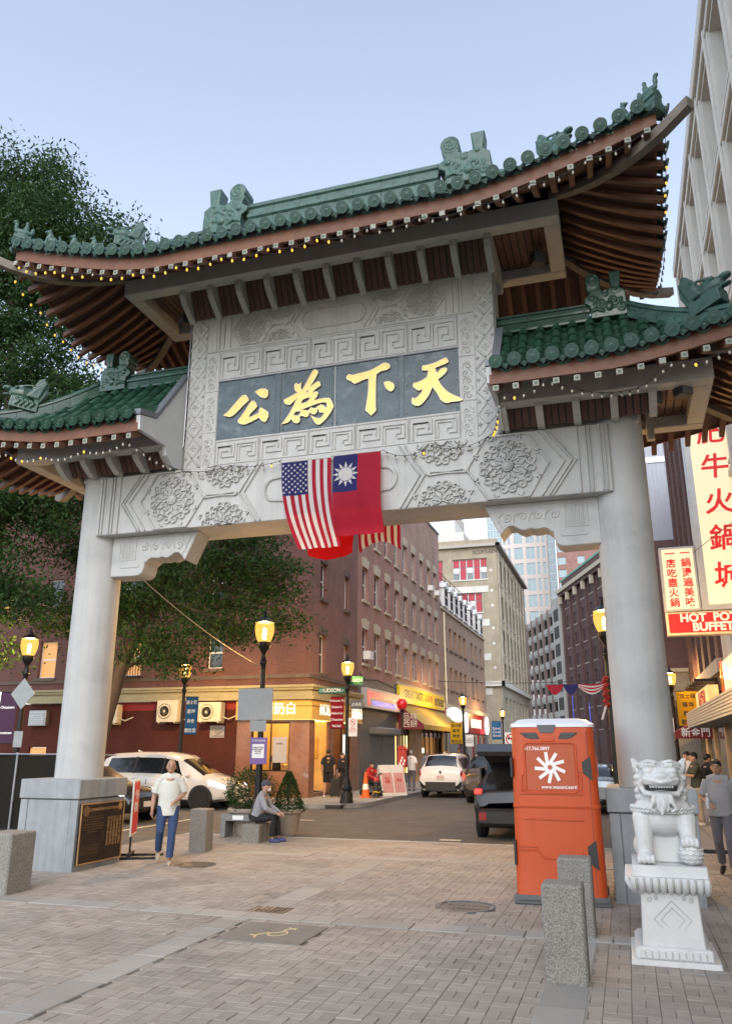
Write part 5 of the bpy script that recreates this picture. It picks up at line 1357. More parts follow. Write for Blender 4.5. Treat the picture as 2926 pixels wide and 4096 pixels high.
# ---- Great Taste building
gt = thing('restaurant_building', 'faded red brick building above a yellow restaurant sign and awning', 'building', (-3.1,30.5,0)); F = Face(gt, (XL0,0,0), R(90))
gh = [(a, a+.84, z, z+1.64) for z in (5.75,8.76,11.80) for a in (30.6,32.5,34.5,36.6,38.6,40.55)]
F.wall(30.5, 42.4, 5.2, 16.55, gh, 'brick_faded')
for h in gh: window(F, *h, lintel='stone_trim', blind=.5)
for u, z in ((38.7,11.85),(40.6,11.85)): F.box('window_air_conditioner', u, u+.6, 0, .35, z, z+.35, 'white_paint', b=.01)
mb = MB(); mb.box(-14, XL0-1.7, 30.51, 42.39, 0, 16.5); part('side_walls', mb, 'brick_red_front', gt)
F.box('coping', 30.5, 42.4, -.3, .08, 16.55, 16.68, 'lead_flashing')
F.box('fascia', 30.52, 42.38, 0, .05, 3.2, 5.3, 'grey_panel'); F.box('ledge', 30.52, 42.38, .05, .14, 5.22, 5.34, 'stone_trim')
F.box('shop_sign', 30.62, 42.05, .06, .22, 4.28, 5.2, 'sign_yellow', b=.01)
F.text('GREAT TASTE', .62, 33.8, 4.78, .225, 'print_green', sx=1.15, ext=.004, off=.02); F.text('品味軒', .5, 37.5, 4.78, .225, 'print_red', sx=1.3, ext=.004, spacing=1.4); F.text('西餅茶餐廳', .5, 40.4, 4.7, .225, 'print_black', ext=.004, spacing=1.2, off=.01)
# sloped awning
mb = MB(); a, b_ = 30.7, 42.2
mb.add([(a,-.06,4.2),(b_,-.06,4.2),(b_,-1.5,3.1),(a,-1.5,3.1),(a,-1.5,2.85),(b_,-1.5,2.85)], [(0,1,2,3),(3,2,5,4)]); aw = F.put('awning', mb, 'awning_yellow')
mb = MB(); mb.add([(a,-.06,4.2),(a,-1.5,3.1),(a,-1.5,2.85),(a,-.06,2.85)], [(0,1,2,3)]); mb.add([(b_,-.06,4.2),(b_,-1.5,3.1),(b_,-1.5,2.85),(b_,-.06,2.85)], [(0,1,2,3)]); F.put('awning_end', mb, 'awning_maroon')
me = text_mesh('品味\n西餅', .42, line=.9); me.transform(FACE['-y'].to_4x4()); o = mkobj('lettering', me, 'cream', gt); o.location = Vector((-2.35,30.69,3.3))-gt.location
for a, b_, m_ in ((30.55,31.2,'marble_tan'),(33.1,35.9,'marble_tan'),(41.9,42.38,'marble_tan')): F.box('pier', a, b_, 0, .12, 0, 3.2, m_, b=.01)
for a, b_ in ((31.2,33.1),(35.9,41.9)):
    F.box('interior', a, b_, -1.6, -1.55, 0, 3.1, 'shop_glow'); F.box('stall_riser', a, b_, -.02, .05, 0, .6, 'shop_grey'); F.box('glass_reflection', a, b_, -.03, -.02, 2.55, 3.15, 'glass_grey')
    n_ = 3 if b_-a < 3 else 5
    for k in range(n_+1): u = a+(b_-a)*k/n_; F.box('mullion', u-.05, u+.05, -.03, .03, .6, 3.15, 'black_metal')
for k in range(3): F.box('table_lamp', 37+k*1.4, 37.25+k*1.4, -.9, -.7, 1.6, 1.9, 'letter_glow')

# ---- brown stucco building with mansard roof
bb = thing('mansard_building', 'brown stucco building with white dormer windows along a dark mansard roof', 'building', (-3.1,42.45,0)); F = Face(bb, (XL0,0,0), R(90))
bh = [(a, a+1.0, z, z+1.6) for z in (5.85,8.7) for a in (43.3,45.3,47.1,48.95,50.8,54.0,56.1,58.6)]
F.wall(42.42, 61.0, 4.75, 11.35, bh, 'stucco_brown')
for h in bh: window(F, *h, frame='cream', sill='brownstone', blind=.35, inset=.2)
mb = MB(); mb.box(-15, XL0-.6, 42.46, 60.99, 0, 11.34); part('side_walls', mb, 'stucco_brown', bb)
mb = MB(); mb.add([(42.42,-.05,11.4),(61,-.05,11.4),(61,.9,13.75),(42.42,.9,13.75),(42.42,10,13.75),(61,10,13.75),(42.42,10,11.4),(61,10,11.4)], [(0,1,2,3),(3,2,5,4),(0,3,4,6),(1,7,5,2)]); F.put('roof', mb, 'slate_roof')
F.box('eaves', 42.42, 61.0, 0, .14, 11.28, 11.42, 'stone_trim'); F.box('parapet', 42.42, 61, -.95, -.8, 13.72, 13.95, 'slate_roof')
for k, a in enumerate((43.5,45.45,47.3,49.2,51.1,53.6,56.0,58.65)):
    mb = MB(); mb.box(a,a+1.25,-.10,.85,11.6,12.95); mb.prism([(a-.12,12.96),(a+1.37,12.96),(a+.62,13.45)], 'y', -.2, .85); o = F.put('dormer', mb, 'white_paint')
    mb = MB(); mb.box(a+.22,a+1.03,-.13,-.105,11.75,12.85); F.put('dormer_pane', mb, 'glass_dark'); mb = MB(); mb.box(a+.22,a+1.03,-.145,-.132,12.28,12.34); F.put('dormer_rail', mb, 'white_paint')
mb = MB(); mb.tube([(43.2,-.1,11.1),(43.2,-.14,5),(43.2,-.12,.2)], .07, 8); F.put('downpipe', mb, 'cream')
mb = MB()
for k in range(10): mb.box(43+k*1.8-.02,43+k*1.8+.02,.8,.84,13.9,14.7)
mb.box(42.6,60,.80,.83,14.65,14.69); mb.box(42.6,60,.80,.83,14.3,14.33); F.put('roof_railing', mb, 'black_metal')
for u in (44.6,52.5,55): F.box('chimney', u, u+.7, -2.2, -1.4, 13.7, 14.6, 'brick_red_dark')
F.box('shop_cornice', 42.45, 61, 0, .25, 4.5, 4.8, 'stone_trim'); F.box('shop_sign', 42.5, 60.9, .0, .16, 3.0, 4.48, 'shop_red', b=.01); F.box('shop_wall', 42.5, 60.9, 0, .05, 0, 3.0, 'shop_grey')
F.text('MAKI·MAKI', .95, 54.5, 3.75, .165, 'letter_glow', ext=.01, off=.02); F.text('手卷壽司', .45, 57.2, 3.2, .165, 'neon_red', ext=.01)
for u in (49.6,59.4):
    mb = MB(); mb.lathe([(.75,-.16),(.75,-.30),(.7,-.31),(.001,-.31)], (u,0,3.75), 24, 'y'); o = F.put('roundel', mb, 'round_lit'); F.text('卷', .7, u, 3.75, .32, 'print_red', ext=.005)
for k, u in enumerate((47.6,49.2,53,55.5,58)): F.box('shop_post', u, u+.35, .05, .1, 0, 3.0, 'shop_red'); F.box('shop_window', u+.4, u+1.5, .05, .06, .5, 2.8, 'glass_grey')
# round illuminated bracket sign
t_ = thing('round_sign', 'glowing white round cafe sign beside the yellow awning', 'sign', (-2.5,43.3,3.9)); f_ = Face(t_, (-2.5,43.2,0), 0)
mb = MB(); mb.lathe([(.62,-.1),(.62,.1),(.55,.12),(.001,.12)], (0,0,3.95), 28, 'y'); f_.put('disc', mb, 'round_lit'); f_.text('Ho Yuen', .26, 0, 3.95, .105, 'print_red', shear=.3)
mb = MB(); mb.tube([(-.6,0,3.95),(-.62,0,3.95)], .03, 6); f_.put('bracket', mb, 'black_metal')

# ---- cream office building
cr = thing('cream_office_building', 'cream brick office block with red window panels facing the corner', 'building', (-3.1,71.7,0))
FX = Face(cr, (XL0,0,0), R(90)); FY = Face(cr, (0,71.7,0), 0)
rows = [(19.0,21.8),(15.1,17.8),(11.5,14.1),(8.9,10.6)]
xh = [(73.6+k*3.1, 75.6+k*3.1, a, b_) for a, b_ in rows for k in range(7)]
FX.wall(71.7, 97.0, 0, 22.8, xh+[(73.6+k*3.1,75.6+k*3.1,3.5,7.0) for k in range(7)], 'brick_cream_x', depth=.6)
for h in xh+[(73.6+k*3.1,75.6+k*3.1,3.5,7.0) for k in range(7)]: window(FX, *h, frame='concrete_pale', sill='concrete_pale', inset=.45, mull=1)
for k in range(8): FX.box('pilaster', 72.15+k*3.1, 73.0+k*3.1, 0, .18, 8.6, 22.3, 'brick_cream_x')
yh = [(-7.9,-4.15,19.3,21.6),(-12.4,-9.0,19.3,21.6),(-7.9,-4.8,15.75,17.85),(-7.9,-4.9,12.1,14.35),(-7.9,-4.85,8.55,10.75),(-7.9,-4.8,4.9,7.05)]
FY.wall(-16, XL0, 0, 22.8, yh, 'brick_cream_y', depth=.4)
for h in yh:
    n_ = 5 if h[1]-h[0] > 3.5 else 4
    o = window(FY, *h, frame='white_paint', pane='glass_grey', sill='concrete_pale', inset=.25, mull=n_-1)
    w_ = (h[1]-h[0])/n_
    for k in range(n_):
        FY.box('red_panel', h[0]+k*w_+.08, h[0]+(k+1)*w_-.08, -.24, -.21, h[2]+(h[3]-h[2])*.62, h[3]-.08, 'win_red')
        if k in (1,3): FY.box('red_panel', h[0]+k*w_+.1, h[0]+(k+1)*w_-.1, -.24, -.212, h[2]+.08, h[2]+(h[3]-h[2])*.58, 'win_red')
        elif k % 2 == 0: FY.box('blind', h[0]+k*w_+.1, h[0]+(k+1)*w_-.1, -.24, -.212, h[2]+(h[3]-h[2])*.35, h[2]+(h[3]-h[2])*.58, 'print_white')
for z in (18.3,14.7,11.1,7.6): FY.box('spandrel', -7.95, -4.1, 0, .05, z-.45, z+.25, 'concrete_pale')
FY.box('cornice', -16.2, XL0+.5, 0, .5, 22.8, 23.1, 'concrete_warm'); FX.box('cornice', 71.2, 97.2, 0, .49, 22.801, 23.1, 'concrete_warm'); FY.box('parapet', -16, XL0, -.3, .02, 23.1, 23.7, 'brick_cream_y'); FX.box('parapet', 71.7, 97, -.3, .02, 23.1, 23.7, 'brick_cream_x')
FY.box('ledge', -16, XL0+.35, 0, .35, 8.0, 8.5, 'concrete_pale'); FX.box('ledge', 71.35, 97, 0, .349, 8.001, 8.5, 'concrete_pale')
for z in (20.2,18.0,16.4,14.0,12.4,9.9): 
    mb = MB(); mb.prism([(-3.95,z),(-3.75,z-.2),(-3.55,z),(-3.75,z+.2)], 'y', -.04, 0.0); FY.put('diamond', mb, 'concrete_pale')
FY.text('SCUE LEEN', .55, -4.35, 22.25, .03, 'print_black', name='graffiti', shear=.2)
mb = MB(); mb.box(-16, XL0-.02, 71.72, 96.98, 22.0, 22.9); part('roof', mb, 'slate_roof', cr)

# ---- far street, bent to the left: garage and dark brick block on its right side
gdir = -18.8
def bent(t_root, org, ang):
    return Face(t_root, org, R(-90-ang))    # looks back across the street
G0 = Vector((0.6,118.0,0)); gd = Vector((math.sin(R(gdir)), math.cos(R(gdir)), 0))
ga = thing('parking_garage', 'open concrete parking garage with seven decks beyond the cream block', 'parking garage', tuple(G0))
FG = Face(ga, tuple(G0), R(-90-gdir))       # u runs back towards the camera; -u runs away
for k in range(8):
    z = 4.0+k*2.8; mb = MB(); mb.box(-34,0,0,18,z-.35,z); FG.put('deck', mb, 'concrete_warm'); mb = MB(); mb.box(-34,0,-.1,.12,z,z+.85); FG.put('parapet', mb, 'concrete_warm')
for k in range(9): 
    u = -34+k*4.1; mb = MB(); mb.box(u,u+.6,-.3,.2,0,24.6); FG.put('pier', mb, 'garage_pier')
mb = MB(); mb.box(-5.0,0,-.45,6,0,25.4); FG.put('stair_tower', mb, 'concrete_warm')
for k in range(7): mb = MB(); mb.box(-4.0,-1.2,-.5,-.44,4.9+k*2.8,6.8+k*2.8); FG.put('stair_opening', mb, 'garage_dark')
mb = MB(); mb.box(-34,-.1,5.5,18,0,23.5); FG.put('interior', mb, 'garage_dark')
dk = thing('dark_brick_block', 'tall dark maroon brick block with stone cornice behind the right column', 'building', tuple(G0-gd*.3))
FD = Face(dk, tuple(G0-gd*.3), R(-90-gdir))
dh = [(1.6+k*4.2+q*1.5, 2.5+k*4.2+q*1.5, 4.4+j*3.1, 6.2+j*3.1) for k in range(7) for q in (0,1) for j in range(7)]
FD.wall(0, 36, 0, 27.6, dh, 'brick_maroon', depth=.3)
for h in dh: window(FD, *h, frame='brownstone', sill='stone_trim', pane='glass_grey', inset=.2)
for k in range(9): FD.box('pilaster', .1+k*4.2, .9+k*4.2, 0, .3, 0, 24.4, 'brick_maroon')
FD.box('cornice', -.5, 36, 0, .9, 25.6, 26.2, 'stone_trim'); FD.box('cornice', -.3, 36, 0, .6, 25.1, 25.6, 'brick_maroon')
for k in range(9): FD.box('corbel', .2+k*4.2, .8+k*4.2, .3, .75, 23.9, 25.1, 'stone_trim')
FD.box('penthouse', 6, 12, -8, -3, 27.6, 29.6, 'copper_green'); FD.box('coping', 0, 36, -.4, .1, 27.6, 27.9, 'copper_green')
mb = MB(); mb.box(0.02,36,.6,20,0,27.5); FD.put('side_walls', mb, 'brick_maroon')
for k in range(4): FD.box('uplight', 3+k*8.4, 3.3+k*8.4, .31, .4, 3.0, 10.5-1.5*(k%2), 'blue_glow') if 'blue_glow' in MATS else None
ME('blue_glow', (0.12,0.16,1.0), .05)
for k in range(4): FD.box('uplight', 3+k*8.4, 3.2+k*8.4, .31, .4, 3.0, 9.5-1.5*(k%2), 'blue_glow')

# ---- far towers
def tower(name, label, x0, x1, y, z1, wallmat, panemat, cols, z0, dz, ww, wh, depth=30, extra=None):
    t_ = thing(name, label, 'tower', ((x0+x1)/2,y,0)); f_ = Face(t_, (0,y,0), 0)
    hs_ = [(c, c+w_, z, z+wh) for z in np.arange(z0, z1-wh, dz) for c, w_ in cols]
    f_.wall(x0, x1, 0, z1, hs_, wallmat, depth=.5)
    for h in hs_: window(f_, *[float(v) for v in h], frame='white_paint', pane=panemat, sill=None, inset=.3, sash=False, mull=1 if h[1]-h[0] > 2.5 else 0)
    mb = MB(); mb.box(x0+.01,x1-.01,y+.6,y+depth,0,z1-.2); part('side_walls', mb, wallmat, t_)
    return t_, f_
# pale pink apartment tower with glass corner, about 250 m off
def at_y(px, y):    # world x of picture column px at depth plane y, eye level
    d = _f*1.0+_r2*((px-1463)/3167.9)-_u2*((2994-2048)/3167.9); t = (y-CAM.y)/d.y; return CAM.x+t*d.x
ty = 250.0; xa, xb = at_y(2045,ty), at_y(2240,ty)
cols = []; W_ = xb-xa
for a, b_ in ((.03,.09),(.13,.19),(.27,.46),(.53,.72),(.77,.83),(.89,.96)): cols.append((float(xa+W_*a), float(W_*(b_-a))))
tw, tf_ = tower('apartment_tower', 'pale pink apartment tower with pairs of wide windows beyond the cream block', xa, xb, ty, 118.0, 'tower_pink', 'glass_blue', cols, 30.0, 5.4, 0, 4.0)
xg0, xg1 = at_y(1985,ty+1), xa
mb = MB(); mb.box(xg0, xg1-.02, ty+.6, ty+25, 0, 121); part('glass_wing', mb, 'glass_blue', tw)
mb = MB()
for k in range(36): mb.box(xg0, xg1-.03, ty+.5, ty+.58, 30+k*2.7, 30.15+k*2.7)
for k in range(6): u = xg0+(xg1-xg0)*k/5; mb.box(u, u+.12, ty+.5, ty+.59, 28, 121)
tag(part('glazing_bars', mb, 'aluminium', tw), kind='stuff')
xg0, xg1 = xb, at_y(2275,ty+1)
mb = MB(); mb.box(xg0+.02, xg1, ty+.6, ty+25, 0, 121); part('glass_wing', mb, 'glass_blue', tw)
mb = MB()
for k in range(36): mb.box(xg0+.03, xg1, ty+.5, ty+.58, 30+k*2.7, 30.15+k*2.7)
tag(part('glazing_bars', mb, 'aluminium', tw), kind='stuff')
ty2 = 225.0; xa, xb = at_y(2278,ty2), at_y(2470,ty2); W_ = xb-xa
tower('brown_brick_tower', 'brown brick tower with blue windows left of the right stone column', xa, xb, ty2, 96.0, 'brick_tower', 'glass_blue', [(float(xa+W_*.02),float(W_*.18)),(float(xa+W_*.46),float(W_*.16)),(float(xa+W_*.80),float(W_*.16))], 20.0, 3.8, 0, 2.3)
ty3 = 190.0
t3 = thing('modern_office_block', 'stepped white office block with glass band behind the cream building', 'building', (at_y(1790,ty3),ty3,0))
x0, x1, x2 = at_y(1700,ty3), at_y(1875,ty3), at_y(1815,ty3); x3 = at_y(1845,ty3)
for a, b_, z0, z1, m_, nm in ((x0-20,x1,0,51,'concrete_pale','lower_storeys'),(x0-20,x1+.3,51,54.2,'glass_blue','glass_band'),(x0-20,x1+.5,54.2,57.0,'concrete_pale','roof_slab'),(x0-20,x3,57.0,60.5,'white_paint','plant_room'),(x0-20,x2,60.5,66.5,'concrete_pale','upper_storey')):
    mb = MB(); mb.box(a,b_,ty3,ty3+25,z0,z1); part(nm, mb, m_, t3)
for k in range(5):
    mb = MB(); mb.box(x2-2.2-k*3.4,x2-.9-k*3.4,ty3-.12,ty3-.02,61.3,66.0); part('window', mb, 'glass_dark', t3)
for k in range(14):
    mb = MB(); mb.box(x1-k*1.6,x1-k*1.6+.12,ty3-.1,ty3-.02,51,54.2); part('mullion', mb, 'aluminium', t3)

# ---- right-hand side: concrete frame office block (near), brick block, far end wall
XR0 = 11.6
cn = thing('concrete_office_block', 'white concrete-framed office block rising at the right edge', 'building', (XR0,5,0)); F = Face(cn, (XR0,0,0), R(-90))   # u = -y
bays = [(-14.4+k*2.05, -14.4+(k+1)*2.05) for k in range(14)]
flo = [(5.5+j*2.95, 5.5+(j+1)*2.95) for j in range(4)]
fh = [(a+.30,b_-.30,c+.50,d_-.16) for a, b_ in bays for c, d_ in flo]
F.wall(-14.4, 14.3, 3.9, 17.5, fh, 'concrete_pale', depth=.7)
for h in fh:
    window(F, *h, frame='concrete_warm', pane='glass_dark', sill=None, inset=.6, sash=False)
for a, b_ in bays:
    F.box('fin', a-.07, a+.07, 0, .10, 3.9, 17.6, 'concrete_pale', b=.015)
    F.box('fin_edge', a-.24, a-.13, 0, .05, 3.9, 17.55, 'concrete_pale'); F.box('fin_edge', a+.13, a+.24, 0, .05, 3.9, 17.55, 'concrete_pale')
for c, d_ in flo+[(17.3,0)]:
    F.box('spandrel', -14.4, 14.3, 0, .08, c-.05, c+.12, 'concrete_pale', b=.015); F.box('spandrel', -14.4, 14.3, 0, .05, c+.3, c+.38, 'concrete_pale')
F.box('parapet', -14.45, 14.3, -.2, .16, 17.5, 17.9, 'concrete_pale', b=.02)
mb = MB(); mb.box(XR0+.6, XR0+14, -14.2, 14.38, 0, 17.4); part('core', mb, 'concrete_warm', cn)
F.box('shop_fascia', -14.4, 14.3, 0, .1, 3.0, 3.95, 'shop_grey'); F.box('shop_wall', -14.4, 14.3, -.1, .02, 0, 3.0, 'shop_grey')
br_ = thing('maroon_brick_building', 'dark maroon brick building beside the hot pot signs', 'building', (XR0,14.4,0)); F = Face(br_, (XR0,0,0), R(-90))
rh = [(-25.2+k*2.2,-24.1+k*2.2, z, z+2.2) for k in range(5) for z in (4.9,8.3,11.7)]
F.wall(-26.5, -14.41, 3.6, 16.2, rh, 'brick_maroon', depth=.3)
for h in rh: window(F, *h, frame='brownstone', sill='stone_trim', pane='glass_dark', inset=.2)
for k in range(6): F.box('pilaster', -26.4+k*2.2, -25.6+k*2.2, 0, .2, 3.6, 16.1, 'brick_maroon')
F.box('band', -26.5, -14.41, 0, .3, 4.1, 4.5, 'concrete_warm'); F.box('shop_wall', -26.5, -14.41, -.1, .02, 0, 3.6, 'shop_grey')
mb = MB(); mb.box(XR0+.35, XR0+14, 14.42, 26.48, 0, 16.1); part('core', mb, 'brick_maroon_y', br_)
for k, (a, b_) in enumerate(((-24,-22.6),(-21.5,-20),(-18.6,-16.5))): F.box('shop_window', a, b_, .02, .04, .5, 2.7, 'window_glow' if k == 0 else 'glass_grey'); F.box('shop_post', b_+.1, b_+.5, .02, .12, 0, 3.2, 'marble_tan')
ew = thing('end_wall_building', 'building with a maroon brick upper wall over cream brick behind the right lamp', 'building', (11.0,30,0)); F = Face(ew, (0,30.0,0), 0)
F.wall(9.9, 16, 0, 5.55, [(10.7,11.4,2.4,4.1)], 'brick_cream_y'); F.box('window_pane', 10.7,11.4,-.2,-.15,2.4,4.1,'glass_dark'); F.wall(9.9, 16, 5.56, 12.0, [], 'brick_maroon_y'); F.box('coping', 9.85, 16, -.3, .1, 5.45, 5.62, 'stone_trim')
F.box('cladding', 9.9, 12.9, -.3, .0, 12.02, 19.6, 'corrugated'); 
for k in range(14): F.box('rib', 9.95+k*.21, 9.99+k*.21, .0, .03, 12.05, 19.55, 'corrugated')
F.box('band', 9.9, 12.9, .03, .06, 16.2, 16.5, 'aluminium'); F.box('plant', 10.2, 11.8, -2, -.2, 19.6, 22.2, 'aluminium'); 
for k in range(8): F.box('louvre', 10.2, 11.8, -.2, -.1, 19.8+k*.28, 19.95+k*.28, 'white_paint')
mb = MB(); mb.box(9.95,16,30.3,44,0,19.5); part('core', mb, 'brick_maroon_y', ew)
# ------------------------------------------------------------------ flags on the lintel
def cloth(nu, nv, fn):
    mb = MB(); mb.grid(fn, nu, nv); return mb
def flag_mat(name, col):
    m = M(name, col, .75, var=.06, vs=3, bump=.15, bs=18, spec=.2); N = m.node_tree.nodes; L = m.node_tree.links
    t = N.new('ShaderNodeBsdfTranslucent'); ms = N.new('ShaderNodeMixShader'); ms.inputs[0].default_value = .45; b = N['Principled BSDF']
    L.new(b.inputs['Base Color'].links[0].from_socket, t.inputs['Color']); L.new(b.outputs[0], ms.inputs[1]); L.new(t.outputs[0], ms.inputs[2]); L.new(ms.outputs[0], N['Material Output'].inputs[0])
    return m
flag_mat('flag_red', (0.42,0.02,0.045)); flag_mat('flag_white', (0.72,0.70,0.68)); flag_mat('flag_navy', (0.035,0.035,0.15)); flag_mat('flag_crimson', (0.40,0.028,0.05)); flag_mat('flag_bright', (0.62,0.012,0.015))
def flag(label, kind, x0, x1, z1, h, y, lean, bulge, side=-1, belly=0.0, mats=('flag_red','flag_white')):
    """vertical hung flag: u across, v down"""
    t_ = thing('flag', label, 'flag', ((x0+x1)/2, y, z1-h))
    W_ = x1-x0
    def P(u, v, off=0.0):
        x = x0+W_*u+lean*v*v*(1-.45*u); z = z1-h*v+belly*math.sin(math.pi*u)*v*-1.0
        yy = y+side*(bulge*math.sin(math.pi*min(v*1.1,1))*v+.018*math.sin(u*14+v*2)*(.3+v)+.012*math.sin(u*31-v*5)*v)+side*off
        return (x, yy, z)
    def patch(name, u0, u1, v0, v1, mat, off=0.0):
        nu, nv = max(2,int(14*(u1-u0)+2)), max(3,int(26*(v1-v0)+1)); mb = MB(); mb.grid(lambda a, b_: P(u0+(u1-u0)*a, v0+(v1-v0)*b_, off), nu, nv)
        return part(name, mb, mat, t_, True, ang=80)
    if kind == 'us':
        cu, cv = .535, .40
        for k in range(13):
            a, b_ = 1-(k+1)/13, 1-k/13; v0 = 0 if k < 6 else (cv if b_ <= cu+.05 else 0)
            if b_ <= cu+.001 or a < cu-.02: 
                if a < cu < b_: patch('stripe', cu, b_, 0, cv, mats[k%2]); patch('stripe', a, b_, cv, 1, mats[k%2]); continue
                v0 = cv
            patch('stripe', a, b_, v0, 1, mats[k%2])
        patch('canton', 0, cu, 0, cv, 'flag_navy')
        st_ = MB()
        for r in range(9):
            for c in range(6 if r % 2 == 0 else 5):
                v = cv*(c+.6+(0 if r % 2 == 0 else .5))/6.2; u = cu*(r+.6)/9.2; cc = Vector(P(u, v, .004)); poly = []
                for q in range(10): rr = .026 if q % 2 == 0 else .011; poly.append((cc.x+rr*math.sin(q*math.pi/5), cc.y, cc.z+rr*math.cos(q*math.pi/5)))
                st_.add(poly, [tuple(range(10))])
        tag(part('stars', st_, 'flag_white', t_), kind='stuff')
    elif kind == 'roc':
        patch('field', .52, 1, 0, 1, mats[0]); patch('field', 0, .52, .48, 1, mats[0]); patch('canton', 0, .52, 0, .48, 'flag_navy')
        c = (.27,.25); r0 = .125; cx0 = x0+W_*c[0]; sm_ = MB()
        def Q(dx, dz): return P(c[0]+dx/W_, c[1]-dz/h, .008)
        for q in range(12):
            a = q*math.pi/6; b0 = .8*.26
            sm_.add([Q(r0*1.12*math.sin(a-b0), r0*1.12*math.cos(a-b0)), Q(r0*1.85*math.sin(a), r0*1.85*math.cos(a)), Q(r0*1.12*math.sin(a+b0), r0*1.12*math.cos(a+b0)), Q(r0*1.05*math.sin(a), r0*1.05*math.cos(a))], [(0,1,2,3)])
        n = 24; sm_.add([Q(r0*math.sin(2*math.pi*q/n), r0*math.cos(2*math.pi*q/n)) for q in range(n)]+[Q(0,0)], [(q,(q+1)%n,n) for q in range(n)])
        part('white_sun', sm_, 'flag_white', t_)
    else: patch('field', 0, 1, 0, 1, mats[0])
    mb = MB(); mb.tube([(x0-.02,y,z1+.01),(x1+.02,y,z1+.01)], .014, 6); part('header_rope', mb, 'flag_white', t_)
    return t_
flag('American stars and stripes hung flat on the front of the lintel', 'us', 3.30, 4.20, 6.58, 1.55, .16, .36, .10)
flag('red flag with white sun on a blue corner hung on the lintel front', 'roc', 4.24, 5.07, 6.60, 1.40, .16, .10, .16)
flag('second American flag billowing behind the lintel, lower stripes showing', 'us', 4.20, 5.02, 6.60, 1.42, 1.28, .14, .22, side=1, belly=-.18)
flag('second bright red flag billowing behind the lintel below the first', 'roc2', 3.30, 4.18, 6.60, 1.40, 1.28, .06, .25, side=1, belly=.10, mats=('flag_bright','flag_bright'))

# ------------------------------------------------------------------ street lamps
lg = bpy.data.materials.new('lamp_glass'); lg.use_nodes = True; MATS['lamp_glass'] = lg
N_ = lg.node_tree.nodes; L_ = lg.node_tree.links; N_.clear()
out = N_.new('ShaderNodeOutputMaterial'); tr = N_.new('ShaderNodeBsdfTransparent'); em = N_.new('ShaderNodeEmission'); ad = N_.new('ShaderNodeAddShader')
tr.inputs['Color'].default_value = (.55,.5,.4,1); em.inputs['Strength'].default_value = .30
tcn = N_.new('ShaderNodeTexCoord'); sep = N_.new('ShaderNodeSeparateXYZ'); vo = N_.new('ShaderNodeTexVoronoi'); vo.inputs['Scale'].default_value = 22
L_.new(tcn.outputs['Object'], vo.inputs['Vector']); cr_ = N_.new('ShaderNodeMix'); cr_.data_type = 'RGBA'
cr_.inputs['A'].default_value = (1.0,.62,.16,1); cr_.inputs['B'].default_value = (1.0,.42,.06,1); L_.new(vo.outputs['Distance'], cr_.inputs['Factor']); L_.new(cr_.outputs['Result'], em.inputs['Color'])
L_.new(tr.outputs[0], ad.inputs[0]); L_.new(em.outputs[0], ad.inputs[1]); L_.new(ad.outputs[0], out.inputs[0])
ME('lamp_core', (1.0,.80,.40), 2.2)
def lamp_meshes():
    base = MB(); base.lathe([(.23,0),(.23,.08),(.21,.12),(.21,.30),(.19,.36),(.17,.40),(.20,.44),(.20,.50),(.15,.56),(.13,.70),(.11,.78),(.085,.82)], n=16)
    for k in range(8): a = k*math.pi/4; base.tube([(.2*math.cos(a),.2*math.sin(a),.1),(.19*math.cos(a),.19*math.sin(a),.34)], .025, 5)
    pole = MB(); pole.lathe([(.085,.80),(.075,1.2),(.06,3.6),(.06,3.72),(.085,3.76),(.085,3.82),(.06,3.86),(.055,4.0),(.10,4.08),(.14,4.14),(.15,4.20),(.15,4.26)], n=14)
    glass = MB(); glass.lathe([(.14,4.265),(.175,4.33),(.21,4.44),(.225,4.55),(.222,4.64),(.205,4.70),(.20,4.705)], n=22)
    cap = MB(); cap.lathe([(.205,4.706),(.225,4.71),(.225,4.725),(.18,4.76),(.12,4.80),(.07,4.83),(.06,4.87),(.04,4.89),(.03,4.96),(.012,5.02),(.001,5.06)], n=18)
    core = MB(); core.lathe([(.001,4.30),(.045,4.32),(.05,4.45),(.04,4.56),(.001,4.58)], n=10)
    return [(n_, m_, mt) for n_, m_, mt in (('base',base,'black_metal'),('pole',pole,'black_metal'),('glass_globe',glass,'lamp_glass'),('cap',cap,'black_metal'),('mantle',core,'lamp_core'))]
LM = []
for n_, m_, mt in lamp_meshes():
    me = m_.mesh(n_); auto_smooth(me, 35); me.materials.append(MATS[mt]); LM.append((n_, me))
def lamp(label, x, y, z=0.0, watts=520):
    t_ = thing('street_lamp', label, 'street lamp', (x,y,z), group='lit acorn street lamps')
    for n_, me in LM: mkobj(n_, me, None, t_)
    ld = bpy.data.lights.new('lamp_light', 'POINT'); ld.energy = watts; ld.color = (1.0,.62,.26); ld.shadow_soft_size = .12
    lo = bpy.data.objects.new('lamp_light', ld); COL.objects.link(lo); lo.parent = t_; lo.location = (0,0,4.62)
    return t_
LAMPS = dict(a=lamp('lit black street lamp half hidden by leaves left of the left column', -6.6, 6.2), b=lamp('lit street lamp with a blue banner beside two air conditioners', -6.66, 14.56, PZ),
  c=lamp('tall lit street lamp with grey sign backs above the seated person', .68, 5.4), d=lamp('lit street lamp with the red welcome banner at the tea shop corner', -.70, 15.49, PZ),
  e=lamp('lit street lamp with a yellow banner in front of the awning', -.56, 36.4, PZ), f=lamp('farthest lit street lamp with a small blue banner by the cream block', -.94, 55.5, PZ),
  g=lamp('lit street lamp hidden mostly by the right stone column', 8.29, 6.3, .05), h=lamp('lit street lamp with a yellow banner beyond the right column', 10.40, 22.6, .05))
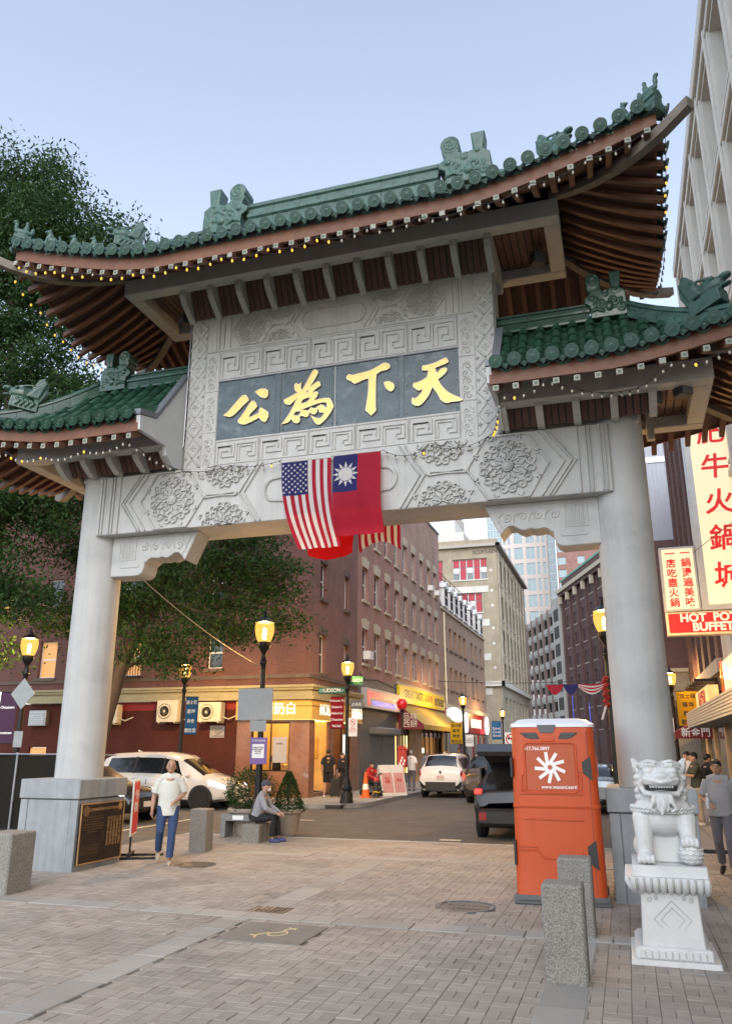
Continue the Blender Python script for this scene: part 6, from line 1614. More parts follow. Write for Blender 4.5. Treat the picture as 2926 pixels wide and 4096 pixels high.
# banners
def banner(label, x, y, z0, z1, w_, mat, lines, face='-y', tm='print_white', size=.1, pole_dx=0):
    t_ = thing('banner', label, 'banner', (x,y,z0))
    fn = lambda u, v: (x-w_/2+w_*u, y+.012*math.sin(v*6+u*3), z0+(z1-z0)*v)
    mb = MB(); mb.grid(fn, 4, 8); part('cloth', mb, mat, t_, True, ang=80)
    for k, (s_, sz) in enumerate(lines): text(s_, sz, (x, y-.022, z1-(z1-z0)*(k+.6)/len(lines)), '-y', tm, t_, off=.002)
    mb = MB(); mb.tube([(x+pole_dx,y,z1+.01),(x-w_/2*(1 if pole_dx >= 0 else -1),y,z1+.01)], .012, 6); mb.tube([(x+pole_dx,y,z0-.01),(x-w_/2*(1 if pole_dx >= 0 else -1),y,z0-.01)], .012, 6); part('rod', mb, 'black_metal', t_)
    return t_
flag_mat('banner_red', (0.38,0.02,0.035)); flag_mat('banner_blue', (0.04,0.16,0.38)); flag_mat('banner_yellow', (0.72,0.45,0.02)); flag_mat('banner_purple', (0.10,0.055,0.11))
banner('red banner reading Welcome To Boston Historical Chinatown on a lamp post', -1.06, 15.45, 2.55, 3.62, .5, 'banner_red', [('Welcome To',.10),("Boston's",.11),('Historical',.11),('Chinatown',.11),('Boston Downtown\nBusiness Alliance',.045)], pole_dx=.3)
banner('blue vertical banner on the lamp post by the air conditioners', -6.27, 14.5, 2.35, 3.65, .5, 'banner_blue', [('波士頓',.15),('華埠',.17),('商會',.15),('歡迎您',.15)], pole_dx=-.32)
banner('yellow banner with black characters on the lamp by the awning', -1.0, 36.35, 2.15, 3.35, .7, 'banner_yellow', [('波士頓',.2),('華埠',.22),('商會',.22),('歡迎您',.2)], tm='print_black', pole_dx=.42)
banner('small pale blue banner on the farthest lamp post', -1.45, 55.4, 2.6, 4.0, .8, 'banner_blue', [('Good\nGood\nGood',.28)], pole_dx=.48)
banner('yellow banner with black characters beyond the right column', 10.95, 22.5, 2.75, 4.05, .8, 'banner_yellow', [('波士頓',.2),('華埠',.22),('商會',.22),('歡迎您',.2)], tm='print_black', pole_dx=-.5)
banner('dark purple banner on the lamp left of the left column', -7.0, 6.15, 2.0, 3.3, .55, 'banner_purple', [('Chinatown',.10),('Downtown',.10)], pole_dx=.38)
# traffic sign plates (backs) and street-name blades
def sign(name, label, cat, parts_):
    t_ = None
    for nm, mb, mt in parts_:
        if t_ is None:
            c = Vector(mb.v[0]); t_ = thing(name, label, cat, (c.x,c.y,c.z))
        part(nm, mb, mt, t_)
    return t_
def bx(x0,x1,y0,y1,z0,z1,b=0.0): m_ = MB(); m_.box(x0,x1,y0,y1,z0,z1,b=b); return m_
M('sign_back', (0.33,0.34,0.34), .5, metal=.5, var=.1)
sign('traffic_sign', 'grey backs of a square traffic sign on the tall lamp post', 'sign', [('plate', bx(.13,.99,5.30,5.315,2.50,3.20,b=.005), 'sign_back'), ('plate', bx(.45,.85,5.30,5.314,2.25,2.49), 'sign_back')])
t_ = sign('notice_board', 'small purple notice with white text on the tall lamp post', 'notice', [('board', bx(.50,.90,5.27,5.285,1.55,2.12), 'notice_purple')]) if 'notice_purple' in MATS else None
M('notice_purple', (0.20,0.12,0.34), .6, var=.1)
t_ = sign('notice_board', 'small purple notice with white text on the tall lamp post', 'notice', [('board', bx(.50,.90,5.27,5.285,1.55,2.12), 'notice_purple'), ('paper', bx(.55,.84,5.262,5.268,1.68,1.98), 'print_white')])
text('TOW ZONE', .06, (.70,5.266,2.05), '-y', 'print_white', t_); text('CHINATOWN\nMAIN STREET\nFESTIVAL\nAUG 10', .042, (.69,5.26,1.84), '-y', 'print_black', t_)
t_ = sign('street_sign', 'green street name blade reading HUDSON on the corner lamp', 'sign', [('blade', bx(-1.78,-.76,15.46,15.475,3.74,3.96), 'print_green')]); text('HUDSON', .18, (-1.32,15.455,3.85), '-y', 'print_white', t_, off=.004); text('ST', .10, (-.86,15.455,3.83), '-y', 'print_white', t_)
mb = MB(); mb.lathe([(.08,-.012),(.08,0),(.001,0)], (-1.68,15.458,3.85), 18, 'y'); part('seal', mb, 'copper_green', t_)
t_ = sign('street_sign', 'green street name blade for Beach Street at right angles on the corner lamp', 'sign', [('blade', bx(-.70,-.15,15.60,15.615,4.05,4.33), 'print_green')]); text('BEACH', .15, (-.42,15.595,4.19), '-y', 'print_white', t_)
t_ = sign('street_sign', 'dark street plate below the green blades on the corner lamp', 'sign', [('blade', bx(-.58,-.15,15.50,15.515,3.20,3.5), 'plastic_grey')]); text('必珠街', .13, (-.36,15.495,3.35), '-y', 'print_white', t_)
def park_sign(label, x, y, z, w_=.32, h_=.62):
    t_ = sign('parking_sign', label, 'sign', [('plate', bx(x-w_/2,x+w_/2,y,y+.012,z,z+h_,b=.004), 'print_white')])
    mb = MB(); ribbon(mb, [(x+.09*math.cos(a), z+h_-.15+.09*math.sin(a)) for a in np.linspace(0,2*math.pi,20)[:-1]], .022, 'y', y, .004, closed=True); ribbon(mb, [(x-.06,z+h_-.09),(x+.06,z+h_-.21)], .02, 'y', y, .004); part('prohibition_ring', mb, 'print_red', t_)
    text('P', .11, (x,y-.003,z+h_-.15), '-y', 'print_black', t_); text('Street\nCleaning\n8am-12noon\nTue - Fri', .055, (x,y-.003,z+.24), '-y', 'print_red', t_)
park_sign('white no parking sign under the red banner', -.45, 15.36, 2.28)
park_sign('white no parking sign beside the right stone column', 10.15, 22.45, 2.2, .42, .85)
t_ = sign('parking_sign', 'small white sign under the yellow banner by the awning', 'sign', [('plate', bx(-.45,.02,36.3,36.31,2.0,2.65), 'print_white')]); text('2 HOUR\nPARKING\n8AM-6PM', .1, (-.21,36.29,2.32), '-y', 'print_black', t_)
t_ = sign('turn_sign', 'white no left turn sign with red ring by the far lamp', 'sign', [('plate', bx(-.35,.65,52.0,52.02,2.05,3.05,b=.01), 'print_white'), ('plate', bx(-.1,.4,52.0,52.02,1.0,1.95), 'print_white')])
mb = MB(); ribbon(mb, [(.15+.38*math.cos(a), 2.55+.38*math.sin(a)) for a in np.linspace(0,2*math.pi,24)[:-1]], .09, 'y', 52, .006, closed=True); ribbon(mb, [(-.12,2.82),(.42,2.28)], .08, 'y', 52, .006); part('prohibition_ring', mb, 'print_red', t_)
mb = MB(); ribbon(mb, [(.28,2.3),(.28,2.62),(-.02,2.62)], .1, 'y', 52, .004); mb.prism([(-.02,2.74),(-.02,2.5),(-.18,2.62)], 'y', 51.99, 51.999); part('arrow', mb, 'print_black', t_)
mb = MB(); mb.tube([(.15,52.05,0),(.15,52.05,3.0)], .035, 8); part('post', mb, 'steel', t_)
sign('warning_sign', 'grey back of a diamond road sign on the left lamp post', 'sign', [('plate', (lambda m_: (m_.prism([(-6.5,2.85),(-6.12,3.25),(-6.5,3.65),(-6.88,3.25)], 'y', 6.05, 6.065), m_)[1])(MB()), 'sign_back'), ('plate', bx(-6.62,-6.35,6.05,6.062,1.9,2.3), 'sign_back')])
# fire alarm post with red globe and red call box
t_ = thing('fire_alarm_post', 'red fire alarm box on a post topped by a red globe', 'alarm post', (-.80,23.3,PZ)); f_ = Face(t_, (-.8,23.3,PZ), 0)
mb = MB(); mb.lathe([(.16,0),(.16,.08),(.09,.16),(.07,.9),(.07,1.0)], n=12); f_.put('pedestal', mb, 'red_paint', smooth=True)
mb = MB(); mb.box(-.19,.19,-.14,.14,1.0,1.75,b=.02); mb.prism([(-.22,1.75),(.22,1.75),(.12,1.9),(-.12,1.9)], 'y', -.16, .16); f_.put('call_box', mb, 'red_paint')
mb = MB(); mb.tube([(0,0,1.9),(0,0,3.35)], .05, 8); mb.lathe([(.06,3.3),(.1,3.36),(.1,3.42),(.06,3.45)], n=10); f_.put('post', mb, 'black_metal')
mb = MB(); mb.ball((0,0,3.66), .24, 18, 12); f_.put('globe', mb, 'globe_red', smooth=True) if 'globe_red' in MATS else None
M('globe_red', (0.55,0.015,0.02), .3, var=.03, coat=.4, emit=(1,.02,.02), es=.04)
f_.put('globe', mb, 'globe_red', smooth=True)
for k in range(5): f_.box('sticker', -.12+.05*k, -.05+.05*k, .141, .144, 1.1+.12*(k%3), 1.2+.12*(k%3), 'print_white')
# cone, hydrant, A-frame boards
t_ = thing('traffic_cone', 'orange and white traffic cone on the pavement by the shutter', 'traffic cone', (-1.0,18.6,PZ)); f_ = Face(t_, (-1.0,18.6,PZ), 0)
M('cone_orange', (0.75,0.14,0.02), .55, var=.08)
mb = MB(); mb.box(-.2,.2,-.2,.2,0,.04,b=.01); mb.lathe([(.16,.04),(.125,.3)], n=18); mb.lathe([(.095,.5),(.04,.92),(.001,.93)], n=18); f_.put('cone', mb, 'cone_orange', smooth=True); mb = MB(); mb.lathe([(.125,.3),(.095,.5)], n=18); f_.put('reflective_band', mb, 'print_white', smooth=True)
t_ = thing('fire_hydrant', 'dark hydrant with a red cap wrapped in yellow tape beside the cone', 'hydrant', (-.62,18.75,PZ)); f_ = Face(t_, (-.62,18.75,PZ), 0)
mb = MB(); mb.lathe([(.15,0),(.15,.05),(.10,.08),(.10,.5),(.13,.53),(.13,.57),(.09,.6)], n=14); mb.tube([(-.2,0,.36),(.2,0,.36)], .06, 10); f_.put('barrel', mb, 'plastic_black', smooth=True); mb = MB(); mb.ball((0,0,.62), (.12,.12,.12), 12, 8); f_.put('cap', mb, 'red_paint', smooth=True)
mb = MB(); mb.tube([(.12*math.cos(a),.12*math.sin(a),.2+.02*math.sin(3*a)) for a in np.linspace(0,9,30)], .018, 5); f_.put('tape', mb, 'sign_yellow')
M('board_pink', (0.62,0.32,0.30), .6, var=.1)
def aframe(label, x, y, h_, w_, d_, z, face_mat, lines, tmat, rz=0.0, frame='white_paint'):
    t_ = thing('sandwich_board', label, 'sandwich board', (x,y,z), rz)
    for s_ in (-1,1):
        mb = MB(); mb.prism([(s_*d_,0),(s_*(d_-.025),0),(s_*.01,h_),(s_*.035,h_)], 'x', -w_/2, w_/2); part('board', mb, frame, t_, world=False)
        mb = MB(); mb.prism([(s_*(d_+.004-.02),.12),(s_*(d_-.02),.12),(s_*(.036+.01),h_-.06),(s_*(.036+.006),h_-.06)], 'x', -w_/2+.05, w_/2-.05); part('poster', mb, face_mat, t_, world=False)
        mb = MB(); mb.box(-w_/2,-w_/2+.05,s_*d_-.03,s_*d_+.005,-.0,.06); mb.box(w_/2-.05,w_/2,s_*d_-.03,s_*d_+.005,0,.06); part('foot', mb, frame, t_, world=False)
    me = text_mesh(lines, .13, ext=.002); me.transform((Matrix.Rotation(-math.atan2(d_-.04,h_),4,'X') @ FACE['-y'].to_4x4())); o = mkobj('lettering', me, tmat, t_); o.location = (0,-d_*.62-.0,h_*.5)
    return t_
aframe('white framed pink sandwich board, the left of two on the pavement', -.72, 20.2, 1.15, .62, .28, PZ, 'board_pink', '今日\n特價', 'print_red', R(55))
aframe('white framed pink sandwich board, the right of two on the pavement', -.35, 20.6, 1.15, .62, .28, PZ, 'board_pink', '飲品', 'print_red', R(55))
# red framed sign stand behind the left pedestal
t_ = thing('sign_stand', 'red poster in a white frame on black feet behind the left pedestal', 'sign stand', (-.15,1.85,0)); f_ = Face(t_, (-.15,1.85,0), R(114))
f_.box('frame', -.33,.33,0,.03,.38,1.33,'white_paint',b=.005); f_.box('poster', -.29,.29,.031,.034,.42,1.29,'print_red'); f_.text('今日\n開放', .2, 0, .95, .036, 'print_white'); f_.box('post', -.03,.03,-.03,-.001,0,1.0,'black_metal')
for u in (-.26,.26): f_.box('foot', u-.025,u+.025,-.4,.55,0,.04,'black_metal')
f_.box('base_rail', -.3,.3,-.03,.03,.05,.09,'black_metal')

# ------------------------------------------------------------------ bollards, seats, planters
def bollard(label, x, y, wx=.35, wy=.32, h_=.77, mat='granite_bollard', rz=0.0):
    o = part('bollard', (lambda m_: (m_.box(-wx/2,wx/2,-wy/2,wy/2,-.05,h_,b=.018), m_)[1])(MB()), mat, None, world=False); o.location = (x,y,0); o.rotation_euler = (0,0,rz)
    return tag(o, label, 'bollard', 'rough granite bollards')
bollard('square speckled granite bollard nearest the camera, in front of the toilet', 7.885, -3.80)
bollard('square speckled granite bollard just behind the nearest one', 7.88, -2.0)
bollard('square granite bollard standing beside the walking man', .60, 3.05, mat='granite_bollard')
bollard('granite bollard cut off by the left edge below the fence', .22, -1.75, .5, .5)
o = tag(part('stone_seat', (lambda m_: (m_.box(.72,1.10,4.58,5.15,-.05,.36,b=.012), m_)[1])(MB()), 'granite_bollard', None), 'low square granite block the person in the cap sits on', 'stone seat')
t_ = thing('bench', 'low grey slab bench with a white sticker beside the round planter', 'bench', (.1,5.5,0))
M('bench_grey', (0.22,0.225,0.22), .8, var=.12)
part('seat', bx(-.22,.70,5.42,5.82,.34,.48,b=.01), 'bench_grey', t_); part('leg', bx(-.22,-.10,5.42,5.82,0,.339,b=.008), 'bench_grey', t_); part('leg', bx(.58,.70,5.42,5.82,0,.339,b=.008), 'bench_grey', t_); part('sticker', bx(.07,.33,5.413,5.418,.37,.46), 'print_white', t_)
leafm = bpy.data.materials.new('leaf'); leafm.use_nodes = True; MATS['leaf'] = leafm
def leaf_material(name, c1, c2):
    m = bpy.data.materials.new(name); m.use_nodes = True; MATS[name] = m; N = m.node_tree.nodes; L = m.node_tree.links
    b = N['Principled BSDF']; b.inputs['Roughness'].default_value = .55; b.inputs['Specular IOR Level'].default_value = .25
    ge = N.new('ShaderNodeNewGeometry'); mx = N.new('ShaderNodeMix'); mx.data_type = 'RGBA'; mx.inputs['A'].default_value = (*c1,1); mx.inputs['B'].default_value = (*c2,1)
    tc = N.new('ShaderNodeTexCoord'); nz = N.new('ShaderNodeTexNoise'); nz.inputs['Scale'].default_value = .9; L.new(tc.outputs['Object'], nz.inputs['Vector'])
    ad = N.new('ShaderNodeMath'); ad.operation = 'MULTIPLY_ADD'; ad.inputs[1].default_value = .6; L.new(ge.outputs['Random Per Island'], ad.inputs[0]); mm = N.new('ShaderNodeMath'); mm.operation = 'MULTIPLY'; mm.inputs[1].default_value = .45; L.new(nz.outputs['Fac'], mm.inputs[0]); L.new(mm.outputs[0], ad.inputs[2])
    L.new(ad.outputs[0], mx.inputs['Factor']); L.new(mx.outputs['Result'], b.inputs['Base Color'])
    t = N.new('ShaderNodeBsdfTranslucent'); L.new(mx.outputs['Result'], t.inputs['Color']); ms = N.new('ShaderNodeMixShader'); ms.inputs[0].default_value = .3
    L.new(b.outputs[0], ms.inputs[1]); L.new(t.outputs[0], ms.inputs[2]); L.new(ms.outputs[0], N['Material Output'].inputs[0])
    return m
leaf_material('leaf_box', (0.018,0.045,0.012), (0.05,0.10,0.022)); leaf_material('leaf_locust', (0.016,0.046,0.013), (0.045,0.095,0.022))
def leaves_mesh(name, C_, N0, size, aspect=2.2, up=.35, seed=1):
    """one small folded diamond per leaf; C_ (n,3) centres, N0 preferred normals or None"""
    rg = np.random.default_rng(seed); n = len(C_)
    d = rg.normal(size=(n,3)); d /= np.linalg.norm(d, axis=1)[:,None]
    nn = rg.normal(size=(n,3)); 
    if N0 is not None: nn = nn*.7+N0
    nn[:,2] += up
    nn -= d*(nn*d).sum(1)[:,None]; nn /= np.linalg.norm(nn, axis=1)[:,None]+1e-9; b = np.cross(d, nn)
    L_ = (size*rg.uniform(.6,1.25,n))[:,None]; W_ = L_/aspect
    V = np.empty((n,4,3)); V[:,0] = C_-d*L_/2; V[:,1] = C_+b*W_/2+nn*W_*.12; V[:,2] = C_+d*L_/2; V[:,3] = C_-b*W_/2+nn*W_*.12
    me = bpy.data.meshes.new(name); me.vertices.add(n*4); me.vertices.foreach_set('co', V.reshape(-1)); me.loops.add(n*4); me.loops.foreach_set('vertex_index', np.arange(n*4)); me.polygons.add(n)
    me.polygons.foreach_set('loop_start', np.arange(n)*4); me.polygons.foreach_set('loop_total', np.full(n,4)); me.update(); me.validate()
    return me
def planter(label, x, y, kind):
    t_ = thing('planter', label, 'planter', (x,y,0))
    r_ = .40 if kind == 'round' else .34
    mb = MB(); mb.lathe([(r_*.62,0),(r_*.66,.05),(r_*.85,.40),(r_*.92,.46),(r_*1.05,.48),(r_*1.08,.53),(r_*1.04,.56),(r_*.9,.56),(r_*.85,.50)], n=28); o = part('pot', mb, 'pot_stone', t_, True, world=False)
    mb = MB(); mb.lathe([(r_*.88,.48),(r_*.88,.50),(.001,.50)], n=20); part('soil', mb, 'paver_bed', t_, world=False)
    rg = np.random.default_rng(5 if kind == 'round' else 6); n = 4200; C_ = []
    while len(C_) < n:
        p = rg.normal(size=3); p /= np.linalg.norm(p); r0 = rg.uniform(.55,1.0)**.5
        if kind == 'round':
            bmp = 1+.12*math.sin(5*math.atan2(p[1],p[0])+3*p[2])+.08*rg.normal(); q = p*np.array([.50,.50,.44])*r0*bmp+np.array([0,0,.92])
        else:
            tz = rg.uniform(0,1)**1.25; rad = (.34*(1-tz)**.8+.04)*(1+.1*rg.normal())*rg.uniform(.7,1)**.5; a = rg.uniform(0,6.283); q = np.array([rad*math.cos(a), rad*math.sin(a), .52+.85*tz]); p = np.array([math.cos(a),math.sin(a),.4])
        if q[2] > .5: C_.append(np.concatenate([q,p]))
    C_ = np.array(C_); me = leaves_mesh('foliage', C_[:,:3], C_[:,3:]*.6, .055, 2.6, .3, 3); mkobj('foliage', me, 'leaf_box', t_)
    mb = MB()
    for k in range(5): a = k*1.26; mb.tube([(0,0,.5),(.12*math.cos(a),.12*math.sin(a),.75),(.25*math.cos(a),.25*math.sin(a),.95)] if kind == 'round' else [(0,0,.5),(.02*math.cos(a),.02*math.sin(a),.9),(0,0,1.2)], .014, 5)
    part('stem', mb, 'bark', t_, world=False)
    return t_
M('pot_stone', (0.33,0.28,0.23), .8, var=.12); M('bark', (0.075,0.058,0.045), .9, var=.25, vs=8, bump=.5, bs=20)
planter('round stone planter with a loose bushy green shrub behind the seated person', .22, 5.95, 'round').scale = (1.15,1.15,1.05)
planter('stone planter with a narrow cone-shaped evergreen beside the seated person', 1.0, 6.35, 'cone')
# dark screened fence left of the gate
t_ = thing('screened_fence', 'black mesh-covered fence with pale posts left of the stone column', 'fence', (-7,5,0))
flag_mat('fence_screen', (0.022,0.022,0.02))
mb = MB(); mb.grid(lambda u, v: (-14+10.4*u, 5.0+.02*math.sin(u*60)+.015*math.sin(v*9+u*31), .06+1.66*v), 80, 8); part('screen', mb, 'fence_screen', t_, True, ang=80)
for k in range(7):
    x = -13.9+k*1.68; mb = MB(); mb.tube([(x,4.96,0),(x,4.96,1.78)], .028, 8); part('post', mb, 'steel', t_)
mb = MB(); mb.tube([(-14,4.96,1.74),(-3.6,4.96,1.74)], .02, 6); part('rail', mb, 'steel', t_)
mb = MB(); mb.tube([(-3.6,5.0,1.72),(-3.6,6.2,1.72)], .02, 6); mb.tube([(-3.6,5.0,0),(-3.6,5.0,1.78)], .028, 8); part('post', mb, 'steel', t_)

# ------------------------------------------------------------------ hot pot signs on the right
t_ = thing('hot_pot_sign', 'tall lit yellow vertical sign with five red characters at the right edge', 'sign', (11.1,9.0,5.2)); f_ = Face(t_, (0,9.0,0), 0)
f_.box('cabinet', 10.55, 11.95, -.35, .0, 5.1, 10.4, 'aluminium', b=.02); f_.box('lit_panel', 10.72, 11.86, .002, .02, 5.24, 10.3, 'sign_lit')
for k, c in enumerate('肥牛火鍋城'): f_.text(c, .68, 11.22, 9.62-k*.93, .024, 'red_lit', off=.012, ext=.004, shear=.08)
for z in (7.55,): f_.box('panel_joint', 10.72, 11.86, .021, .023, z, z+.012, 'cream')
t2 = thing('buffet_sign', 'small lit cream sign with two columns of red characters beside the tall one', 'sign', (10.1,9.0,5.1)); f_ = Face(t2, (0,9.0,0), 0)
f_.box('cabinet', 9.70, 10.54, -.3, .0, 5.10, 6.72, 'aluminium', b=.015); f_.box('lit_panel', 9.76, 10.48, .002, .015, 5.16, 6.66, 'sign_lit')
for k, c in enumerate('一店吃盡火鍋'): f_.text(c, .235, 9.95, 6.53-k*.245, .018, 'red_lit', off=.005)
for k, c in enumerate('一鍋燙遍美味'): f_.text(c, .235, 10.30, 6.53-k*.245, .018, 'red_lit', off=.005)
t3_ = thing('buffet_sign', 'red sign with white letters HOT POT BUFFET below the lit signs', 'sign', (10.8,9.0,4.6)); f_ = Face(t3_, (0,9.0,0), 0)
f_.box('cabinet', 9.71, 11.95, -.3, .01, 4.52, 5.08, 'cream', b=.015); f_.box('lit_panel', 9.76, 11.9, .011, .02, 4.58, 5.05, 'red_lit'); f_.text('HOT POT', .27, 10.78, 4.94, .023, 'letter_cream', off=.008, sx=1.05, spacing=1.1) if 'letter_cream' in MATS else None
ME('letter_cream', (1.0,.86,.62), .25)
f_.text('HOT  POT', .27, 10.66, 4.925, .023, 'letter_cream', off=.009, sx=1.02); f_.text('BUFFET', .27, 10.74, 4.70, .023, 'letter_cream', off=.009, sx=1.02)
# canopy, lit shop fascia and awning
t_ = thing('canopy', 'grey ribbed metal shop canopy under the lit fascia at the right', 'canopy', (11.2,15,2.6)); f_ = Face(t_, (11.6,0,0), R(-90))
f_.box('deck', -19.9, -3, 0, .9, 2.62, 2.70, 'shop_grey')
for k in range(7): f_.box('rib', -19.9, -3, .9, .93, 2.60+k*.075, 2.65+k*.075, 'aluminium')
f_.box('fascia_backing', -19.9, -3, .86, .9, 2.6, 3.12, 'steel')
mb = MB(); mb.box(-19.93,-19.89,-.9,0,2.6,3.12); f_.put('end_plate', mb, 'steel')
t_ = thing('neon_shop_sign', 'glowing amber shop sign standing on the grey canopy', 'sign', (11.3,17,3.2)); f_ = Face(t_, (11.6,0,0), R(-90))
ME('amber_glow', (1.0,.62,.22), .30, var=.5, vs=3)
f_.box('cabinet', -19.2, -14.8, .3, .6, 3.12, 3.75, 'amber_glow'); f_.text('新金門酒家', .5, -17, 3.43, .605, 'print_red', off=.01)
for k in range(6): f_.box('lamp_hood', -19+k*.75, -18.7+k*.75, .3, .95, 3.85, 3.95, 'black_metal')
t_ = thing('billboard', 'yellow and red shop billboard above the canopy at the right edge', 'sign', (11.4,11,3.4)); f_ = Face(t_, (11.6,0,0), R(-90))
f_.box('panel', -13.6, -4.0, .05, .25, 3.25, 4.3, 'sign_lit'); f_.box('red_panel', -14.3, -13.65, .05, .26, 3.25, 4.35, 'red_lit'); f_.text('巴蜀火鍋', .8, -9, 3.8, .255, 'print_red', off=.01); f_.text('海鮮\n火鍋', .3, -13.98, 3.9, .265, 'sign_yellow')
t_ = thing('shop_awning', 'maroon shop awning with white lettering beyond the canopy', 'awning', (10.9,24,2.4)); f_ = Face(t_, (11.6,0,0), R(-90))
mb = MB(); a, b_ = -28.0,-21.0; mb.add([(a,0,3.1),(b_,0,3.1),(b_,-1.3,2.5),(a,-1.3,2.5),(a,-1.3,2.25),(b_,-1.3,2.25)], [(0,1,2,3),(3,2,5,4)]); mb.add([(b_,0,3.1),(b_,-1.3,2.5),(b_,-1.3,2.25),(b_,0,2.25)], [(0,1,2,3)]); f_.put('canvas', mb, 'awning_maroon')
me = text_mesh('新金門', .34, off=.004); me.transform(FACE['-y'].to_4x4()); o = mkobj('lettering', me, 'print_white', t_); o.location = Vector((11.0,20.98,2.45))-t_.location
me = text_mesh('BEACH DINING', .22); me.transform((FACE['-x']).to_4x4()); o = mkobj('lettering', me, 'print_white', t_); o.location = Vector((10.29,24.5,2.37))-t_.location
for k in range(6):
    pass
# bunting and cables over the street
def cable(label, a, b_, sag, r_=.012, mat='cable', cat='cable', n=14):
    P = [Vector(a).lerp(Vector(b_), k/n)-Vector((0,0,sag*4*(k/n)*(1-k/n))) for k in range(n+1)]
    mb = MB(); mb.tube(P, r_, 5); o = part('cable', mb, mat, None); return tag(o, label, cat)
cable('thin pale cable running from the lintel to the tall street lamp', (.28,.9,4.86), (.55,5.4,3.72), .10, .011, 'cable_tan')
cable('thin wire crossing in front of the hot pot sign', (10.2,9.4,6.4), (13.5,5,8.2), .05, .008)
cable('overhead wire carrying the bunting across the street', (-2.9,40,6.1), (11.4,40,6.3), .35, .02)
t_ = thing('bunting', 'red white and striped bunting swags hung across the street', 'bunting', (5,39.9,5.2))
for k, (x0, x1, m_) in enumerate(((4.1,5.1,'flag_crimson'),(5.1,6.0,'flag_navy'),(6.0,7.6,'stripes'),(7.6,8.3,'flag_crimson'),(8.3,9.4,'flag_crimson'))):
    n_ = 6 if m_ == 'stripes' else 1
    for q in range(n_):
        def fn(u, v, q=q): 
            vv = (q+v)/n_; return (x0+(x1-x0)*u, 39.85-.2*vv*math.sin(math.pi*u), 5.72-.05*math.sin(math.pi*u)-vv*.62*math.sin(math.pi*(.08+.84*u)))
        mb = MB(); mb.grid(fn, 8, 3); part('swag', mb, ('flag_red' if q % 2 == 0 else 'flag_white') if m_ == 'stripes' else m_, t_, True, ang=80)
# ribbon wreath on the right lamp
t_ = thing('ribbon_garland', 'red and white ribbon garland tied to the right lamp post', 'garland', (8.2,6.2,3.0)); mb = MB()
for k in range(14): mb.ball((8.20+.03*math.sin(k*2.1), 6.18+.03*math.cos(k*1.7), 2.75+k*.045), (.06,.05,.04), 7, 5)
part('flowers', mb, 'red_paint', t_, True); mb = MB(); mb.grid(lambda u, v: (8.16-.10*v+.05*u, 6.16+.02*math.sin(u*6), 2.75-.28*v), 3, 5); part('ribbon', mb, 'print_white', t_, True)
# ------------------------------------------------------------------ portable toilet
M('toilet_orange', (0.52,0.072,0.012), .48, var=.05, vs=2, bump=.06, bs=200, col2=(0.46,0.066,0.013), c2s=2.5, c2t=.62)
M('toilet_sign', (0.46,0.095,0.035), .6, var=.04); M('toilet_roof', (0.74,0.76,0.80), .45, var=.05)
wc = thing('portable_toilet', 'orange portable toilet with a white pinwheel sign and pale roof', 'portable toilet', (7.03,-.48,0), R(2.8))
def rrect(x0,x1,y0,y1,r,n=5):
    P = []
    for cx_, cy_, a0 in ((x1-r,y0+r,-90),(x1-r,y1-r,0),(x0+r,y1-r,90),(x0+r,y0+r,180)):
        for k in range(n+1): a = R(a0+90*k/n); P.append((cx_+r*math.cos(a), cy_+r*math.sin(a)))
    return P
def loft_z(rings, mb=None, cap=True):
    mb = mb or MB(); n = len(rings[0][1]); V = [(p[0],p[1],z) for z, P in rings for p in P]
    F = [(i*n+k, i*n+(k+1)%n, (i+1)*n+(k+1)%n, (i+1)*n+k) for i in range(len(rings)-1) for k in range(n)]
    if cap: F += [tuple(range(n))[::-1], tuple((len(rings)-1)*n+k for k in range(n))]
    return mb.add(V, F)
def lp(name, mb, mat, parent=wc, smooth=True, ang=35): return part(name, mb, mat, parent, smooth, world=False, ang=ang)
rg_ = []
for z, s_ in ((.12,0),(.14,.004),(.52,.008),(1.15,.014),(1.16,.006),(1.19,.006),(1.20,.016),(2.14,.03),(2.17,.035)): rg_.append((z, rrect(s_,1.13-s_,s_*.6,1.12-s_,.11)))
lp('body', loft_z(rg_), 'toilet_orange', ang=22)
mb = MB(); mb.box(-.03,1.16,.02,.16,0,.115,b=.015); lp('skid', mb, 'plastic_grey', smooth=False); mb = MB(); mb.box(-.03,1.16,.96,1.10,0,.115,b=.015); lp('skid', mb, 'plastic_grey', smooth=False); mb = MB(); mb.box(.02,1.11,-.005,1.08,.06,.119); lp('base', mb, 'plastic_grey', smooth=False)
lp('roof', loft_z([(2.172,rrect(.015,1.115,.01,1.10,.12)),(2.215,rrect(.02,1.11,.015,1.095,.12)),(2.235,rrect(.07,1.06,.07,1.05,.1)),(2.27,rrect(.11,1.02,.12,1.0,.1)),(2.285,rrect(.2,.93,.22,.9,.1))]), 'toilet_roof', ang=25)
def yf(z): return -.001+.6*(.004+.03*min(max((z-.12)/2.05,0),1)) - .006
def fp(name, poly, mat, out=.006, dep=.02, ch=0.0, parent=wc):
    zc = sum(p[1] for p in poly)/len(poly); mb = MB(); mb.prism(poly, 'y', yf(zc)-out, yf(zc)+dep, ch=ch); return lp(name, mb, mat, parent, smooth=False)
def rr2(a,b_,c,d_,r): return rrect(a,b_,c,d_,r,4)
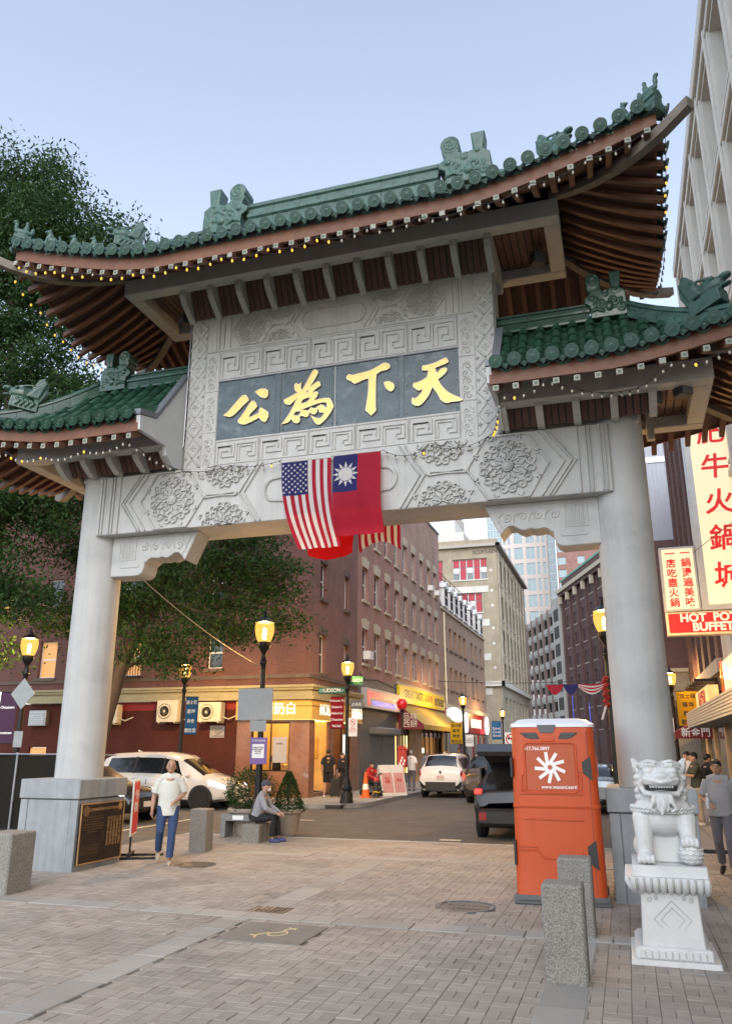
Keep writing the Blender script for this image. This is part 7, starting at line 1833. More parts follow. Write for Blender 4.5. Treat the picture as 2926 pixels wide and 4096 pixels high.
for s_ in (0,1):
    X = (lambda u: u) if not s_ else (lambda u: 1.04-u)
    fp('vent', [(X(.14),2.10),(X(.36),2.10),(X(.40),2.02),(X(.28),2.02),(X(.22),2.035)], 'plastic_black', .003)
    for k in range(4): fp('vent_slat', [(X(.18+.02*k),2.085-.018*k),(X(.365),2.085-.018*k),(X(.37),2.092-.018*k),(X(.175+.02*k),2.092-.018*k)], 'plastic_grey', .008)
fp('latch', [(.37,2.20),(.62,2.20),(.58,2.10),(.41,2.10)], 'plastic_grey', .012)
fp('moulding', [(.43,2.03),(.58,2.03),(.60,1.985),(.41,1.985)], 'toilet_orange', .010, ch=.006)
pf = MB(); zz = yf(1.66); ribbon(pf, rr2(.19,.85,1.35,1.97,.05), .03, 'y', zz, .014, closed=True); lp('panel_rim', pf, 'toilet_orange')
sp_ = fp('sign_panel', rr2(.215,.825,1.375,1.945,.035), 'toilet_sign', .003)
def ft(s_, size, u, z, **k):
    me = text_mesh(s_, size, ext=.001, **k); me.transform(FACE['-y'].to_4x4()); o = mkobj('lettering', me, 'print_white', wc); o.location = (u, yf(z)-.0055, z)
ft('617.766.0897', .062, .355, 1.895, off=.0008); ft('www.wasted.earth', .062, .625, 1.415, off=.0008)
mb = MB(); c_ = (.515,1.66); 
for k in range(9):
    a = R(90+5-k*40); d_ = Vector((math.cos(a),math.sin(a))); n_ = Vector((-d_.y,d_.x)); p0 = Vector(c_)+n_*.028+d_*.015; p1 = Vector(c_)+n_*.028+d_*.195; q = n_*.021
    mb.prism([tuple(p0-q),tuple(p1-q),tuple(p1+q),tuple(p0+q)], 'y', yf(1.66)-.0060-.0001*k, yf(1.66)-.0035)
lp('pinwheel_logo', mb, 'print_white', smooth=False)
mb = MB(); P = []
for k in range(18): rr = .042 if k % 2 == 0 else .024; P.append((c_[0]+rr*math.cos(k*math.pi/9), c_[1]+rr*math.sin(k*math.pi/9)))
mb.prism(P, 'y', yf(1.66)-.0075, yf(1.66)-.004); lp('logo_centre', mb, 'toilet_sign', smooth=False)
for s_, u0 in ((1,.14),(-1,.90)):
    mb = MB(); ribbon(mb, [(u0,1.36),(u0,1.55),(u0+s_*.055,1.58),(u0+s_*.055,1.40),(u0,1.36)], .018, 'y', yf(1.45), .012); lp('side_rib', mb, 'toilet_orange')
for P in ([(.10,1.33),(.92,1.33)],[(.02,1.175),(1.02,1.18)],[(.15,1.02),(.9,1.01)],[(.06,.69),(.30,.69)],[(.06,.645),(.31,.645),(.36,.555),(.55,.55),(.9,.55)]):
    mb = MB(); ribbon(mb, P, .018, 'y', yf(P[0][1]), .010); lp('rib', mb, 'toilet_orange')
for z0, z1 in ((1.53,1.80),(.46,.78)):
    fp('handle_recess', [(.92,z1-.075),(1.03,z1),(1.045,z0-.03),(.93,z0+.06)], 'plastic_black', .008); fp('handle_ledge', [(.86,z1-.09),(.92,z1-.075),(.93,z0+.06),(.87,z0+.08)], 'toilet_orange', .010, ch=.004)
    mb = MB(); mb.box(-.004,.03,.02,.10,z0,z1-.02,b=.01); lp('corner_guard', mb, 'plastic_black', smooth=False)
    mb = MB(); mb.prism([(.3,z0),(.7,z0),(.62,z1),(.38,z1)], 'x', 1.105, 1.125); lp('side_panel', mb, 'toilet_orange', smooth=False)
mb = MB(); mb.box(1.00,1.004,yf(1)-.004,yf(1)+.02,.15,2.12); lp('door_seam', mb, 'plastic_black', smooth=False)
mb = MB(); mb.prism([(.25,2.09),(.5,2.09),(.45,2.02),(.28,2.02)], 'x', 1.09, 1.106); lp('side_vent', mb, 'plastic_black', smooth=False)

# ------------------------------------------------------------------ marble guardian lion
LX, LY, LZ = 8.815, -2.62, .84
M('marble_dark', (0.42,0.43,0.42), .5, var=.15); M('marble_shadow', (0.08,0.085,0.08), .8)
lion = thing('guardian_lion', 'white marble guardian lion with open mouth and a ball under its paw', 'statue', (LX,LY,0))
def lo_(name, mb, mat='marble', smooth=False, parent=None): return part(name, mb, mat, parent or lion, smooth)
pd = MB(); loft_z([(.0,rrect(8.40,9.18,-3.08,-2.13,.01,1)),(.045,rrect(8.405,9.175,-3.075,-2.135,.012,1))], pd); ped = lo_('pedestal', pd)
lo_('plinth_step', loft_z([(.046,rrect(8.455,9.125,-3.03,-2.18,.01,1)),(.13,rrect(8.46,9.12,-3.02,-2.19,.012,1)),(.143,rrect(8.48,9.10,-3.0,-2.2,.012,1))]), parent=ped)
for k in range(11):
    x = 8.475+k*.0585; mb = MB(); mb.box(x+.003,x+.056,-3.045,-3.02,.05,.12,b=.008); lo_('flute', mb, parent=ped)
for k in range(14):
    y = -3.01+k*.0585; mb = MB(); mb.box(8.443,8.47,y+.003,y+.056,.05,.12,b=.008); lo_('flute', mb, parent=ped)
lo_('shaft', loft_z([(.144,rrect(8.515,9.065,-2.985,-2.22,.012,1)),(.40,rrect(8.53,9.05,-2.97,-2.235,.012,1)),(.60,rrect(8.535,9.045,-2.965,-2.24,.012,1))]), parent=ped)
mb = MB()
for r_ in (.165,.105): ribbon(mb, [(8.80,.37-r_),(8.80+r_,.37),(8.80,.37+r_),(8.80-r_,.37)], .006, 'y', -2.974, .002, closed=True)
for sx in (-1,1):
    for sz in (-1,1):
        ribbon(mb, spiral(8.79+sx*.19, .37+sz*.17, .028, 1, 1.2, 10, sx*sz), .005, 'y', -2.974, .003); ribbon(mb, spiral(8.79+sx*.12, .37+sz*.185, .022, 2, 1.2, 10, -sx*sz), .005, 'y', -2.974, .003)
lo_('engraving', mb, 'marble_dark', parent=ped)
lo_('bowl', loft_z([(.60,rrect(8.56,9.02,-2.95,-2.26,.03,2)),(.64,rrect(8.47,9.12,-3.02,-2.19,.04,2)),(.70,rrect(8.44,9.15,-3.05,-2.16,.04,2)),(.738,rrect(8.435,9.155,-3.055,-2.155,.03,2))]), smooth=True, parent=ped)
for k in range(11):
    x = 8.455+k*.0645+.03; mb = MB(); mb.tube([(x,-2.96,.605),(x,-3.03,.64),(x,-3.062,.70),(x,-3.058,.735)], [.025,.031,.033,.028], 8); lo_('lobe', mb, smooth=True, parent=ped)
for k in range(13):
    y = -3.0+k*.0645+.03; mb = MB(); mb.tube([(8.54,y,.605),(8.46,y,.64),(8.428,y,.70),(8.432,y,.735)], [.025,.031,.033,.028], 8); lo_('lobe', mb, smooth=True, parent=ped)
lo_('seat_slab', loft_z([(.74,rrect(8.475,9.15,-3.02,-2.17,.008,1)),(.838,rrect(8.478,9.147,-3.017,-2.173,.012,1))]), parent=ped)
b = MB(); C = lambda x, y, z: (LX+x, LY+y, LZ+z)
b.ball(C(0,.16,.24), (.27,.27,.25), 20, 12); b.ball(C(0,-.02,.40), (.285,.26,.19), 24, 14); b.ball(C(0,-.02,.50), (.27,.24,.12), 20, 12)
for sx in (-1,1):
    b.ball(C(sx*.2,.14,.12), (.11,.2,.13), 14, 10); b.ball(C(sx*.185,-.10,.42), (.11,.13,.14), 14, 10)
b.box(LX-.2,LX+.2,LY-.14,LY+.3,LZ,LZ+.4)
b.tube([C(-.195,-.17,.42),C(-.20,-.20,.26),C(-.20,-.22,.07)], [.105,.085,.075], 14); b.ball(C(-.20,-.27,.055), (.085,.10,.055), 14, 8)
for k in range(4): b.ball(C(-.262+.042*k,-.345,.045), (.024,.04,.042), 8, 6)
b.tube([C(.195,-.17,.42),C(.20,-.21,.30),C(.205,-.245,.24)], [.105,.088,.075], 14); b.ball(C(.205,-.28,.225), (.085,.085,.05), 14, 8)
for k in range(4): b.ball(C(.145+.042*k,-.345,.20), (.024,.035,.045), 8, 6)
# head
b.tube([C(0,-.02,.50),C(0,-.08,.66)], [.22,.19], 18); b.ball(C(0,-.06,.78), (.215,.21,.155), 24, 14); b.ball(C(0,-.22,.82), (.15,.13,.085), 18, 10)
b.ball(C(0,-.255,.755), (.185,.13,.05), 20, 10); b.ball(C(0,-.265,.735), (.175,.115,.035), 20, 10); b.ball(C(0,-.35,.80), (.075,.045,.038), 14, 8)
for sx in (-1,1):
    b.ball(C(sx*.105,-.29,.845), (.06,.05,.045), 14, 10); b.tube([C(sx*.04,-.30,.90),C(sx*.11,-.32,.905),C(sx*.18,-.25,.88)], .022, 8); b.tube([C(sx*.02,-.26,.925),C(sx*.11,-.27,.94),C(sx*.2,-.18,.90)], .02, 8)
    b.tube([C(sx*.0,-.385,.74),C(sx*.09,-.365,.76),C(sx*.165,-.30,.775)], .016, 8); b.tube([C(sx*.0,-.375,.765),C(sx*.08,-.36,.79),C(sx*.15,-.30,.81)], .016, 8)
    b.tube([C(sx*.20,-.10,.90),C(sx*.245,-.06,.945),C(sx*.235,-.05,.90)], [.035,.03,.02], 8); b.ball(C(sx*.225,-.09,.885), (.035,.05,.05), 10, 8)
    b.tube([C(sx*.165,-.22,.76),C(sx*.185,-.20,.69),C(sx*.15,-.24,.635),C(0,-.29,.63)], [.04,.035,.03,.03], 10)
    for k in range(5):
        for q in range(2): b.ball(C(sx*(.20+.018*((k+q)%2)), -.10+.09*q, .84-.062*k), (.038,.048,.034), 8, 6)
b.ball(C(0,-.26,.625), (.13,.10,.03), 16, 8)
for x in (-.08,-.03,.03,.08): b.tube([C(x*.9,-.33,.63),C(x*1.1,-.335,.56),C(x*1.5,-.325,.50),C(x*.9,-.33,.475)], [.026,.024,.022,.014], 8)
b.tube([C(0,-.335,.62),C(.01,-.345,.53),C(-.02,-.335,.44)], [.028,.026,.014], 8)
lm_, = sculpt_all([(b,.0085,1)]); lm_.materials.append(MATS['marble']); o = mkobj('lion_body', lm_, None, lion); o.location = -lion.location
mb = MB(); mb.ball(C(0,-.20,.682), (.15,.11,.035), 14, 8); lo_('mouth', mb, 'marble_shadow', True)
mb = MB(); mb.ball(C(0,-.26,.662), (.07,.06,.014), 12, 6); lo_('tongue', mb, 'marble_dark', True)
for k in range(9):
    x = -.10+.025*k; mb = MB(); mb.box(LX+x-.010,LX+x+.010,LY-.352+abs(x)*.28,LY-.33+abs(x)*.28,LZ+.69,LZ+.722,b=.004); lo_('tooth', mb)
mb = MB(); mb.ball(C(.21,-.26,.105), .112, 20, 14); ball_ = lo_('ball', mb, smooth=True)
mb = MB()
for k in range(5):
    z = -.07+.035*k; rr = math.sqrt(max(.112**2-z*z,0)); mb.tube([C(.21+rr*1.01*math.cos(a), -.26+rr*1.01*math.sin(a), .105+z+.008*math.sin(a*12+k*3.1)) for a in np.linspace(0,2*math.pi,40)], .006, 5)
lo_('ball_pattern', mb, smooth=True, parent=ball_)
for dz, ph in ((.50,0),(.47,1)):
    mb = MB()
    for s_ in (0,math.pi):
        mb.tube([C(.293*math.cos(a)+.010*math.cos(26*a+s_)*math.cos(a), -.03+.268*math.sin(a)+.010*math.cos(26*a+s_)*math.sin(a), dz+.010*math.sin(26*a+s_)) for a in np.linspace(0,2*math.pi,150)], .012, 6)
    lo_('rope_collar', mb, smooth=True)

# ------------------------------------------------------------------ vehicles
class Car:
    """lofted body. stations (x, z_bottom, z_belt, z_roof, half_width, half_roof_width), x forward, rear to front"""
    def __init__(s, st): s.st = st; s.n = len(st)
    def ring(s, i):
        i = max(0.0, min(i, s.n-1.0)); k = min(int(i), s.n-2); t = i-k
        x, zb, zbe, zr, w_, wr = [a+(b_-a)*t for a, b_ in zip(s.st[k], s.st[k+1])]
        zm = zb+(zbe-zb)*.55
        return [(x,0,zb),(x,w_*.80,zb),(x,w_*.95,zb+.08),(x,w_*1.0,zm),(x,w_*.965,zbe),(x,wr+.02,zr-.07),(x,wr*.86,zr-.012),(x,0,zr+.015)]
    def P(s, i, r, sd, off=0.0):
        R_ = s.ring(i); r = max(0.0, min(r, 7.0)); k = min(int(r), 6); t = r-k
        p = Vector(R_[k]).lerp(Vector(R_[k+1]), t); e = .02
        if off:
            a = Vector(s.ring(min(i+e,s.n-1))[k]).lerp(Vector(s.ring(min(i+e,s.n-1))[k+1]), t)-Vector(s.ring(max(i-e,0))[k]).lerp(Vector(s.ring(max(i-e,0))[k+1]), t)
            b_ = Vector(R_[k+1])-Vector(R_[k]); nn = a.cross(b_); 
            if nn.length > 1e-9:
                nn.normalize(); c = Vector((s.st[s.n//2][0],0,.8))
                if nn.dot(p-c) < 0: nn = -nn
                p = p+nn*off
        return (p.x, p.y*sd, p.z)
    def body(s, rear_open=False, sub=3):
        mb = MB(); m_ = (s.n-1)*sub; V = []
        for i in range(m_+1):
            R_ = s.ring(i/sub); pts = R_+[(x,-y,z) for x, y, z in R_[-2:0:-1]]; V += pts
        q = 14; F = [(i*q+k, i*q+(k+1)%q, (i+1)*q+(k+1)%q, (i+1)*q+k) for i in range(m_) for k in range(q)]
        if not rear_open: F.append(tuple(range(q)))
        F.append(tuple(m_*q+k for k in range(q))[::-1])
        mb.add(V, F); return mb
    def patch(s, i0, i1, r0, r1, sds=(1,-1), off=.008, nu=6, nv=3, i0b=None, i1b=None):
        """i0..i1 at r0 ; i0b..i1b at r1"""
        mb = MB(); i0b = i0 if i0b is None else i0b; i1b = i1 if i1b is None else i1b
        for sd in sds:
            mb.grid(lambda u, v: s.P((i0+(i1-i0)*u)*(1-v)+(i0b+(i1b-i0b)*u)*v, r0+(r1-r0)*v, sd, off), nu, nv)
        return mb
M('car_white', (0.74,0.73,0.70), .25, var=.02, coat=.8); M('car_black', (0.010,0.010,0.011), .3, var=.05, coat=.4); M('car_brown', (0.10,0.07,0.05), .22, var=.1, coat=1.0, metal=.4); M('car_dark', (0.03,0.028,0.026), .2, var=.1, coat=1.0); M('car_silver', (0.28,0.36,0.42), .25, var=.05, coat=.8, metal=.4); M('car_red', (0.35,0.02,0.02), .25, var=.05, coat=.8)
M('car_glass', (0.012,0.014,0.015), .05, var=.1, spec=.6, coat=.6); M('trim_black', (0.022,0.022,0.022), .55, var=.1); M('chrome', (0.72,0.72,0.72), .3, metal=.55, var=.05); M('lens_red', (0.30,0.01,0.012), .2, var=.1, coat=.6); M('plate_white', (0.65,0.62,0.58), .5, var=.05)
ME('lamp_red', (1.0,.03,.02), 1.2); ME('lamp_head', (.85,.92,1.0), 4.0)
tyre = MB(); tyre.lathe([(.22,-.10),(.31,-.11),(.345,-.085),(.35,0),(.345,.085),(.31,.11),(.22,.10)], n=28, axis='y'); tyre_me = tyre.mesh('tyre'); auto_smooth(tyre_me,40); tyre_me.materials.append(MATS['rubber'])
rim = MB(); rim.lathe([(.225,-.085),(.21,-.10),(.20,-.07),(.20,.06),(.21,.10),(.225,.085)], n=24, axis='y'); rim.lathe([(.05,-.085),(.05,.085)], n=12, axis='y')
for k in range(10): a = k*math.pi/5; rim.tube([(.04*math.cos(a),-.085,.04*math.sin(a)),(.20*math.cos(a+.12),-.075,.20*math.sin(a+.12))], .016, 5); rim.tube([(.04*math.cos(a),.085,.04*math.sin(a)),(.20*math.cos(a+.12),.075,.20*math.sin(a+.12))], .016, 5)
rim_me = rim.mesh('rim'); auto_smooth(rim_me,40); rim_me.materials.append(MATS['chrome'])
hubm = MB(); hubm.lathe([(.2,-.03),(.2,.03)], n=20, axis='y'); hub_me = hubm.mesh('brake_disc'); hub_me.materials.append(MATS['trim_black'])
SUV = [(-2.30,.46,.70,.78,.76,.62),(-2.24,.34,.98,1.05,.87,.72),(-2.16,.27,1.06,1.14,.90,.70),(-1.98,.24,1.06,1.50,.915,.62),(-1.80,.24,1.05,1.66,.92,.61),(-1.0,.24,1.03,1.70,.925,.63),(-.1,.24,1.01,1.70,.925,.63),(.45,.24,1.0,1.62,.925,.61),(.85,.24,.995,1.36,.92,.64),(1.22,.24,.98,1.09,.91,.70),(1.75,.25,.92,1.02,.89,.68),(2.10,.28,.80,.90,.84,.62),(2.28,.40,.62,.70,.72,.52)]
VAN = [(-2.55,.48,.72,.80,.80,.66),(-2.48,.36,1.0,1.08,.92,.76),(-2.38,.28,1.06,1.20,.96,.74),(-2.20,.24,1.06,1.62,.985,.68),(-1.95,.24,1.05,1.74,.99,.66),(-1.0,.24,1.04,1.78,.995,.68),(0,.24,1.02,1.77,.995,.67),(.55,.24,1.0,1.68,.99,.65),(1.15,.24,.98,1.35,.98,.66),(1.60,.24,.94,1.08,.96,.70),(2.05,.25,.86,.97,.92,.68),(2.40,.28,.74,.84,.84,.58),(2.58,.40,.58,.66,.70,.48)]
SEDAN = [(-2.3,.46,.72,.80,.74,.6),(-2.2,.32,.90,.97,.85,.7),(-1.6,.24,.92,1.0,.89,.68),(-1.1,.22,.92,1.34,.90,.58),(-.5,.22,.91,1.44,.905,.57),(.2,.22,.90,1.42,.905,.56),(.7,.22,.89,1.18,.90,.6),(1.1,.22,.88,.96,.89,.66),(1.7,.24,.82,.90,.86,.64),(2.1,.27,.72,.80,.80,.58),(2.26,.38,.58,.66,.68,.48)]
def car(label, st, x, y, heading, paint, lights_rear=None, head=None, rear_open=False, z=-.03, wheelx=(-1.36,1.38), glass=((3.1,8.6),), plate=None, lower='trim_black', cat='car', name='parked_car', roofz=None):
    """heading: direction of the nose in degrees, 0 = +X, 90 = +Y"""
    t_ = thing(name, label, cat, (x,y,z), R(heading)); c = Car(st); n = c.n
    q = lambda nm, mb, mt, par=None, sm=True, ang=40: part(nm, mb, mt, par or t_, sm, world=False, ang=ang)
    bd = q('body', c.body(rear_open), paint, ang=32)
    q('underside', c.patch(.4,n-1.4,.2,2.2,off=.006,nu=16), lower, sm=True)
    # glazing
    ws, we = glass[0]
    q('side_window', c.patch(ws+.55, we-1.0, 4.12, 4.85, i0b=ws+.9, i1b=we-1.5, off=.010, nu=14), 'car_glass')
    for f_ in (.36,.66): 
        i = ws+.55+(we-1.55-ws)*f_; q('window_pillar', c.patch(i-.04,i+.04,4.10,4.88,off=.013,nu=2), 'trim_black' if paint != 'car_white' else 'trim_black')
    q('windscreen', c.patch(we-1.25, we+.35, 5.15, 7.0, off=.008, nu=6, nv=5), 'car_glass')
    if not rear_open: q('rear_window', c.patch(2.25, 3.8, 5.25, 7.0, off=.008, nu=4, nv=5), 'car_glass')
    q('door_seam', c.patch(ws+(we-ws)*.45, ws+(we-ws)*.45+.03, 2.2, 4.05, off=.004, nu=1), 'trim_black'); q('door_seam', c.patch(we-1.1, we-1.07, 2.2, 4.05, off=.004, nu=1), 'trim_black')
    w_ = st[n//2][4]
    for i, wx in enumerate(wheelx):
        for sd in (-1,1):
            mb = MB(); mb.lathe([(.41,sd*(w_-.10)),(.41,sd*(w_+.006)),(.36,sd*(w_+.006)),(.36,sd*(w_-.10))], (wx,0,.36), 28, 'y'); q('wheel_arch', mb, lower, ang=30)
            mb = MB(); mb.lathe([(.001,sd*(w_-.04)),(.40,sd*(w_-.04)),(.40,sd*(w_+.003)),(.37,sd*(w_+.003)),(.001,sd*(w_+.002))], (wx,0,.36), 28, 'y'); q('arch_well', mb, 'rubber', ang=30)
            wh = mkobj('wheel', tyre_me, None, t_); wh.location = (wx, sd*(w_-.075), .35); mkobj('rim', rim_me, None, wh); mkobj('brake_disc', hub_me, None, wh)
    for sd in (-1,1):
        mb = MB(); p = c.P(we-.55, 4.05, sd); mb.ball((p[0],p[1]+sd*.10,p[2]+.07), (.07,.11,.08), 12, 8); q('wing_mirror', mb, paint); 
        p = c.P(ws+2, 3.75, sd, .01); mb = MB(); mb.tube([(p[0]-.1,p[1],p[2]),(p[0],p[1]+sd*.02,p[2]+.005),(p[0]+.1,p[1],p[2])], .012, 6); q('door_handle', mb, paint)
    if lights_rear:
        q('tail_light', c.patch(.72,1.9,3.55,4.25,off=.010,nu=4), lights_rear)
        q('rear_bumper', c.patch(0.02,1.0,.4,2.9,off=.010,nu=3), lower)
    if plate:
        mb = MB(); mb.box(st[0][0]-.035,st[0][0]-.02,-.16,.16,plate,plate+.16); q('number_plate', mb, 'plate_white', sm=False)
        me = text_mesh('4TS 881', .085); me.transform(FACE['-x'].to_4x4()); o = mkobj('lettering', me, 'print_red', t_); o.location = (st[0][0]-.037,0,plate+.08)
    if head:
        q('headlight', c.patch(n-3.4,n-1.9,3.6,4.15,off=.010,nu=5), head); q('grille', c.patch(n-1.5,n-1.02,.9,3.2,off=.008,nu=3), 'trim_black'); q('front_plate', bx(st[-1][0]+.0,st[-1][0]+.02,-.16,.16,.42,.56), 'plate_white', sm=False)
    mb = MB(); mb.prism([(-.1,0),(.08,0),(-.1,.06)], 'y', -.02, .02); o = q('roof_fin', mb, paint, sm=False); o.location = (st[5][0]-.3,0,st[5][3]+.01)
    return t_, c, q
car('white minivan with its headlight on, parked behind the walking man', VAN, -6.35, 13.62, 0, 'car_white', head='lamp_head', wheelx=(-1.5,1.62), name='parked_van', cat='van')
t_, c, q = car('white parked compact SUV seen from behind at the kerb', SUV, 1.25, 23.75, 90, 'car_white', lights_rear='lens_red', plate=.72)
mb = MB(); mb.box(-2.325,-2.31,-.62,.62,.30,.62); q('lower_bumper', mb, 'trim_black', sm=False); mb = MB(); mb.lathe([(.06,-2.285),(.06,-2.30),(.045,-2.30),(.045,-2.285)], (0,0,1.0), 18, 'x'); q('badge', mb, 'chrome')
car('brown SUV with red tail lights lit, partly behind the black SUV', SUV, 3.85, 20.6, 84, 'car_brown', lights_rear='lamp_red', plate=.7)
car('dark SUV farther up the street ahead of the white SUV', SUV, 2.2, 31.0, 90, 'car_dark', lights_rear='lamp_red')
car('dark sedan in the side street half hidden by the left pedestal', SEDAN, -6.0, 8.6, -12, 'car_dark', head='lamp_head')
car('pale blue car glimpsed between the toilet and the right pedestal', SEDAN, 7.45, 17.0, 90, 'car_silver', lights_rear='lens_red')
# black SUV with raised tailgate
t_, c, q = car('black SUV with its tailgate raised, half hidden by the toilet', SUV, 6.08, 9.15, 90, 'car_black', rear_open=True, wheelx=(-1.36,1.38), name='parked_suv', cat='SUV')
mb = MB(); mb.box(-2.05,-.6,-.72,.72,.55,.60); mb.box(-.62,-.58,-.74,.74,.6,1.45); mb.box(-2.05,-.6,-.76,-.72,.6,1.5); mb.box(-2.05,-.6,.72,.76,.6,1.5); q('boot_interior', mb, 'trim_black', sm=False)
mb = MB(); mb.box(-2.32,-2.06,-.80,.80,.30,.66,b=.06); q('rear_bumper', mb, 'trim_black', sm=False)
for sd in (-1,1):
    mb = MB(); mb.box(-2.26,-2.12,sd*.70,sd*.86,.95,1.06,b=.02); q('tail_light', mb, 'lamp_red', sm=False); mb = MB(); mb.prism([(-2.335,.42),(-2.32,.42),(-2.32,.58),(-2.335,.58)], 'y', sd*.60, sd*.76); q('reflector', mb, 'lens_red', sm=False)
    mb = MB(); mb.box(-1.4,-1.2,sd*.35-.2,sd*.35+.2,.65,1.42,b=.08); q('rear_seat', mb, 'trim_black', sm=False)
mb = MB(); V = [(-1.85,-.60,1.70),(-1.85,.60,1.70),(-2.62,.70,2.02),(-2.62,-.70,2.02),(-2.98,-.66,1.86),(-2.98,.66,1.86)]
mb.add(V+[(v[0]+.02,v[1]*.97,v[2]-.09) for v in V], [(0,1,2,3),(3,2,5,4),(6,9,8,7),(9,10,11,8),(0,3,9,6),(3,4,10,9),(4,5,11,10),(5,2,8,11),(2,1,7,8),(1,0,6,7)]); q('tailgate', mb, 'car_black', sm=False)
mb = MB(); mb.add([(-1.86,-.58,1.60),(-1.86,.58,1.60),(-2.60,.66,1.915),(-2.60,-.66,1.915),(-2.94,-.62,1.76),(-2.94,.62,1.76)], [(0,1,2,3),(3,2,5,4)]); q('tailgate_trim', mb, 'trim_black', sm=False)
mb = MB(); mb.add([(-1.95,-.50,1.735),(-1.95,.50,1.735),(-2.55,.58,1.99),(-2.55,-.58,1.99)], [(0,1,2,3)]); q('rear_window', mb, 'car_glass', sm=False)
mb = MB(); mb.box(-2.70,-2.66,-.1,.1,1.86,1.89); q('sticker', mb, 'plate_white', sm=False)
# ------------------------------------------------------------------ people
M('skin', (0.50,0.30,0.21), .55, var=.06); M('skin_tan', (0.40,0.235,0.16), .55, var=.06); M('hair_black', (0.012,0.010,0.009), .5, var=.2, vs=30); M('hair_grey', (0.30,0.29,0.28), .6, var=.2); M('hair_shaved', (0.16,0.115,0.09), .7, var=.2)
M('tee_pale', (0.58,0.59,0.54), .85, var=.06, bump=.3, bs=12); M('denim', (0.03,0.06,0.14), .85, var=.22, vs=9, bump=.3, bs=25); M('cloth_black', (0.014,0.014,0.016), .85, var=.2, bump=.2, bs=15); M('cloth_grey', (0.27,0.28,0.31), .85, var=.08, bump=.3, bs=14); M('cloth_white', (0.70,0.68,0.66), .85, var=.05, bump=.3, bs=14)
M('cloth_olive', (0.055,0.060,0.040), .85, var=.1, bump=.3, bs=14); M('cloth_khaki', (0.42,0.35,0.26), .85, var=.08, bump=.3, bs=14); M('cloth_slate', (0.30,0.31,0.33), .85, var=.06, bump=.3, bs=14); M('cloth_greypants', (0.13,0.13,0.155), .85, var=.1); M('shoe_beige', (0.42,0.35,0.27), .7, var=.1); M('shoe_white', (0.66,0.65,0.62), .6, var=.05); M('shoe_blue', (0.05,0.06,0.18), .6, var=.1); M('cloth_red', (0.42,0.02,0.02), .8, var=.1); M('cloth_plaid', (0.16,0.17,0.20), .85, var=.4, vs=20); M('cap_navy', (0.06,0.06,0.085), .8, var=.1); M('mask_white', (0.66,0.68,0.70), .8, var=.03); M('bottle_clear', (0.55,0.60,0.62), .1, var=.05, spec=.7)
PEOPLE = []
STAND = dict(hipL=(.09,0,.92), hipR=(-.09,0,.92), kneL=(.10,-.02,.50), kneR=(-.10,-.02,.50), ankL=(.10,.02,.08), ankR=(-.10,.02,.08), shL=(.170,0,1.40), shR=(-.170,0,1.40), elL=(.235,.02,1.13), elR=(-.235,.02,1.13), wrL=(.235,-.04,.88), wrR=(-.235,-.04,.88), neck=(0,0,1.47), head=(0,-.015,1.60), look=0.0)
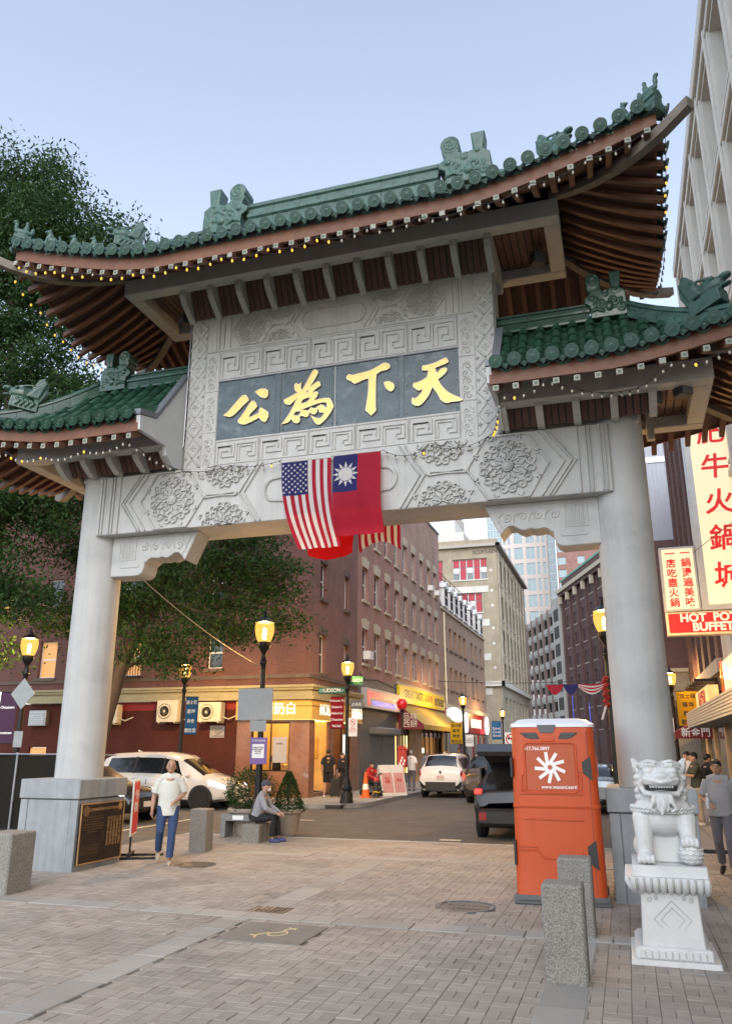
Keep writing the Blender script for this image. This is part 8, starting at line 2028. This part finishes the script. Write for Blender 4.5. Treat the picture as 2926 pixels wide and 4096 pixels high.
def person(label, x, y, z, rz, H=1.72, pose=None, top='tee_pale', bot='denim', sleeves='short', legs='long', shoes='shoe_white', hair='short', hair_mat='hair_black', skin='skin', loose=1.0, hem=None, vox=.016, extras=()):
    J = dict(STAND); J.update(pose or {}); k = H/1.72
    J = {a: (tuple(v*k for v in b_) if isinstance(b_, tuple) else b_) for a, b_ in J.items()}
    V_ = lambda a: Vector(J[a]); lerp = lambda a, b_, t: V_(a).lerp(V_(b_), t)
    hipc = (V_('hipL')+V_('hipR'))/2; shc = (V_('shL')+V_('shR'))/2; up = (shc-hipc).normalized(); side = (V_('shL')-V_('shR')).normalized(); fwd = side.cross(up)*-1
    fwd = up.cross(side); fwd = -fwd if fwd.y > 0 else fwd
    bd, tp, pt, sh, hr = MB(), MB(), MB(), MB(), MB()
    hd = V_('head'); Rl = Matrix.Rotation(J['look'], 3, 'Z'); hp = lambda a, b_, c: hd+Rl @ Vector((a*k,b_*k,c*k))
    # body
    bd.ball(hd, (.078*k,.098*k,.115*k), 16, 12, Rl); bd.ball(hp(0,-.028,-.06), (.058*k,.066*k,.06*k), 14, 10, Rl); bd.ball(hp(0,-.105,-.02), (.016*k,.02*k,.024*k), 8, 6, Rl); bd.ball(hp(0,-.088,-.067), (.026*k,.014*k,.010*k), 8, 6, Rl)
    for s_ in (-1,1): bd.ball(hp(s_*.08,.0,-.015), (.012*k,.022*k,.032*k), 8, 6, Rl); bd.ball(hp(s_*.03,-.090,.022), (.02*k,.012*k,.007*k), 8, 6, Rl)
    bd.tube([V_('neck')-Vector((0,0,.05*k)), V_('neck'), hd-Vector((0,-.01*k,.05*k))], [.06*k,.052*k,.05*k], 10)
    ar = lambda t: t*k
    bd.tube([hipc, hipc.lerp(shc,.5), shc], [ar(.11),ar(.105),ar(.11)], 12)
    for s_ in 'LR':
        bd.tube([V_('sh'+s_), lerp('sh'+s_,'el'+s_,.5), V_('el'+s_), lerp('el'+s_,'wr'+s_,.35), V_('wr'+s_)], [ar(.052),ar(.046),ar(.038),ar(.040),ar(.026)], 10)
        bd.tube([V_('hip'+s_), lerp('hip'+s_,'kne'+s_,.5), V_('kne'+s_), lerp('kne'+s_,'ank'+s_,.35), V_('ank'+s_)], [ar(.085),ar(.075),ar(.052),ar(.055),ar(.034)], 10)
        # hand: palm, four fingers, thumb
        wd = (V_('wr'+s_)-V_('el'+s_)).normalized(); w0 = V_('wr'+s_); sd_ = fwd if abs(wd.dot(fwd)) < .8 else side; sd_ = (sd_-wd*sd_.dot(wd)).normalized(); cu = wd.cross(sd_); cu = cu if cu.dot(hipc-w0) > 0 else -cu
        bd.tube([w0, w0+wd*.045*k, w0+wd*.085*k], [ar(.026),ar(.036),ar(.034)], 8, sy=.9)
        for q in range(4):
            o_ = sd_*((q-1.5)*.019*k); L4 = (.060,.072,.068,.052)[q]*k; p0 = w0+wd*.075*k+o_; p1 = p0+wd*L4*.55+cu*.010*k; p2 = p1+wd*L4*.35+cu*.025*k
            bd.tube([p0,p1,p2], [ar(.0105),ar(.0095),ar(.008)], 6)
        t0 = w0+wd*.025*k+sd_*.030*k; bd.tube([t0, t0+(wd+sd_*.7).normalized()*.035*k, t0+(wd*1.2+sd_*.3).normalized()*.065*k+cu*.008*k], [ar(.012),ar(.011),ar(.009)], 6)
        an = V_('ank'+s_); ft = (fwd if abs(fwd.z) < .9 else Vector((0,-1,0))); ft = Vector((ft.x,ft.y,0)).normalized(); dn = -.045*k
        toe = J.get('toe'+s_, 0.0); tv = Vector((0,0,-.10*toe*k))
        bd.tube([an+Vector((0,0,dn))-ft*.03*k, an+ft*.08*k+Vector((0,0,dn-.01*k))+tv*.6, an+ft*.15*k+Vector((0,0,dn-.018*k))+tv], [ar(.036),ar(.034),ar(.024)], 8)
        sh.tube([an+Vector((0,0,dn-.005*k))-ft*.055*k, an+ft*.03*k+Vector((0,0,dn-.004*k))+tv*.3, an+ft*.11*k+Vector((0,0,dn-.014*k))+tv*.8, an+ft*.18*k+Vector((0,0,dn-.020*k))+tv*1.1], [ar(.040),ar(.043),ar(.040),ar(.026)], 10)
    # top
    lo = hem if hem is not None else -.02
    bot_ = hipc-up*lo*k if lo < 0 else hipc-up*lo*k
    ring = lambda p, rx, ry: (p, rx, ry)
    pts = [bot_, hipc.lerp(shc,.25), hipc.lerp(shc,.55), hipc.lerp(shc,.85), shc+up*.03*k]
    rad = [ar(.180*loose), ar(.165*loose), ar(.165*loose), ar(.170), ar(.10)]
    tp.tube(pts, rad, 18, True, up=tuple(fwd), sy=.70)
    tp.tube([V_('shL')-side*.01*k, V_('shL').lerp(V_('shR'),.5)+up*.03*k, V_('shR')+side*.01*k], [ar(.066),ar(.088),ar(.066)], 12)
    for s_ in 'LR':
        if sleeves == 'short': tp.tube([V_('sh'+s_), lerp('sh'+s_,'el'+s_,.5), lerp('sh'+s_,'el'+s_,.88)], [ar(.062),ar(.064*min(loose,1.1)),ar(.068*min(loose,1.12))], 12)
        elif sleeves == 'long': tp.tube([V_('sh'+s_), lerp('sh'+s_,'el'+s_,.5), V_('el'+s_), lerp('el'+s_,'wr'+s_,.5), lerp('el'+s_,'wr'+s_,.97)], [ar(.074),ar(.068),ar(.060),ar(.054),ar(.042)], 12)
    # bottoms
    pt.tube([hipc+up*.10*k, hipc, hipc-up*.05*k], [ar(.150),ar(.158),ar(.14)], 16, True, up=tuple(fwd), sy=.74)
    if legs == 'skirt':
        kn = (V_('kneL')+V_('kneR'))/2; an = (V_('ankL')+V_('ankR'))/2; pt.tube([hipc, kn, kn.lerp(an,.55)], [ar(.16),ar(.19),ar(.23)], 18, True, up=(0,1,0), sy=.85)
    else:
        for s_ in 'LR':
            if legs == 'long': pt.tube([V_('hip'+s_)+up*.02*k, lerp('hip'+s_,'kne'+s_,.5), V_('kne'+s_), lerp('kne'+s_,'ank'+s_,.4), lerp('kne'+s_,'ank'+s_,.93)], [ar(.100),ar(.088),ar(.070),ar(.068),ar(.062)], 14)
            else: pt.tube([V_('hip'+s_)+up*.02*k, lerp('hip'+s_,'kne'+s_,.5), lerp('hip'+s_,'kne'+s_,.95)], [ar(.102),ar(.098),ar(.094)], 14)
    # hair
    if hair != 'bald':
        hr.ball(hp(0,.012,.022), (.084*k,.104*k,.108*k), 16, 12, Rl) if hair in ('short','long') else None
    else: hr.ball(hp(0,.016,.012), (.0785*k,.098*k,.1055*k), 16, 12, Rl)
    if hair == 'long': hr.tube([hp(0,.05,.03), hp(0,.085,-.1), hp(0,.09,-.26)], [.075*k,.075*k,.05*k], 12)
    if hair in ('short','long'):
        for q in range(7): a = -1.2+.4*q; hr.ball(hp(.062*math.sin(a), -.052*math.cos(a)-.02, .082), (.024*k,.024*k,.02*k), 6, 5, Rl)
    if hair == 'cap':
        hr.ball(hp(0,.005,.035), (.088*k,.108*k,.095*k), 16, 12, Rl); hr.tube([hp(0,-.07,.045), hp(0,-.13,.04), hp(0,-.185,.028)], [.06*k,.06*k,.045*k], 10, up=tuple(Rl @ Vector((0,0,1))), sy=.16)
    PEOPLE.append(dict(label=label, loc=(x,y,z), rz=rz, mbs=[('body',bd,skin,vox*.8),('shirt',tp,top,vox),('trousers' if legs != 'skirt' else 'skirt',pt,bot,vox),('shoes',sh,shoes,vox),('hair' if hair != 'cap' else 'cap',hr,hair_mat,vox)], hd=hd, Rl=Rl, k=k, extras=extras))
# walking man near the left pedestal
person('person in a loose pale grey T-shirt and jeans walking towards the camera', .86, 1.35, 0, R(30), 1.70, dict(hipL=(.10,0,.92), hipR=(-.10,0,.92), kneL=(.085,-.10,.50), ankL=(.07,-.14,.085), kneR=(-.12,-.10,.53), ankR=(-.13,.14,.19), toeR=.5, elL=(.27,.06,1.14), wrL=(.10,-.18,1.02), elR=(-.265,.04,1.12), wrR=(-.275,-.04,.87), head=(0,-.02,1.60)),
       'tee_pale','denim','short','long','shoe_beige','bald','hair_shaved','skin_tan',1.12,.14,.012)
person('person in a cap and grey jacket sitting on the stone block', .93, 4.86, 0, R(100), 1.70, dict(hipL=(.09,.02,.46), hipR=(-.09,.02,.46), kneL=(.12,-.40,.50), kneR=(-.10,-.38,.50), ankL=(.11,-.44,.09), ankR=(-.11,-.36,.09), shL=(.175,-.10,.93), shR=(-.175,-.10,.93), elL=(.25,-.24,.68), elR=(-.25,-.24,.68), wrL=(.13,-.46,.58), wrR=(-.12,-.44,.58), neck=(0,-.13,.99), head=(0,-.17,1.13), look=R(12)),
       'cloth_grey','cloth_black','long','long','shoe_blue','cap','cap_navy','skin',1.12,-.06,.012, extras=('mask',))
person('person in a grey T-shirt walking past the lion at the right edge', 9.86, 2.75, .02, R(-14), 1.72, dict(kneL=(.10,-.14,.52), ankL=(.10,-.06,.10), kneR=(-.10,.02,.50), ankR=(-.11,.26,.14), toeR=.5, elL=(.27,.08,1.14), wrL=(.30,-.05,.90), elR=(-.26,.0,1.13), wrR=(-.12,-.22,1.05)),
       'cloth_slate','cloth_greypants','short','long','cloth_black','short','hair_black','skin_tan',1.12,.06,.014, extras=('bottle',))
person('person in a dark olive T-shirt and khaki trousers looking left behind the lion', 10.15, 11.3, .05, R(-75), 1.76, dict(elL=(.22,-.15,1.15), wrL=(.12,-.42,1.20), elR=(-.22,-.12,1.15), wrR=(-.10,-.40,1.12)), 'cloth_olive','cloth_khaki','short','long','shoe_white','short','hair_black','skin',1.1,.05,.018)
person('person with long dark hair in a white top beside the olive T-shirt', 9.72, 11.7, .05, R(-20), 1.62, dict(wrL=(.12,-.26,1.15), elL=(.22,-.08,1.12)), 'cloth_white','cloth_black','short','long','shoe_white','long','hair_black','skin',1.05,.02,.018)
person('person in a white T-shirt and black shorts behind the olive T-shirt', 10.05, 12.1, .05, R(-60), 1.78, None, 'cloth_white','cloth_black','short','shorts','shoe_white','short','hair_black','skin',1.1,.05,.018)
person('person with dark hair partly hidden at the right column edge', 9.42, 12.9, .05, R(0), 1.70, None, 'cloth_black','cloth_black','short','long','shoe_white','short','hair_black','skin',1.05,.03,.02)
person('person in dark clothes leaning away behind the olive T-shirt', 10.55, 12.4, .05, R(120), 1.72, None, 'cloth_black','cloth_greypants','long','long','shoe_white','short','hair_black','skin',1.05,.03,.02)
person('person in a black T-shirt and shorts seen from behind at the tea shop', -2.48, 18.5, PZ, R(200), 1.76, dict(ankL=(.14,.02,.08), ankR=(-.14,.02,.08)), 'cloth_black','cloth_black','short','shorts','shoe_white','short','hair_black','skin',1.12,.05,.018, extras=('back_print',))
person('person in a long black dress looking at a phone by the tea shop', -2.08, 18.95, PZ, R(60), 1.62, dict(elL=(.22,-.08,1.14), wrL=(.06,-.26,1.16), elR=(-.22,-.08,1.14), wrR=(-.06,-.25,1.12)), 'cloth_black','cloth_black','long','skirt','shoe_white','long','hair_black','skin',1.02,.0,.018)
person('person in a white shirt and dark trousers walking away up the pavement', -.62, 24.1, PZ, R(185), 1.70, dict(kneL=(.10,-.06,.50), ankL=(.10,.1,.10), wrL=(.25,.08,.90)), 'cloth_white','cloth_greypants','short','long','cloth_black','short','hair_grey','skin_tan',1.15,.06,.02)
person('person in a checked shirt just beyond the white-shirted one', -.45, 26.4, PZ, R(20), 1.72, None, 'cloth_plaid','cloth_greypants','long','long','cloth_black','bald','hair_shaved','skin_tan',1.1,.04,.024)
person('person in dark clothes with a red vest sitting behind the hydrant', -1.25, 20.0, PZ, R(60), 1.68, dict(hipL=(.09,.02,.52), hipR=(-.09,.02,.52), kneL=(.12,-.38,.54), kneR=(-.10,-.38,.54), ankL=(.11,-.40,.09), ankR=(-.11,-.40,.09), shL=(.175,-.04,1.0), shR=(-.175,-.04,1.0), elL=(.25,-.16,.76), elR=(-.25,-.16,.76), wrL=(.13,-.38,.70), wrR=(-.12,-.38,.70), neck=(0,-.06,1.06), head=(0,-.09,1.19)), 'cloth_red','cloth_black','long','long','cloth_black','cap','hair_black','skin',1.1,-.04,.02)
for i, (x, y, t_, h_) in enumerate(((-1.9,37.5,'cloth_grey','person in grey on the pavement left of the white SUV roof'),(-1.3,40.5,'cloth_black','person in black on the pavement above the white SUV roof'),(-.7,44.0,'cloth_red','person in dark red on the pavement right of the white SUV roof'),(-2.2,43.0,'cloth_plaid','person in checked clothes far along the pavement near the brown shop'))):
    person(h_, x, y, PZ, R(10*i), 1.70+.03*i, None, t_, 'cloth_greypants','long','long','cloth_black','short','hair_black','skin',1.1,.03,.028)
person('shop worker in black standing inside the tea shop window', -4.75, 18.75, .24, R(20), 1.66, None, 'cloth_black','cloth_black','short','long','cloth_black','short','hair_black','skin',1.05,.03,.024)
specs = [(mb, vx, 5 if nm in ('shirt','trousers','skirt') else 2) for p in PEOPLE for nm, mb, _, vx in p['mbs']]
meshes = iter(sculpt_all(specs))
for p in PEOPLE:
    t_ = thing('person', p['label'], 'person', p['loc'], p['rz'])
    for nm, mb, mt, vx in p['mbs']:
        me = next(meshes); me.name = nm; mkobj(nm, me, mt, t_)
    hd, Rl, k = p['hd'], p['Rl'], p['k']; hp = lambda a, b_, c: hd+Rl @ Vector((a*k,b_*k,c*k))
    mb = MB()
    for s_ in (-1,1): mb.ball(hp(s_*.03,-.088,.004), (.013*k,.008*k,.006*k), 8, 5, Rl)
    part('eyes', mb, 'hair_black', t_, True, world=False)
    mb = MB()
    for s_ in (-1,1): mb.tube([hp(s_*.014,-.098,.026),hp(s_*.032,-.095,.031),hp(s_*.052,-.080,.026)], .004*k, 5)
    part('eyebrows', mb, 'hair_black', t_, world=False)
    mb = MB(); mb.tube([hp(-.022,-.094,-.068),hp(0,-.101,-.066),hp(.022,-.094,-.068)], .004*k, 5); part('mouth', mb, 'lips', t_, world=False) if 'lips' in MATS else None
    M('lips', (0.28,0.11,0.09), .5, var=.05)
    if 'mask' in p['extras']:
        mb = MB(); mb.ball(hp(0,-.055,-.075), (.056*k,.055*k,.042*k), 12, 8, Rl); part('face_mask', mb, 'mask_white', t_, True, world=False)
    if 'bottle' in p['extras']:
        b_ = thing('bottle', 'clear plastic bottle held by the person at the right edge', 'bottle', p['loc'], p['rz']); mb = MB(); mb.lathe([(.001,0),(.03,.005),(.03,.15),(.012,.19),(.012,.21)], (-.14,-.30,.98), 12); part('bottle_body', mb, 'bottle_clear', b_, True, world=False); mb = MB(); mb.lathe([(.014,.21),(.014,.23),(.001,.23)], (-.14,-.30,.98), 10); part('bottle_cap', mb, 'print_white', b_, True, world=False)
    if 'back_print' in p['extras']:
        me = text_mesh('U', .11); me.transform(FACE['+y'].to_4x4()); o = mkobj('shirt_print', me, 'sign_yellow', t_); o.location = (0,.135,1.28)
# suitcase
t_ = thing('suitcase', 'black upright suitcase beside the person in the black dress', 'suitcase', (-2.25,18.62,PZ)); f_ = Face(t_, (-2.25,18.62,PZ), R(40))
f_.box('shell', -.19,.19,-.12,.12,.05,.68,'plastic_black',b=.03); mb = MB(); mb.tube([(-.1,0,.68),(-.1,0,1.0),(.1,0,1.0),(.1,0,.68)], .012, 6); f_.put('handle', mb, 'steel')
for u in (-.15,.15): mb = MB(); mb.lathe([(.03,-.02),(.03,.02)], (u,-.08,.03), 10, 'x'); f_.put('wheel', mb, 'rubber')
# mobility scooter under the seated one
t_ = thing('scooter', 'dark mobility scooter behind the hydrant on the pavement', 'scooter', (-1.25,20.0,PZ)); f_ = Face(t_, (-1.25,20.0,PZ), R(60))
f_.box('seat', -.22,.22,-.22,.20,.34,.43,'plastic_black',b=.03); f_.box('backrest', -.2,.2,-.28,-.22,.43,.9,'plastic_black',b=.03); f_.box('deck', -.24,.24,-.35,.6,.12,.2,'plastic_grey',b=.03)
mb = MB(); mb.tube([(0,-.55,.2),(0,-.48,.8),(-.2,-.45,.85)], .02, 6); mb.tube([(0,-.48,.8),(.2,-.45,.85)], .02, 6); f_.put('tiller', mb, 'plastic_black')
for u, d_ in ((-.22,-.25),(.22,-.25),(0,.55)): mb = MB(); mb.lathe([(.1,-.04),(.12,0),(.1,.04)], (u,-d_,.11), 14, 'x'); f_.put('wheel', mb, 'rubber')
# ------------------------------------------------------------------ trees
def tree(label, base, trunk_pts, trunk_r, blobs, nclump, per, size, seed):
    t_ = thing('honey_locust_tree', label, 'tree', base); rg = np.random.default_rng(seed)
    mb = MB(); P = [Vector(p) for p in trunk_pts]
    mb.tube(P, trunk_r, 10); top = P[-1]
    C_ = []
    for (c, r_) in blobs:
        c = np.array(c); r_ = np.array(r_)
        # limb from the nearest trunk point
        st_ = min(P[1:], key=lambda q: (q-Vector(c)).length+abs(q.z-c[2])*.3); d_ = Vector(c)-st_
        mid = st_+d_*.5+Vector((rg.normal()*.3,rg.normal()*.3,abs(d_.z)*.08+.2)); r0 = .05+.022*float(r_.max()); mb.tube([st_, st_.lerp(mid,.5)+Vector((0,0,.1)), mid, Vector(c)], [r0*1.4,r0*1.1,r0*.8,r0*.4], 7)
        n = max(6, int(nclump*float(np.prod(r_))**.667/4.0))
        for q in range(n):
            u = rg.normal(size=3); u /= np.linalg.norm(u); rr = rg.uniform(.25,1.0)**.45; p = c+u*r_*rr*(1+.15*rg.normal())
            if rg.random() < .5: 
                k1 = Vector(c).lerp(Vector(p),.55)+Vector(rg.normal(size=3))*.15; mb.tube([Vector(c), k1, Vector(p)], [.035,.02,.007], 5)
            m_ = int(per*rg.uniform(.5,1.4)); sp = rg.uniform(.28,.6)
            L_ = np.clip(rg.normal(size=(m_,3)),-1.7,1.7)*np.array([sp,sp,sp*.42])+p
            C_.append(L_)
    C_ = np.concatenate(C_); C_ = C_[C_[:,2] > 2.2]
    wood = part('trunk', mb, 'bark', t_, True)
    me = leaves_mesh('crown', C_, None, size, 2.6, .5, seed); o = mkobj('crown', me, 'leaf_locust', t_); o.location = -t_.location
    return len(C_)
n1 = tree('tall leafy tree rising behind the left roofs of the gate', (-9.2,7.0,0), [(-9.2,7,-.1),(-9.0,7,2.5),(-8.8,6.9,5.5),(-9.0,7,9),(-9.3,7.1,13),(-9.8,7,17),(-10.2,7,20)], [.34,.28,.25,.22,.17,.11,.05],
  [((-9.7,7,20.5),(1.6,1.4,1.5)),((-12.0,7,20.2),(2.1,1.7,1.8)),((-8.3,7,18.7),(1.5,1.4,1.4)),((-10.0,7,17.6),(2.2,1.8,1.6)),((-8.4,7,16.8),(1.7,1.5,1.2)),((-6.7,6.8,17.7),(1.0,.9,.8)),((-5.4,6.8,17.4),(.7,.6,.6)),((-6.3,6.8,16.5),(1.1,1.0,.8)),((-7.4,7,15.3),(1.6,1.4,1.1)),((-12.6,7,15.8),(2.5,2,1.8)),((-10.0,7,14.2),(2.3,1.8,1.5)),((-7.4,7,13.0),(1.7,1.4,1.0)),((-9.6,7,11.4),(2.0,1.8,1.2)),((-12.2,7,11.8),(2.4,2,1.5)),((-6.5,6.6,11.2),(1.5,1.3,.9)),((-11.8,7,8.6),(2.4,2,1.5)),((-8.2,7,8.6),(2.0,1.6,1.2)),((-10.4,6.4,6.4),(2.2,1.5,1.1)),((-7.2,6.3,6.0),(1.3,1.1,.9)),((-8.9,5.9,4.5),(1.4,1.0,.8)),((-12.0,6.2,4.8),(1.6,1.2,1.0))], 60, 210, .17, 11)
n2 = tree('leafy tree whose boughs hang across the left half of the gate opening', (-7.2,10.2,0), [(-7.2,10.2,-.1),(-6.9,10.1,2.0),(-6.2,9.9,4.2),(-5.2,9.7,6.2),(-4.2,9.5,7.6),(-3.2,9.4,8.4)], [.26,.22,.19,.15,.10,.05],
  [((-5.4,9.6,8.6),(1.6,1.3,1.1)),((-3.6,9.4,8.2),(1.6,1.3,1.1)),((-2.0,9.3,7.6),(1.3,1.1,.9)),((-1.0,9.2,6.6),(.95,.9,.8)),((-.55,9.1,5.6),(.7,.7,.55)),((-2.4,9.2,6.4),(1.3,1.1,.8)),((-4.2,9.2,6.6),(1.5,1.2,.9)),((-5.8,9.4,6.2),(1.4,1.2,.9)),((-2.9,9.0,5.2),(1.1,.9,.6)),((-1.4,9.0,5.1),(.75,.7,.45)),((-4.8,9.2,5.0),(1.0,.9,.6)),((-6.8,9.6,8.2),(1.6,1.4,1.1)),((-3.8,9.0,4.3),(.55,.5,.35)),((-7.6,9.8,5.6),(1.3,1.1,.9)),((-5.9,9.6,10.0),(1.7,1.4,1.1)),((-8.2,9.8,10.2),(1.8,1.5,1.2))], 75, 190, .14, 12)
print('leaves', n1, n2)
